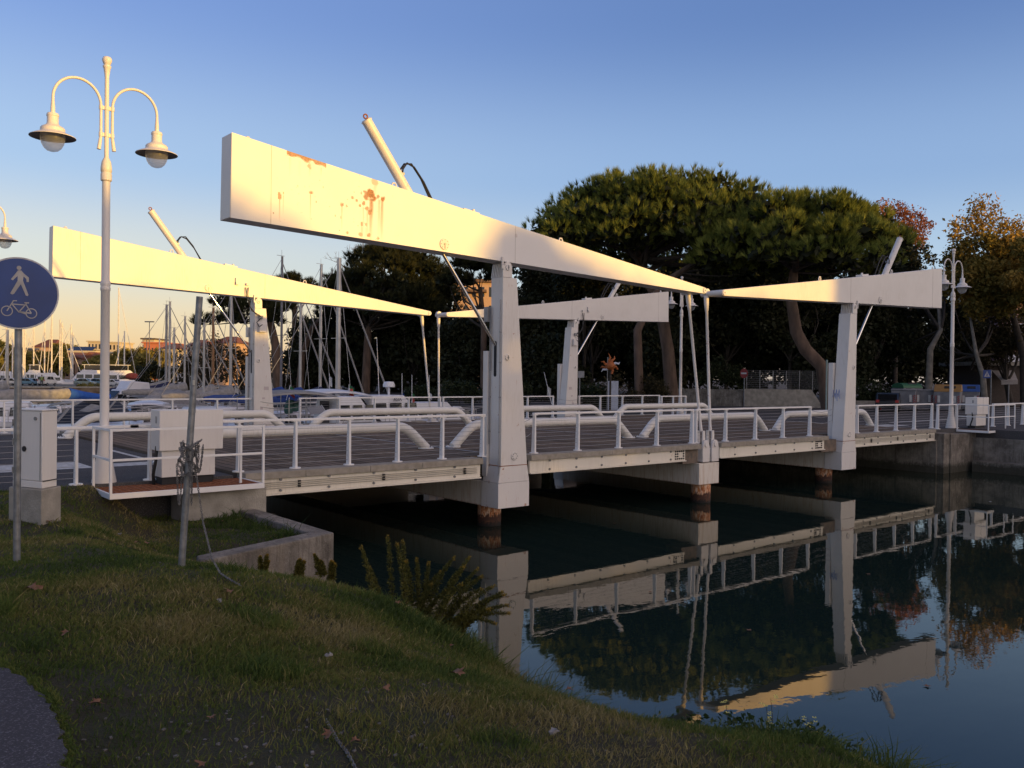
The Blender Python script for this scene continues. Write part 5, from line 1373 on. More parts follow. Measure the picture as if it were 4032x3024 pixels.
def herbs():
    r = np.random.default_rng(77); Vs = []; n = 0
    pts = []
    for k in range(46):
        px, py = r.uniform(2560, 3350), r.uniform(2850, 3060); py = max(py, 2800+.32*abs(px-2800)); D_ = 7.1-(py-2800)/260*.75
        b = PX(px, py, D_); c = b[None, :]+r.normal(size=(90, 3))*np.array((.07, .07, .055)); pts.append(c)
    P = np.concatenate(pts); V = leaves(P, .045, r, .4)
    o = soup("leafy_herbs", V, leaf_mat("herb_leaves", [(.018,.040,.010), (.032,.058,.014), (.05,.075,.022)], .6, .25), None, r.random(len(P))); tag(o, "leafy green herbs among the long grass at the water's edge", "plants", kind="stuff")
herbs()
# ================================================================ BOATS
HULL_W = pmat("gelcoat_white", (.62,.63,.66), .3, 0, .06, 2)
HULL_G = pmat("gelcoat_grey", (.38,.38,.37), .4, 0, .1, 2)
HULL_D = pmat("dark_hull", (.022,.024,.032), .35, 0, .1, 2)
CAB_W = pmat("cabin_white", (.66,.67,.70), .35, 0, .05, 2)
ALU = pmat("mast_aluminium", (.42,.41,.39), .35, .35, .1, 2)
ALU_D = pmat("mast_dark", (.14,.14,.16), .4, .3)
ALU_SUNLIT = pmat('sunlit_mast', (.66,.62,.54), .5, 0, .1, 2)  # brighter copy of the mast metal, sunlight put into the distant masts' colour
WOODM = pmat("mast_wood", (.26,.13,.05), .5, 0, .2, 4)
NAVY = pmat("navy_canvas", (.015,.02,.065), .85, 0, .2, 5, bump=.4, bscale=12)
BLUEC = pmat("blue_canvas", (.02,.055,.22), .85, 0, .2, 5, bump=.4, bscale=12)
GREYC = pmat("grey_canvas", (.27,.265,.255), .9, 0, .15, 5, bump=.5, bscale=10)
GREENC = pmat("green_tarp", (.05,.12,.10), .85, 0, .25, 5, bump=.5, bscale=10)
BLACKC = pmat("black_tarpaulin", (.016,.017,.024), .8, 0, .3, 3, bump=.5, bscale=6)
ORANGE = pmat("lifebuoy_orange", (.55,.13,.06), .6)
def rot2(p, h): c, s = math.cos(h), math.sin(h); return (p[0]*c-p[1]*s, p[0]*s+p[1]*c)
def hull(L_, B_, F_, stern=.82, n=14, flare=.75):
    m = MB(); vs = []; fs = []
    for i in range(n+1):
        t = i/n; x = -L_/2+L_*t; w = B_/2*(stern+(1-stern)*math.sin(min(1, t/.45)*math.pi/2))*(1-max(0, (t-.45)/.55)**2.2); z = F_*(1+.28*max(0, t-.3)**1.5)
        w = max(w, .02); rake = .10*L_*max(0, t-.7)
        vs += [(x, -w, z), (x-rake*.3, -w*.97, z*.55), (x-rake, -w*flare, -.02), (x-rake*1.2, 0, -.35), (x-rake, w*flare, -.02), (x-rake*.3, w*.97, z*.55), (x, w, z), (x, w*.93, z+.0), (x, 0, z+.05), (x, -w*.93, z+.0)]
    k = 10
    for i in range(n):
        for j in range(k): fs.append((i*k+j, i*k+(j+1) % k, (i+1)*k+(j+1) % k, (i+1)*k+j))
    fs.append(tuple(range(k))); m.add(vs, fs); return m
def cabin_mb(x0, x1, w, z0, z1, slope=.5, back=.1, top=.82):
    """tapered coachroof: wide at the foot, narrower on top"""
    m = MB()
    m.add([(x0,-w,z0),(x1,-w*.85,z0),(x1,w*.85,z0),(x0,w,z0),(x0+back,-w*top,z1),(x1-slope,-w*top*.85,z1),(x1-slope,w*top*.85,z1),(x0+back,w*top,z1)],
          [(0,3,2,1),(4,5,6,7),(0,1,5,4),(1,2,6,5),(2,3,7,6),(3,0,4,7)]); return m
def rigging(m, top, pts, r=.012):
    for p in pts: m.cyl(top, p, r, r, 5)
def sailboat(lab, px, ytop, D, L_=9, head=0., hullm=None, cover=None, jib=True, mastm=None, mr=.075, tent=None, spread=True, F_=1.0, group="sailing boats moored beyond the bridge", simple=False, buoy=False):
    mx, my = XYat(px, D); ztop = float(PX(px, ytop, D)[2]); h = head
    ox, oy = rot2((L_*.08, 0), h)
    t = thing("sailing_boat", lab, "sailing boat", (mx-ox, my-oy, 0), h, group)
    hm = hull(L_, L_*.31, F_); part("hull", hm, hullm or HULL_W, t, local=True, ang=50)
    m = MB(); m.cyl((L_*.08, 0, F_*.9), (L_*.08, 0, ztop), mr, mr*.8, 8)
    if spread:
        for q in (.52,) if ztop < 10 else (.42, .72): m.bar((L_*.08, -.55, F_+(ztop-F_)*q), (L_*.08, .55, F_+(ztop-F_)*q), .05, .03)
    m.bar((L_*.08-.35, 0, ztop+.03), (L_*.08+.15, 0, ztop+.03), .02, .02); m.cyl((L_*.08, .04, ztop), (L_*.08, .04, ztop+.35), .01, n=4)
    part("mast", m, mastm or ALU, t, local=True)
    if simple: return t
    cb = cabin_mb(-L_*.12, L_*.28, L_*.11, F_*.95, F_+.48, .6); c = part("cabin", cb, CAB_W, t, local=True, bevel=.03)
    for sgn in (-1, 1): 
        for k in range(3): wn = MB(); wn.box(-L_*.06+k*L_*.09, L_*.0+k*L_*.09, sgn*L_*.099-.012, sgn*L_*.099+.012, F_+.16, F_+.32); part("window", wn, GLASS_D, c, local=True)
    bz = F_+1.15; b = MB(); b.cyl((L_*.08, 0, bz), (-L_*.38, 0, bz-.02), .05, n=8); part("boom", b, mastm or ALU, t, local=True)
    if cover:
        cv = MB(); xs = np.linspace(L_*.085, -L_*.39, 9)
        cv.tube([(x, .02*math.sin(x*5), bz+.10+.45*max(0, 1-i/3.2)**1.5*.6) for i, x in enumerate(xs)], [.20+.16*max(0, 1-i/4) for i in range(8)]+[.10], 10); part("sail_cover", cv, cover, t, local=True)
    if tent:
        tn = MB(); w = L_*.15
        for i, (x, zz) in enumerate(((-L_*.42, F_+.75), (-L_*.30, F_+1.35), (-L_*.12, F_+1.40), (L_*.02, F_+.75))):
            tn.v += [(x, -w, F_+.25), (x, -w*.7, F_+.25+(zz-F_)*.6), (x, 0, zz+.2), (x, w*.7, F_+.25+(zz-F_)*.6), (x, w, F_+.25)]
        for i in range(3):
            for j in range(4): tn.f.append((i*5+j, i*5+j+1, i*5+6+j, i*5+5+j))
        tn.f += [(0,1,2,3,4), (19,18,17,16,15)]; part("canvas_tent", tn, tent, t, local=True, ang=60)
    rg = MB(); rigging(rg, (L_*.08, 0, ztop-.1), [(-L_*.49, 0, F_), (L_*.05, L_*.15, F_), (L_*.05, -L_*.15, F_)]); part("rigging", rg, CABLE, t, local=True)
    if jib:
        j = MB(); p0 = np.array((L_*.48, 0, F_+.35)); p1 = np.array((L_*.085, 0, ztop-.4)); j.tube([p0, p0+(p1-p0)*.05, p0+(p1-p0)*.5, p1], [.03, .055, .048, .022], 8); part("furled_jib", j, GREYC, t, local=True)  # furled sail greyed, its shade put into the colour
    pp = MB()
    for y in (-1, 1):
        pts = [(-L_*.48, y*L_*.12, F_+.6), (-L_*.2, y*L_*.15, F_+.6), (L_*.2, y*L_*.135, F_+.65), (L_*.46, y*L_*.03, F_+.75)]
        pp.tube(pts, .014, 5)
        for x, yy, z in pts: pp.cyl((x, yy, F_), (x, yy, z), .014, n=5)
    part("guard_rail", pp, ALU, t, local=True)
    if buoy:
        bb = MB(); bb.torus((-L_*.47, -L_*.10, F_+.35), .28, .07, (1, 0, 0), 18, 8); part("lifebuoy", bb, ORANGE, t, local=True)
    return t
H0 = R(12)
sailboat("sailing boat with thick grey mast, left of a pair", 654, 1200, 80, 10, H0, None, GREYC, False, pmat("mast_grey", (.30,.29,.28), .5), .13)
sailboat("sailing boat with tall grey mast and navy sail cover", 667, 1188, 66, 10, H0, None, NAVY, True, None, .10, buoy=True)
sailboat("small sailing boat with short white mast and grey sail cover", 685, 1291, 58, 7.5, H0, None, GREYC, True, None, .085)
sailboat("sailing boat whose mast top shows left of the leaning pole", 727, 1246, 64, 9, H0, HULL_G, GREYC, True, None, .085)
sailboat("sailing boat with grey canvas tent behind the leaning pole", 803, 1272, 52, 8.5, H0+.1, None, None, True, None, .08, tent=GREYC, buoy=True)
sailboat("sailing boat with varnished wooden mast", 838, 1212, 55, 8, H0, None, GREYC, True, WOODM, .095, buoy=True)
sailboat("sailing boat with white mast just left of the far left tower", 908, 1120, 50, 9, H0, None, GREYC, True, None, .095)
sailboat("sailing boat with dark thin mast and blue sail cover", 1107, 1010, 48, 10, H0, HULL_D, BLUEC, True, ALU_D, .075)
sailboat("sailing boat with short mast behind the bimini canopy", 1182, 1125, 47, 9, H0, None, BLUEC, True, None, .085)
sailboat("sailing boat with mast seen against the dark pine", 1261, 1042, 50, 9.5, H0, None, NAVY, True, None, .095)
sailboat("sailing boat with thickest brightest mast, topped in sunlight", 1331, 1018, 45, 10.5, H0, None, None, True, None, .14)
sailboat("sailing boat at far left with mast behind the blue sign", 29, 1300, 62, 9, H0-.5, None, GREYC, False, None, .10)
far_m = ((24,1284,"leftmost of the distant sunlit masts, under the blue sign"),(49,1311,"distant short mast just left of the blue sign's pole"),(91,1288,"distant mast just right of the blue sign's pole"),(97,1300,"distant mast in a close pair right of the sign's pole"),(132,1283,"distant mast over the blue parked car"),(175,1262,"distant mast rising over the white van"),(203,1236,"tallest distant mast between the sign and the street lamp"),(235,1259,"distant mast of a leaning crossed pair, left one"),(243,1271,"distant mast of a leaning crossed pair, right one"),(279,1279,"distant bright mast left of the street lamp"),(286,1310,"shorter distant mast next to the one left of the lamp"),(465,1133,"very tall distant mast right of the near street lamp"),(489,1305,"short bright distant mast right of the very tall one"),(627,1332,"distant bright mast before the orange building"))
for k, (px, yt, lab) in enumerate(far_m):
    D = 176+(k*37) % 17
    t = sailboat("far sailing boat, "+lab, px, yt, D, 10, R(100)+k*.4, None, None, False, ALU_SUNLIT, .15 if k != 11 else .13, simple=True, group="distant sailing boats beyond the pier")
    rg = MB(); ztop = float(PX(px, yt, D)[2]); sgn = 1 if k % 3 else -1; rg.cyl((.8, 0, ztop-.3), (.8+sgn*4.4*math.cos(.3), sgn*2.5, 1.6), .05, .07, 5); part("forestay", rg, ALU_SUNLIT, t, local=True)

# --- motor boats
def motorboat(lab, x, y, h, L_, F_=1.1, hullm=None, fly=False, canopy=None, name=None, cab=(-.15,.32), ch=1.15, group="motor boats moored beyond the bridge", radar=False, wide=.34):
    t = thing("motor_boat", lab, "motor boat", (x, y, 0), h, group)
    part("hull", hull(L_, L_*wide, F_, .92), hullm or HULL_W, t, local=True, ang=50)
    st = MB(); w = L_*wide/2*.97
    for sgn in (-1, 1): st.tube([(-L_*.49, sgn*w*.95, F_*.80), (-L_*.1, sgn*w*1.03, F_*.82), (L_*.2, sgn*w*.96, F_*.88)], .035, 6)
    part("rubbing_strake", st, GREY, t, local=True)
    x0, x1 = L_*cab[0], L_*cab[1]; cw = L_*wide*.36; z0, z1 = F_*.97, F_+ch
    c = part("cabin", cabin_mb(x0, x1, cw, z0, z1, L_*.16, L_*.03), CAB_W, t, local=True, bevel=.05)
    for sgn in (-1, 1):
        n = 3; 
        for k in range(n):
            a = x0+(x1-x0)*(.08+.26*k); b = a+(x1-x0)*.22
            ya = sgn*(cw*(1-.15*(a-x0)/(x1-x0))*.93+.02)
            wn = MB(); wn.add([(a, ya, z0+ch*.34), (b, ya-sgn*.02, z0+ch*.34), (b-.05, ya-sgn*.06, z0+ch*.78), (a+.05, ya-sgn*.05, z0+ch*.78)], [(0,1,2,3)]); part("side_window", wn, GLASS_D, c, local=True, smooth=False)
    ws = MB(); ws.add([(x1-.04, -cw*.7, z0+ch*.25), (x1-.04, cw*.7, z0+ch*.25), (x1-L_*.15+.05, cw*.62, z1-.08), (x1-L_*.15+.05, -cw*.62, z1-.08)], [(0,1,2,3)])
    ws.v = [(a+.05, b, c_) for a, b, c_ in ws.v]; part("windscreen", ws, GLASS_D, c, local=True, smooth=False)
    dr = MB(); dr.box(x0-.012+.02, x0+.02, -cw*.4, cw*.3, z0+.15, z1-.2); part("cabin_door", dr, GLASS_D, c, local=True)
    if fly:
        f = MB(); f.prism([(x0+.1, z1+.002), (x1-L_*.2, z1+.002), (x1-L_*.26, z1+.55), (x0+.2, z1+.45)], -cw*.7, cw*.7); fb = part("flybridge", f, CAB_W, t, local=True, bevel=.04)
        if fly == 2:
            f = MB(); f.box(x0+.2, x1-L_*.25, -cw*.75, cw*.75, z1+1.5, z1+1.6)
            for xx in (x0+.3, x1-L_*.3):
                for yy in (-cw*.65, cw*.65): f.cyl((xx, yy, z1+.4), (xx, yy, z1+1.5), .05, n=6)
            part("hard_top", f, CAB_W, fb, local=True)
            f = MB(); f.box(x0+.5, x1-L_*.29, -cw*.66, cw*.66, z1+.6, z1+1.35); part("upper_window", f, GLASS_D, fb, local=True)
    if canopy:
        m = MB(); xs = np.linspace(-L_*.47, x0+.1, 8)
        for i, xx in enumerate(xs):
            zz = F_+ch*.95+.22*math.sin(math.pi*(i+.6)/8.2)
            for q in np.linspace(-1, 1, 7): m.v.append((xx, q*cw*1.02, zz+.14*(1-q*q)))
        for i in range(7):
            for j in range(6): m.f.append((i*7+j, i*7+j+1, i*7+8+j, i*7+7+j))
        o = part("canopy", m, canopy, t, local=True, ang=80); sd = o.modifiers.new("thick", 'SOLIDIFY'); sd.thickness = .025
        fr = MB()
        for xx in (-L_*.45, -L_*.3, x0):
            for yy in (-cw, cw): fr.cyl((xx, yy, F_), (xx, yy, F_+ch), .018, n=6)
        part("canopy_frame", fr, ALU, t, local=True)
    if radar:
        r_ = MB(); r_.cyl((x0+L_*.22, 0, z1), (x0+L_*.22, 0, z1+.35), .05, n=8); r_.lathe([(0, .35), (.27, .36), (.28, .46), (.22, .60), (0, .62)], (x0+L_*.22, 0, z1), 18); part("radar_dome", r_, CAB_W, t, local=True)
        a_ = MB(); a_.cyl((x0+L_*.18, .3, z1), (x0+L_*.16, .3, z1+2.6), .018, .01, 5); part("antenna", a_, CAB_W, t, local=True)
    rl = MB()
    for sgn in (-1, 1):
        pts = [(L_*.02, sgn*w*.93, F_+.55), (L_*.25, sgn*w*.78, F_+.65), (L_*.42, sgn*w*.35, F_+.72), (L_*.47, 0, F_+.74)]
        rl.tube(pts, .018, 5)
        for p in pts[:3]: rl.cyl((p[0], p[1], F_), p, .014, n=5)
    part("bow_rail", rl, ALU, t, local=True)
    if name: text_mesh("boat_name", name, .24, BLACK, c, ((x0+x1)/2-.1, -cw*.90, z0+ch*.84), (R(74), 0, R(2)), .004)
    return t
def at_boat(px, D): return XYat(px, D)
x, y = at_boat(1440, 39.5); motorboat("white cabin cruiser lettered ASIA beyond the far railing", x, y, R(6), 8.2, 1.25, None, False, CAB_W, "ASIA", (-.06,.36), 1.40, radar=True)
x, y = at_boat(1665, 45); motorboat("low white cruiser right of the lettered one", x, y, R(6), 8, 1.05, None, False, None, None, (-.2,.3), 1.15)
x, y = at_boat(1275, 36.5); motorboat("white boat with rounded bimini canopy behind the striped awning", x, y, R(8), 7.6, 1.2, None, False, GREYC, None, (.0,.34), 1.45)
x, y = at_boat(510, 58); motorboat("small white cabin boat left of the navy sail cover", x, y, R(200), 6.5, 1.2, None, True, None, None, (-.2,.3), 1.2)
x, y = at_boat(520, 44); motorboat("grey hulled boat with orange lifebuoy right of the near lamp post", x, y, R(195), 7.5, 1.35, HULL_G, False, None, None, (-.3,.1), .55); 
bb = MB(); bb.torus((-1.0, 1.33, 1.35), .27, .07, (0, 1, .2), 18, 8); part("lifebuoy", bb, ORANGE, bpy.data.objects["motor_boat.004"], local=True)
x, y = at_boat(60, 40); motorboat("pale boat at the far left behind the approach railing", x, y, R(165), 8, 1.25, None, False, None, None, (-.1,.3), .9)
x, y = at_boat(455, 35.5); motorboat("low white open boat moored close behind the far railing", x, y, R(5), 7, 1.45, None, False, None, None, (.1,.3), .35)
x, y = at_boat(800, 40); motorboat("white boat with low deckhouse behind the control box", x, y, R(10), 8, 1.3, None, False, None, None, (-.1,.3), .7)
x, y = at_boat(1000, 38); motorboat("white boat behind the far left tower's foot", x, y, R(10), 7.5, 1.25, None, False, None, None, (-.1,.3), .6)
x, y = at_boat(190, 52); t = motorboat("pale boat under a long grey boom cover with blue end", x, y, R(15), 9, 1.0, None, False, None, None, (-.1,.3), .5)
m = MB(); m.tube([(-3.6, 0, 2.05), (-2, 0, 2.12), (.2, 0, 2.1), (1.2, 0, 2.2)], [.3, .38, .36, .34], 12); part("boom_cover", m, GREYC, t, local=True)
m = MB(); m.tube([(1.2, 0, 2.2), (2.2, 0, 2.05), (3.2, 0, 1.95), (3.8, 0, 1.98)], [.35, .26, .2, .22], 12); part("boom_cover_end", m, pmat("bright_blue_canvas", (.02,.10,.42), .8), t, local=True)
for px, D, hd, L_, f, ch_, cv, lab in ((600, 47, 1.2, 7.5, 1.2, .6, CAB_W, "white boat with white cockpit canopy left of the leaning pole"), (700, 60, .4, 8, 1.1, .7, GREYC, "white boat with grey canopy behind the masts pair"), (880, 46, 3.3, 7, 1.25, .55, None, "small white boat between leaning pole and far left tower"), (955, 56, .3, 8, 1.1, .8, CAB_W, "boat with white canopy half behind the far left tower"), (1085, 41, .2, 7, 1.3, .5, None, "white boat hull right of the far left tower"), (1740, 50, .1, 7, 1.0, .8, None, "white boat nearest the tall near tower's left side"), (130, 46, 2.6, 7.5, 1.2, .5, GREYC, "white boat with grey cover behind the grey cabinet")):
    x, y = at_boat(px, D); motorboat(lab, x, y, hd, L_, f, None, False, cv, None, (-.15,.3), ch_)
# black tarpaulin over a moored boat
D = 37; t = thing("covered_boat", "boat under a black tarpaulin tent left of the near lamp post", "boat", (*XYat(330, D), 0))
o_ = PX(330, 1600, D); m = MB()
A = [PX(195, 1652, D+2), PX(330, 1578, D+1), PX(395, 1575, D), PX(490, 1658, D-1), PX(395, 1668, D-2), PX(210, 1668, D-1)]; bk = [p+np.array((1.3, 2.2, -.1)) for p in A]
vs = A+bk; n = 6; m.add(vs, [tuple(range(n)), tuple(range(2*n-1, n-1, -1))]+[(i, (i+1) % n, (i+1) % n+n, i+n) for i in range(n)]); part("tarpaulin", m, BLACKC, t, smooth=False)
m = MB(); m.bar(PX(225, 1660, D-2.2), PX(272, 1606, D-1.6), .09, .05); m.bar(PX(395, 1650, D-1.4), PX(455, 1577, D-1), .10, .05); part("edge_rope", m, GREYC, t)
m = MB(); q = [PX(310, 1618, D-1.4), PX(360, 1590, D-1.2), PX(392, 1596, D-1.2), PX(390, 1612, D-1.5), PX(345, 1622, D-1.6)]; m.add(q, [(0,1,2,3,4)]); o = part("clear_patch", m, GREYC, t, smooth=False)
hm = hull(7, 2.2, .7); hx = R(20); hm.v = [(*(np.array(rot2(p[:2], hx))+np.array(XYat(345, D+1))), p[2]) for p in hm.v]; part("hull", hm, HULL_D, t, ang=50)
# striped awning and green tarpaulin
D = 35.0; t = thing("striped_awning", "blue and white striped awning before the bimini boat", "awning", tuple(PX(1245, 1628, D)))
for k in range(9):
    m = MB(); f = lambda s_, v_: PX(1205+s_*62+v_*18, 1602-s_*8+v_*28, D)+np.array((0, 0, -.03*math.sin(math.pi*s_)))
    a, b = k/9, (k+.5)/9
    for (s0, s1, mt, nm) in ((a, b, NAVY, "blue_stripe"), (b, (k+1)/9, CAB_W, "white_stripe")):
        m = MB(); p = [f(s0, 0), f(s1, 0), f(s1, 1), f(s0, 1)]; m.add(p+[q+np.array((.02, .02, -.015)) for q in p], [(0,1,2,3),(4,7,6,5),(0,4,5,1),(1,5,6,2),(2,6,7,3),(3,7,4,0)]); part(nm, m, mt, t, smooth=False)
D = 36.0; t = thing("green_tarpaulin", "crumpled green tarpaulin right of the far left tower's foot", "tarpaulin", tuple(PX(1155, 1620, D)))
m = MB(); m.ball(PX(1140, 1600, D), .25, .3, .30, 14, 8); m.ball(PX(1165, 1600, D), .22, .25, .2, 14, 8); m.v = [(a+.05*math.sin(9*c+7*b), b+.05*math.sin(11*a), c+.05*math.sin(8*a+5*b)) for a, b, c in m.v]; part("tarpaulin", m, GREENC, t)
D = 42.0; t = thing("boom_cover", "blue sail cover on a boom right of the far left tower", "sail cover", tuple(PX(1130, 1575, D)))
m = MB(); m.tube([PX(1090, 1558, D), PX(1110, 1556, D), PX(1150, 1557, D), PX(1176, 1558, D)], [.10, .15, .15, .14], 12); part("cover", m, BLUEC, t)
# flags and poles
FG, FW, FR = pmat("flag_green", (.02,.14,.05), .8), pmat("flag_white", (.5,.5,.48), .8), pmat("flag_red", (.38,.05,.04), .8)
def flag(px, y0, y1, D, lab, cols, fy, w=.34, h=.5, lean=0, slant=.35):
    b = PX(px, y1, D); tp = PX(px+lean, y0, D); t = thing("flag", lab, "flag", tuple(b)); m = MB(); m.cyl(b, tp, .018, .012, 6); part("staff", m, CAB_W, t)
    p0 = PX(px+lean*(y1-fy)/(y1-y0), fy, D); rt = np.array(_r)
    for k, c in enumerate(cols):
        m = MB(); n = len(cols); g = lambda s_, v_: p0+rt*w*s_*.9+np.array((0, 0, -h*v_-slant*w*s_*2))+_d*.05*math.sin(s_*6+v_*2)
        if h > w: s0, s1, v0, v1 = 0, 1, k/n, (k+1)/n
        else: s0, s1, v0, v1 = k/n, (k+1)/n, 0, 1
        m.add([g(s0, v0), g(s1, v0), g(s1, v1), g(s0, v1)], [(0,1,2,3)]); o = part(("green_band","white_band","red_band","blue_band")[(FG,FW,FR).index(c) if c in (FG,FW,FR) else 3], m, c, t, smooth=False)
flag(1127, 1516, 1575, 38, "tricolour flag on a slanting staff right of the far left tower", (FG, FW, FR), 1519, .22, .42, 16)
flag(1373, 1513, 1556, 38, "tricolour flag with emblem over the cabin cruiser", (FG, FW, FR), 1514, .24, .44, 2)
em = MB(); q = PX(1384, 1535, 37.9); em.obox(q, _r, _d, (0,0,1), .06, .004, .05); part("emblem", em, FR, bpy.data.objects["flag.001"])
flag(1583, 1470, 1580, 42, "tall staff with small blue flag right of the cruiser", (BLUEC,), 1545, .12, .30)
flag(1622, 1475, 1590, 42, "tall staff with green and red flag right of the cruiser", (FG, FR), 1545, .14, .44)
flag(1690, 1478, 1590, 46, "thin white staff with a pale pennant left of the near tower", (FW,), 1545, .16, .3)
flag(1297, 1470, 1545, 46, "pale pennant hanging by the dark pine's masts", (FW,), 1480, .16, .5)
flag(925, 1520, 1575, 50, "pale green pennant left of the far left tower", (FW,), 1523, .2, .3)
flag(2172, 1465, 1590, 44, "furled grey flag leaning before the smallest tower", (FW,), 1520, .2, .5, -30)

# ================================================================ THE FAR PIER
for k, (x0, x1, yt, D, fly, lab) in enumerate(((82,155,1432,176,2,"far white yacht with two decks behind the blue parked car"),(150,268,1450,168,1,"far white trawler yacht behind the white van"),(268,398,1430,178,2,"far two decked yacht left of the near street lamp"),(425,580,1432,172,2,"far white yacht right of the near street lamp"),(-40,40,1440,180,1,"far yacht behind the sign pole at the left edge"),(700,790,1440,150,1,"far white yacht behind the leaning pole"))):
    x, y = XYat((x0+x1)/2, D); Lb = (x1-x0)*D/CAM_F/.92; s_ = max(.8, (float(PX(x0, yt, D)[2])-.4)/4.6)
    motorboat(lab, x, y, R(-18)+(.12 if k % 2 else math.pi), Lb*1.15, 1.5*s_, None, fly, None, None, (-.42,.30), 1.7*s_, group="large yachts beyond the pier", wide=.32)
def car(lab, x, y, z, h, paint, s=1.0, kind="car", estate=False, group=None):
    t = thing("parked_car" if kind != "van" else "parked_van", lab, "car" if kind != "van" else "van", (x, y, z), h, group)
    Lc = 4.0*s; Wc = 1.68*s; Hc = (1.45 if kind != "van" else 1.95)*s
    if kind == "van": pr = [(-.5,.2),(.5,.2),(.5,.52),(.38,.60),(.26,.98),(-.49,1.0),(-.5,.5)]
    elif estate: pr = [(-.5,.22),(.5,.22),(.49,.52),(.28,.60),(.12,.96),(-.36,1.0),(-.48,.66)]
    else: pr = [(-.5,.22),(.5,.22),(.49,.50),(.28,.60),(.10,.97),(-.20,1.0),(-.42,.66),(-.5,.60)]
    b = MB(); b.prism([(x_*Lc, z_*Hc) for x_, z_ in pr], -Wc/2, Wc/2); body = part("body", b, paint, t, local=True, bevel=.07*s)
    y0 = Wc/2+.004
    wz0, wz1 = .62*Hc, .92*Hc
    for sg in (-1, 1):
        g = MB(); g.prism([(.22*Lc, wz0), (.105*Lc, wz1), (-.02*Lc, wz1), (-.02*Lc, wz0)], sg*y0-.003, sg*y0+.003); part('side_window', g, GLASS_D, body, local=True); g = MB(); g.prism([(-.04*Lc, wz0), (-.04*Lc, wz1), (-.24*Lc if not estate else -.36*Lc, wz1), (-.36*Lc if not estate else -.42*Lc, wz0+.05)], sg*y0-.003, sg*y0+.003); part('side_window', g, GLASS_D, body, local=True)
    g = MB(); 
    if kind != "van": g.obox((-.455*Lc if not estate else -.43*Lc, 0, .79*Hc), (-.2, 0, .5 if not estate else .9), (0,1,0), (1,0,.4), .17*Hc, Wc*.40, .012)
    else: g.box(-.502*Lc, -.497*Lc, -Wc*.38, Wc*.38, .62*Hc, .9*Hc)
    part("rear_window", g, GLASS_D, body, local=True); g = MB()
    g.obox((.20*Lc, 0, .78*Hc), (-.30, 0, .62), (0,1,0), (1,0,.5), .2*Hc, Wc*.41, .012); part("windscreen", g, GLASS_D, body, local=True)
    for xw in (-.31, .31):
        for yw in (-1, 1):
            w = MB(); w.disc((xw*Lc, yw*Wc*.46, .30*s), .30*s, (0,1,0), .2*s, 20); wo = part("wheel", w, BLACK, t, local=True)
            r_ = MB(); r_.disc((xw*Lc, yw*(Wc*.46+.105*s), .30*s), .18*s, (0,1,0), .01, 14); part("rim", r_, STEEL, wo, local=True)
    for yw in (-1, 1):
        l_ = MB(); l_.box(-.505*Lc, -.47*Lc, yw*Wc*.40-.12*s, yw*Wc*.40+.12*s, .50*Hc, .64*Hc); part("tail_light", l_, pmat("tail_red", (.35,.02,.015), .3), t, local=True)
        l_ = MB(); l_.box(.475*Lc, .497*Lc, yw*Wc*.36-.16*s, yw*Wc*.36+.16*s, .44*Hc, .53*Hc); part("headlight", l_, CAB_W, t, local=True)
    return t
PB, PS, PWH, PGN = pmat("car_paint_blue", (.10,.20,.28), .3, .2), pmat("car_paint_silver", (.42,.42,.42), .3, .4), pmat("car_paint_white", (.55,.55,.54), .35), pmat("car_paint_green", (.20,.26,.26), .3, .3)
for k, (px, D, hh, pt_, kd, es, lab) in enumerate(((108,150,.15,PB,"car",False,"pale blue car parked on the far pier"),(150,152,.1,PS,"car",True,"silver estate car parked right of the blue one"),(186,150,1.45,PWH,"van",False,"white van seen from behind on the far pier"),(335,156,.1,PGN,"car",False,"grey green car behind the grassy strip on the pier"),(447,150,-.2,PWH,"car",True,"white car on the pier right of the near street lamp"),(44,150,.2,PWH,"car",False,"white car half hidden left of the blue sign's pole"),(385,160,.2,PB,"car",False,"blue car mostly hidden by the near street lamp"))):
    x, y = XYat(px, D); car(lab, x, y, .95, R(-38)+hh, pt_, .86, kd, es, "cars parked on the far pier")
# person beside the van
x, y = XYat(164, 148); t = thing("person", "person in dark trousers and hi vis top beside the white van", "person", (x, y, .95))
me = bpy.data.meshes.new("body"); J = [((0,0,.92),.15),((0,0,1.2),.14),((0,0,1.42),.13),((0,.0,1.52),.06),((0,.03,1.64),.10),((0,.0,1.74),.08),((-.20,0,1.40),.06),((-.27,.05,1.12),.05),((-.22,.16,.92),.04),((.20,0,1.40),.06),((.27,.05,1.12),.05),((.22,.16,.92),.04),((-.10,0,.86),.10),((-.11,.04,.48),.075),((-.11,0,.08),.05),((-.11,.14,.04),.045),((.10,0,.86),.10),((.13,-.02,.48),.075),((.15,-.06,.08),.05),((.15,.08,.04),.045)]
me.from_pydata([j[0] for j in J], [(0,1),(1,2),(2,3),(3,4),(4,5),(2,6),(6,7),(7,8),(2,9),(9,10),(10,11),(0,12),(12,13),(13,14),(14,15),(0,16),(16,17),(17,18),(18,19)], [])
o = bpy.data.objects.new("body", me); COL.objects.link(o); o.parent = t
sk = o.modifiers.new("skin", 'SKIN')
for i, j in enumerate(J): me.skin_vertices[0].data[i].radius = (j[1], j[1])
me.skin_vertices[0].data[0].use_root = True; o.modifiers.new("sub", 'SUBSURF').levels = 1
pm_ = NB("person_clothes"); sp = pm_.n("ShaderNodeSeparateXYZ"); pm_.l(pm_.obj(), sp.inputs[0]); z_ = sp.outputs[2]
c_ = pm_.mix(pm_.math('GREATER_THAN', z_, .9), (.02,.02,.03), (.16,.22,.06)); c_ = pm_.mix(pm_.math('GREATER_THAN', z_, 1.52), c_, (.32,.2,.14)); pm_.col(c_); me.materials.append(pm_.m)
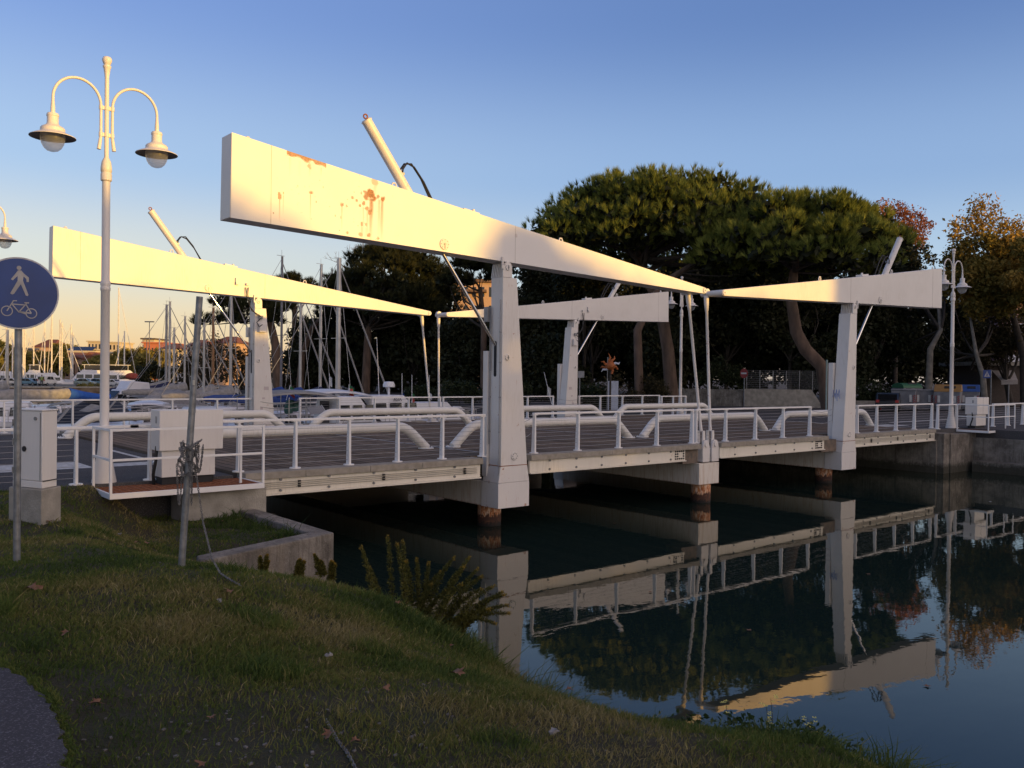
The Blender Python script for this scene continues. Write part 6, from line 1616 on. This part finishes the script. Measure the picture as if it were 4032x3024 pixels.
h_ = MB(); h_.ball((0, -.01, 1.78), .105, .11, .09, 12, 8); hb_ = part("hair", h_, BARK_D, t, local=True)
# tyre fenders and grassy strip on the pier
for k, (px, lab) in enumerate(((206,"left black tyre fender on the far quay wall"),(254,"right black tyre fender on the far quay wall"))):
    p = PX(px, 1538, 128.4); t = thing("tyre_fender", lab, "fender", tuple(p)); m = MB(); m.torus(p, .33, .16, (_d[0], _d[1], 0), 18, 8); m.torus(p+np.array((.15, 0, -.45)), .3, .15, (_d[0], _d[1], .2), 18, 8); part("tyre", m, BLACK, t)
x, y = XYat(350, 138); broadleaf("grassy_mound", "green weedy strip on the pier left of the near street lamp", "shrub", None, (x, y, .95), (x, y, 1.1, 2.6, 1.2, .55), 1500, .22, FARL, 400, nclump=20, trunk_r=0, clump_r=.5)
for k in range(3):
    x, y = XYat(6+k*17, 150); t = thing("pier_bin", "grey bin on the pier, %s of three at the left picture edge" % ("first", "second", "third")[k], "bin", (x, y, .95), R(-40), "grey bins on the far pier")
    m = MB(); m.prism([(-.5,0),(.5,0),(.55,1.1),(-.55,1.1)], -.4, .4); part("body", m, GREY, t, local=True, bevel=.03); m = MB(); m.prism([(-.57,1.103),(.57,1.103),(.45,1.25),(-.45,1.25)], -.43, .43); part("lid", m, STEEL, t, local=True, bevel=.03)
t = thing("boat_crate", "red tarpaulin heap on the pier right of the near lamp", "tarpaulin", tuple(PX(525, 1495, 145))); m = MB(); m.ball(PX(520, 1482, 145), 1.1, .8, .6, 14, 8); m.ball(PX(540, 1488, 145), 1.0, .6, .4, 14, 8); part("cover", m, pmat("red_tarp", (.26,.05,.03), .8, 0, .2, 3), t)
# twin headed lamp and mobile mast on the pier
for px, yt, D, lab, tw_ in ((587,1267,170,"tall twin headed lamp on the far pier",True),(577,1332,172,"thinner lamp post beside the twin headed one",False)):
    b = PX(px, 1480, D); b[2] = .95; t = thing("pier_lamp", lab, "street lamp", tuple(b)); zt = Zat(px, yt, D); m = MB(); m.cyl(b, (b[0], b[1], zt), .11, .07, 8); part("pole", m, ALU_D, t)
    for s_ in ((-1, 1) if tw_ else (1,)): m = MB(); p = np.array((b[0], b[1], zt))+np.array(_r)*s_*.45; m.obox(p, _r, _d, (0,0,1), .42, .2, .1); part("lamp_head", m, ALU_D, t)
# far buildings
def bld(lab, x0, x1, yt, yb, D, wall, roofm=None, rows=2, colsn=4, hh=.5, depth=10, roof='flat', skew=0.0):
    p0 = PX(x0, yb, D); p1 = PX(x1, yb, D+skew); zt = Zat((x0+x1)/2, yt, D); zb = .9
    a = (p1-p0)[:2]; wd = np.linalg.norm(a); a /= wd; n = np.array((-a[1], a[0])); n = n if n@_d[:2] > 0 else -n
    t = thing("far_building", lab, "building", (float(p0[0]), float(p0[1]), zb))
    def q(s_, d_): r_ = p0[:2]+a*s_+n*d_; return (float(r_[0]), float(r_[1]))
    m = MB(); m.prism([q(0,0), q(wd,0), q(wd,depth), q(0,depth)], zb-2, zt, 'z'); part("wall", m, wall, t, smooth=False)
    m = MB()
    if roof == 'flat': m.prism([q(-.5,-.5), q(wd+.5,-.5), q(wd+.5,depth+.5), q(-.5,depth+.5)], zt+.003, zt+hh, 'z')
    elif roof == 'hip':
        A = [(*q(-.5,-.5), zt+.01), (*q(wd+.5,-.5), zt+.01), (*q(wd+.5,depth+.5), zt+.01), (*q(-.5,depth+.5), zt+.01), (*q(wd*.25,depth/2), zt+hh), (*q(wd*.75,depth/2), zt+hh)]; m.add(A, [(0,3,2,1),(0,1,5,4),(1,2,5),(2,3,4,5),(3,0,4)])
    else:
        A = [(*q(-.5,-.6), zt+.01), (*q(wd+.5,-.6), zt+.01), (*q(wd+.5,depth+.5), zt+.01), (*q(-.5,depth+.5), zt+.01), (*q(wd/2,-.6), zt+hh), (*q(wd/2,depth+.5), zt+hh)]; m.add(A, [(0,3,2,1),(0,1,4),(1,2,5,4),(2,3,5),(3,0,4,5)])
    part("roof", m, roofm or CONC, t, smooth=False)
    H_ = zt-zb; rh = H_/rows if rows else 1
    for i in range(rows):
        for j in range(colsn):
            s0 = wd*(j+.28)/colsn; s1 = wd*(j+.72)/colsn; z0 = zb+H_-rh*(i+.78); z1 = zb+H_-rh*(i+.25)
            m = MB(); m.prism([q(s0,-.02), q(s1,-.02), q(s1,.3), q(s0,.3)], z0, z1, 'z'); part("window", m, GLASS_D, t, smooth=False)
    return t, q, wd, zt
PEACH = pmat("plaster_peach", (.50,.33,.22), .9, 0, .08); ORB = pmat("plaster_orange", (.50,.17,.09), .9, 0, .08); CREAM = pmat("plaster_cream", (.52,.45,.33), .9, 0, .08); TILE = pmat("roof_tiles", (.17,.065,.042), .9, 0, .25, 3); PINK = pmat("plaster_pink", (.42,.26,.25), .9, 0, .1); SOLAR = pmat("solar_panel", (.02,.03,.07), .2)
bld("orange building with flat roof and penthouse beyond the masts", 565, 650, 1352, 1440, 268, ORB, ORB, 2, 6, .4, 14)
bld("pale penthouse block with dark eaves atop the orange building", 560, 606, 1337, 1440, 282, CREAM, pmat("dark_eaves", (.10,.08,.06), .9), 1, 3, .5, 10)
bld("dark red roofed block among the far trees", 130, 205, 1368, 1440, 300, PEACH, TILE, 2, 4, 3, 14, 'hip')
bld("pale apartment blocks left of the near street lamp", 345, 398, 1346, 1440, 330, CREAM, CREAM, 4, 4, .4, 12)
bld("pale apartment blocks right of the near street lamp", 428, 470, 1350, 1440, 330, CREAM, CREAM, 4, 3, .4, 12)
bld("house with solar panels on a pale terrace roof", 262, 372, 1388, 1440, 232, PEACH, CREAM, 1, 4, .5, 10)
s_ = bpy.data.objects["far_building.005"]; m = MB(); p = PX(300, 1376, 236); m.obox(p, _r, _d+np.array((0, 0, .5)), (0, -.3, 1), 4.6, 1.6, .1); part("solar_panel", m, SOLAR, s_)
bld("gabled house with round window below the solar roof", 330, 378, 1418, 1450, 214, CREAM, TILE, 1, 1, 2.0, 10, 'gable')
bld("long red tiled roof left of the gabled house", 205, 325, 1412, 1450, 220, PEACH, TILE, 1, 5, 1.6, 10, 'gable')
bld("balconied concrete block at the left picture edge", -40, 52, 1372, 1470, 205, pmat("plaster_grey", (.30,.24,.17), .9), CONC, 4, 4, .4, 10)
bld("white house with red roof right of the orange building", 632, 700, 1374, 1440, 215, CREAM, TILE, 2, 4, 1.5, 10, 'hip')
bld("peach house glimpsed behind the thin marina trees", 735, 800, 1362, 1470, 190, PEACH, TILE, 3, 4, 1.5, 10, 'hip')
bld("brick red house behind the thin trees near the left tower", 840, 925, 1350, 1480, 180, PEACH, TILE, 3, 4, 1.5, 10, 'hip')
bld("low blue roofed shed right of the very tall mast", 478, 548, 1398, 1440, 236, CREAM, BLUEC, 1, 3, .8, 8)
# apartment house glimpsed between pines, with a satellite dish
t, q, wd, zt = bld("peach apartment house glimpsed left of the tall near tower", 1782, 1945, 1112, 1500, 132, PEACH, pmat("brown_eaves", (.16,.10,.07), .9), 6, 5, .5, 12)
for i in range(5):
    m = MB(); z0 = zt-1.2-i*2.9; m.prism([q(-1.3,-1.6), q(wd*.8,-1.6), q(wd*.8,-.05), q(-1.3,-.05)], z0-.35, z0, 'z'); part("balcony", m, MATS["brown_eaves"], t, smooth=False)
m = MB(); p = PX(1757, 1097, 131); m.lathe([(.0,0),(.5,.06),(.8,.2)], (0,0,0), 20); m.v = [(p[0]+a, p[1]-c, p[2]+b) for a, b, c in m.v]; dd = part("satellite_dish", m, CAB_W, t); m = MB(); m.cyl(p, (p[0]+.5, p[1]+.6, p[2]-1.6), .06, n=6); part("dish_mount", m, GREY, t)
# pink house at the right edge
t, q, wd, zt = bld("pink house behind the autumn trees at the right edge", 3925, 4120, 1190, 1560, 88, PINK, TILE, 4, 3, 1.2, 10, 'hip')
for i in range(3):
    m = MB(); z0 = zt-2.2-i*3.0; m.prism([q(.4,-1.1), q(wd-.2,-1.1), q(wd-.2,-.05), q(.4,-.05)], z0-.9, z0-.7, 'z'); m.prism([q(.4,-1.1), q(wd-.2,-1.1), q(wd-.2,-1.05), q(.4,-1.05)], z0-.69, z0, 'z'); part("balcony", m, CAB_W, t, smooth=False)

# ================================================================ FAR BANK, RIGHT
# shop front and awning
D = 68; t, q, wd, zt = bld("low dark shop front under an awning at the right edge", 3880, 4100, 1440, 1575, D, pmat("shop_wall", (.07,.055,.045), .9), CONC, 0, 0, .3, 6)
a0 = [PX(3905, 1458, D-.3), PX(3992, 1458, D-.3), PX(4008, 1498, D-2.4), PX(3943, 1500, D-2.4)]
t = thing("shop_awning", "pale cloth awning over the dark shop at the right edge", "awning", tuple(a0[3])); m = MB(); m.add(a0+[p-np.array((0,0,.03)) for p in a0], [(0,1,2,3),(7,6,5,4),(0,4,5,1),(1,5,6,2),(2,6,7,3),(3,7,4,0)]); part("cloth", m, pmat("awning_cloth", (.30,.28,.26), .9, 0, .1), t, smooth=False)
m = MB(); v_ = [a0[3], a0[2], a0[2]-np.array((0,0,.28)), a0[3]-np.array((0,0,.28))]; m.add(v_, [(0,1,2,3)]); part("valance", m, MATS["awning_cloth"], t, smooth=False)
m = MB(); p = PX(3972, 1510, D-2.3); m.cyl((p[0], p[1], GZ), p, .05, n=8); part("post", m, GREY, t)
# crossing sign
D = 58; p = PX(3903, 1456, D); t = thing("crossing_sign", "square blue pedestrian crossing sign by the awning", "road sign", (float(p[0]), float(p[1]), GZ)); m = MB(); m.cyl((p[0], p[1], GZ), p, .035, n=10); part("pole", m, STEEL, t)
c = PX(3886, 1473, D); m = MB(); m.obox(c, _r, _d, (0,0,1), .25, .012, .27); f_ = part("sign_plate", m, MATS["sign_blue"], t); m = MB(); cc = c-_d*.016
tri = [cc+np.array(_r)*a+np.array((0,0,1))*b for a, b in ((-.19,-.17),(.19,-.17),(0,.19))]; m.add(tri+[p_+_d*.003 for p_ in tri], [(0,1,2),(5,4,3),(0,3,4,1),(1,4,5,2),(2,5,3,0)]); part("white_triangle", m, MATS["sign_white"], f_, smooth=False)
m = MB(); cc = c-_d*.022; 
for a, b in (((-.02,.06),(0,-.03)),((0,-.03),(-.07,-.13)),((0,-.03),(.06,-.13)),((-.01,.04),(.06,-.02))): m.bar(cc+np.array(_r)*a[0]+np.array((0,0,a[1])), cc+np.array(_r)*b[0]+np.array((0,0,b[1])), .03, .004, tuple(_d))
m.disc(cc+np.array((0,0,.09)), .025, _d, .006, 10); part("walking_figure", m, MATS["sign_blue"], f_)
# no entry sign
D = 60; p = PX(2931, 1470, D); t = thing("no_entry_sign", "round red no entry sign before the low wall", "road sign", (float(p[0]), float(p[1]), GZ)); m = MB(); m.cyl((p[0], p[1], GZ), (p[0], p[1], p[2]+.3), .035, n=8); part("pole", m, STEEL, t)
nd = unit(np.array((-.98, -.2, 0))); nd = np.array((_d[0]*.55+_r[0]*.83, _d[1]*.55+_r[1]*.83, 0)); m = MB(); m.disc(p-nd*.05, .33, nd, .02, 28); f_ = part("sign_disc", m, pmat("sign_red", (.30,.02,.02), .5), t); tg = np.cross((0,0,1), nd); m = MB(); m.obox(p-nd*.064, tg, nd, (0,0,1), .24, .004, .055); part("white_bar", m, pmat("sign_white_bright", (.6,.6,.58), .6), f_)
# low concrete walls and wire fence
def lowwall(x0, x1, D0, D1, yt, lab, mt, slope=False):
    p0, p1 = gpt(x0, D0), gpt(x1, D1); z = Zat((x0+x1)/2, yt, (D0+D1)/2); a = (p1-p0)/np.linalg.norm(p1-p0); n = np.array((-a[1], a[0], 0))*.15
    t = thing("low_wall", lab, "wall", tuple(p0)); m = MB(); A = [p0-n, p1-n, p1+n, p0+n]; e = a*(1.0 if slope else 0); B = [A[0], A[1]-e, A[2]-e, A[3]]
    m.add([(*q_[:2], GZ-.3) for q_ in A]+[(*q_[:2], z) for q_ in B], [(0,3,2,1),(4,5,6,7),(0,1,5,4),(1,2,6,5),(2,3,7,6),(3,0,4,7)]); part("wall", m, mt, t)
lowwall(2930, 3255, 61, 60, 1533, "low pale concrete wall with sloping end behind the bridge", CONC, True)
lowwall(2660, 2925, 63, 61.2, 1532, "low dark wall left of the no entry sign", CONC_D)
lowwall(2290, 2420, 62, 62, 1524, "low grey wall behind the star sculpture", CONC_D)
lowwall(3370, 3470, 60, 60, 1578, "low rough kerb wall left of the bins", CONC)
t = thing("wire_fence", "wire fence on thin posts above the low pale wall", "fence", tuple(gpt(2935, 61.6)))
for k in range(7): b = gpt(2940+k*52, 61.6); m = MB(); m.cyl(b, (b[0], b[1], Zat(2940, 1458, 61.6)), .03, n=6); part("post", m, STEEL, t)
m = MB()
for k in range(10): z = Zat(2940, 1458, 61.6)-k*.14; a, b = gpt(2940, 61.6, z), gpt(3252, 61.6, z); m.cyl(a, b, .006, n=4)
for k in range(80): a = gpt(2940+k*3.9, 61.6, Zat(2940, 1458, 61.6)); m.cyl(a, (a[0], a[1], 2.9), .004, n=4)
part("mesh", m, STEEL, t)
p = gpt(3255, 52); t = thing("sign_post", "bare grey post beside the right tower", "post", tuple(p)); m = MB(); m.cyl(p, (p[0], p[1], Zat(3255, 1417, 52)), .05, n=8); part("post", m, pmat("post_green", (.22,.30,.28), .5), t)
p = gpt(3266, 54); t = thing("name_board", "small pale board on posts left of the right tower", "sign", tuple(p)); m = MB(); m.cyl(p, (p[0], p[1], Zat(3266, 1465, 54)), .03, n=6); part("post", m, STEEL, t); m = MB(); c = PX(3278, 1472, 54); m.obox(c, _r, _d, (0,0,1), .28, .012, .13); part("board", m, FW, t)
# bins
BING = pmat("bin_grey", (.17,.175,.19), .55, 0, .15, 3)
def bigbin(lab, px, D, w, d, h, lidm, dome, hd):
    x, y = XYat(px, D); t = thing("waste_bin", lab, "bin", (x, y, GZ), CAM_Y-math.pi/2+hd, "large waste bins on the far bank")
    b = MB(); b.add([(-w/2,-d/2,.12),(w/2,-d/2,.12),(w/2,d/2,.12),(-w/2,d/2,.12),(-w/2-.08,-d/2-.06,h),(w/2+.08,-d/2-.06,h),(w/2+.08,d/2+.06,h),(-w/2-.08,d/2+.06,h)], [(0,3,2,1),(4,5,6,7),(0,1,5,4),(1,2,6,5),(2,3,7,6),(3,0,4,7)]); body = part("body", b, BING, t, local=True, bevel=.03)
    rb = MB(); 
    for k in range(4): rb.box(-w/2+.1+k*(w-.2)/3-.02, -w/2+.1+k*(w-.2)/3+.02, -d/2-.07, -d/2-.03, .2, h-.08)
    part("rib", rb, BING, body, local=True)
    l_ = MB()
    if dome == 'roof': l_.prism([(-d/2-.1, h+.003), (d/2+.1, h+.003), (d*.12, h+.46), (-d*.12, h+.46)], -w/2-.1, w/2+.1, 'x')
    elif dome == 'round': l_.prism([((d/2+.08)*math.cos(a), h+.003+.34*math.sin(a)) for a in np.linspace(0, math.pi, 12)], -w/2-.08, w/2+.08, 'x')
    else: l_.box(-w/2-.1, w/2+.1, -d/2-.1, d/2+.1, h+.003, h+.09)
    lid = part("lid", l_, lidm, t, local=True, bevel=.02)
    if dome != 'flat': s_ = MB(); s_.obox((w*.1, -d*.33, h+.27), (1,0,0), (0,-.75,-.9), (0,-.9,.75), w*.24, .09, .03); part("slot", s_, DARK, lid, local=True)
    for k, sx in enumerate((-.35, .32)): s_ = MB(); s_.box(sx*w-.07, sx*w+.07, -d/2-.075, -d/2-.055, h*.45, h*.80); part("label", s_, FW, body, local=True)
    s_ = MB()
    for sx in (-1, 1): 
        for k in range(4): s_.obox((sx*(w/2-.04), -d/2-.06, h*.45+k*.13), (1,0,.8), (0,1,0), (-.8,0,1), .08, .012, .025)
    part("reflective_stripe", s_, pmat("stripe_red", (.30,.06,.05), .5), body, local=True)
    for sx in (-1, 1): w_ = MB(); w_.disc((sx*w*.36, -d*.3, .1), .1, (1,0,0), .06, 12); part("wheel", w_, BLACK, t, local=True)
bigbin("grey bin with green domed lid behind the others", 3572, 59.5, 1.35, 1.1, 1.42, pmat("lid_green", (.02,.11,.05), .5), 'round', .25)
bigbin("wide grey flat lidded bin, left of the two flat ones", 3560, 56.6, 1.30, 1.15, 1.28, BING, 'flat', -.45)
bigbin("grey flat lidded bin between the wide one and the yellow lidded one", 3634, 57, 1.0, 1.1, 1.27, BING, 'flat', -.3)
bigbin("tall bin with yellow sloping lid behind the right street lamp", 3735, 56, 1.35, 1.3, 1.25, pmat("lid_yellow", (.28,.15,.03), .5), 'roof', -.55)
bigbin("tall bin with blue sloping lid beside the control box", 3818, 57.5, 1.0, 1.2, 1.25, pmat("lid_blue", (.02,.065,.22), .5), 'roof', -.45)
x, y = XYat(3500, 54.5); car("small dark car with red tail lights beside the grey bins", x, y, GZ, CAM_Y-.45, pmat("car_paint_black", (.012,.012,.014), .35), .80)
x, y = XYat(3464, 57); t = thing("fire_hydrant", "small red hydrant left of the dark car", "hydrant", (x, y, GZ)); m = MB(); m.lathe([(.14,0),(.14,.08),(.10,.1),(.10,.8),(.14,.82),(.14,.9),(.09,1.0),(0,1.04)], (0,0,0), 14); m.cyl((-.2,0,.65),(.2,0,.65),.06,n=10); part("body", m, MATS["sign_red"], t, local=True)
# star sculpture on the far bank
D = 50; c = PX(2404, 1440, D); t = thing("star_sculpture", "orange star shaped sun sculpture on a post by the smallest tower", "sculpture", (float(c[0]), float(c[1]), GZ))
m = MB(); m.cyl((c[0], c[1], GZ), c, .06, n=8); part("post", m, BARK_D, t)
OST = pmat("sculpture_orange", (.36,.10,.02), .6, 0, .25, 6)
m = MB(); m.ball(c, .28, .28, .26, 16, 10); part("core", m, OST, t)
for k, a in enumerate((1.75, 1.15, .35, -.35, -1.35, -2.55, 2.75, 3.35)):
    L_ = (.70,.58,.52,.45,.4,.58,.56,.55)[k]; di = np.array(_r)*math.cos(a)+np.array((0,0,1))*math.sin(a)-_d*.25*(-1)**k; di = unit(di); pe = unit(np.cross(di, _d))
    m = MB(); m.tube([c+di*.16, c+di*.32+pe*.05, c+di*.48-pe*.05, c+di*(L_+.06)+pe*.02], [.10,.075,.055,.008], 6); part("ray", m, OST if k % 3 != 2 else CAB_W, t)
x, y = XYat(2415, 51.5); t = thing("white_board", "upright white board below the star sculpture", "board", (x, y, GZ-.2)); m = MB(); z1 = Zat(2415, 1500, 51.5); m.obox((x, y, (GZ+z1)/2), _r, _d, (0,0,1), .30, .02, (z1-GZ)/2); part("board", m, pmat("board_white", (.40,.44,.52), .6), t); m = MB(); p = np.array((x, y, 0))-np.array(_r)*.34; m.cyl((p[0], p[1], GZ), (p[0], p[1], z1+1.4), .03, n=6); part("post", m, STEEL, t)
x, y = XYat(2283, 51); t = thing("info_sign", "dark square sign on a post right of the smallest tower", "sign", (x, y, GZ)); m = MB(); m.cyl((x, y, GZ), (x, y, Zat(2283, 1462, 51)), .03, n=6); part("post", m, STEEL, t); m = MB(); m.obox(PX(2288, 1474, 50.9), _r, _d, (0,0,1), .18, .012, .19); part("plate", m, GREY, t)
# litter on the grass
for k, (px, py, lab) in enumerate(((820,1975,"crumpled white paper by the retaining wall's end"),(605,1982,"small white scrap under the platform"),(472,2105,"white scrap in the grass left of the leaning pole"),(1295,2585,"bluish white scrap in the right half of the grass"),(2180,2890,"white stone like scrap at lower right of the grass"),(865,2370,"tiny white scrap beside the trailing chain"))):
    p = PXz(px, py, 1.9)
    for _ in range(5): p = PXz(px, py, float(ground_z(p[0], p[1]))+.02)
    m = MB(); m.ball(p+np.array((0,0,.01)), .022, .016, .012, 8, 6); m.v = [(a+rng.normal()*.006, b+rng.normal()*.006, c_+rng.normal()*.006) for a, b, c_ in m.v]; tag(part("paper_scrap", m, pmat("dull_paper", (.24,.235,.23), .8), smooth=False), lab, "litter", "litter on the grass")

# leaves drifting on the canal
for k, (px, py, lab) in enumerate(((2560,2330,"small leaf floating left of the hanger rods' reflection"),(2950,2480,"small leaf floating right of the hanger rods' reflection"),(3420,2260,"small leaf floating right of the tower's reflection"),(3900,1975,"pale scrap floating by the quay ledge at right"),(2420,2060,"tiny leaf floating between near tower and middle pier"),(3650,2700,"small leaf floating under the ram's reflection"))):
    p = PXz(px, py, .012); m = MB(); q_ = rng.uniform(0, 6.28); m.add([(p[0]+.05*math.cos(q_+a)*(1 if j % 2 else .5), p[1]+.05*math.sin(q_+a)*(1 if j % 2 else .5), .012+.004*(j % 2)) for j, a in enumerate(np.linspace(0, 2*math.pi, 9)[:-1])], [tuple(range(8))])
    tag(part("floating_leaf", m, LEAFM if k != 3 else FW, smooth=False), lab, "leaf", "leaves floating on the canal")
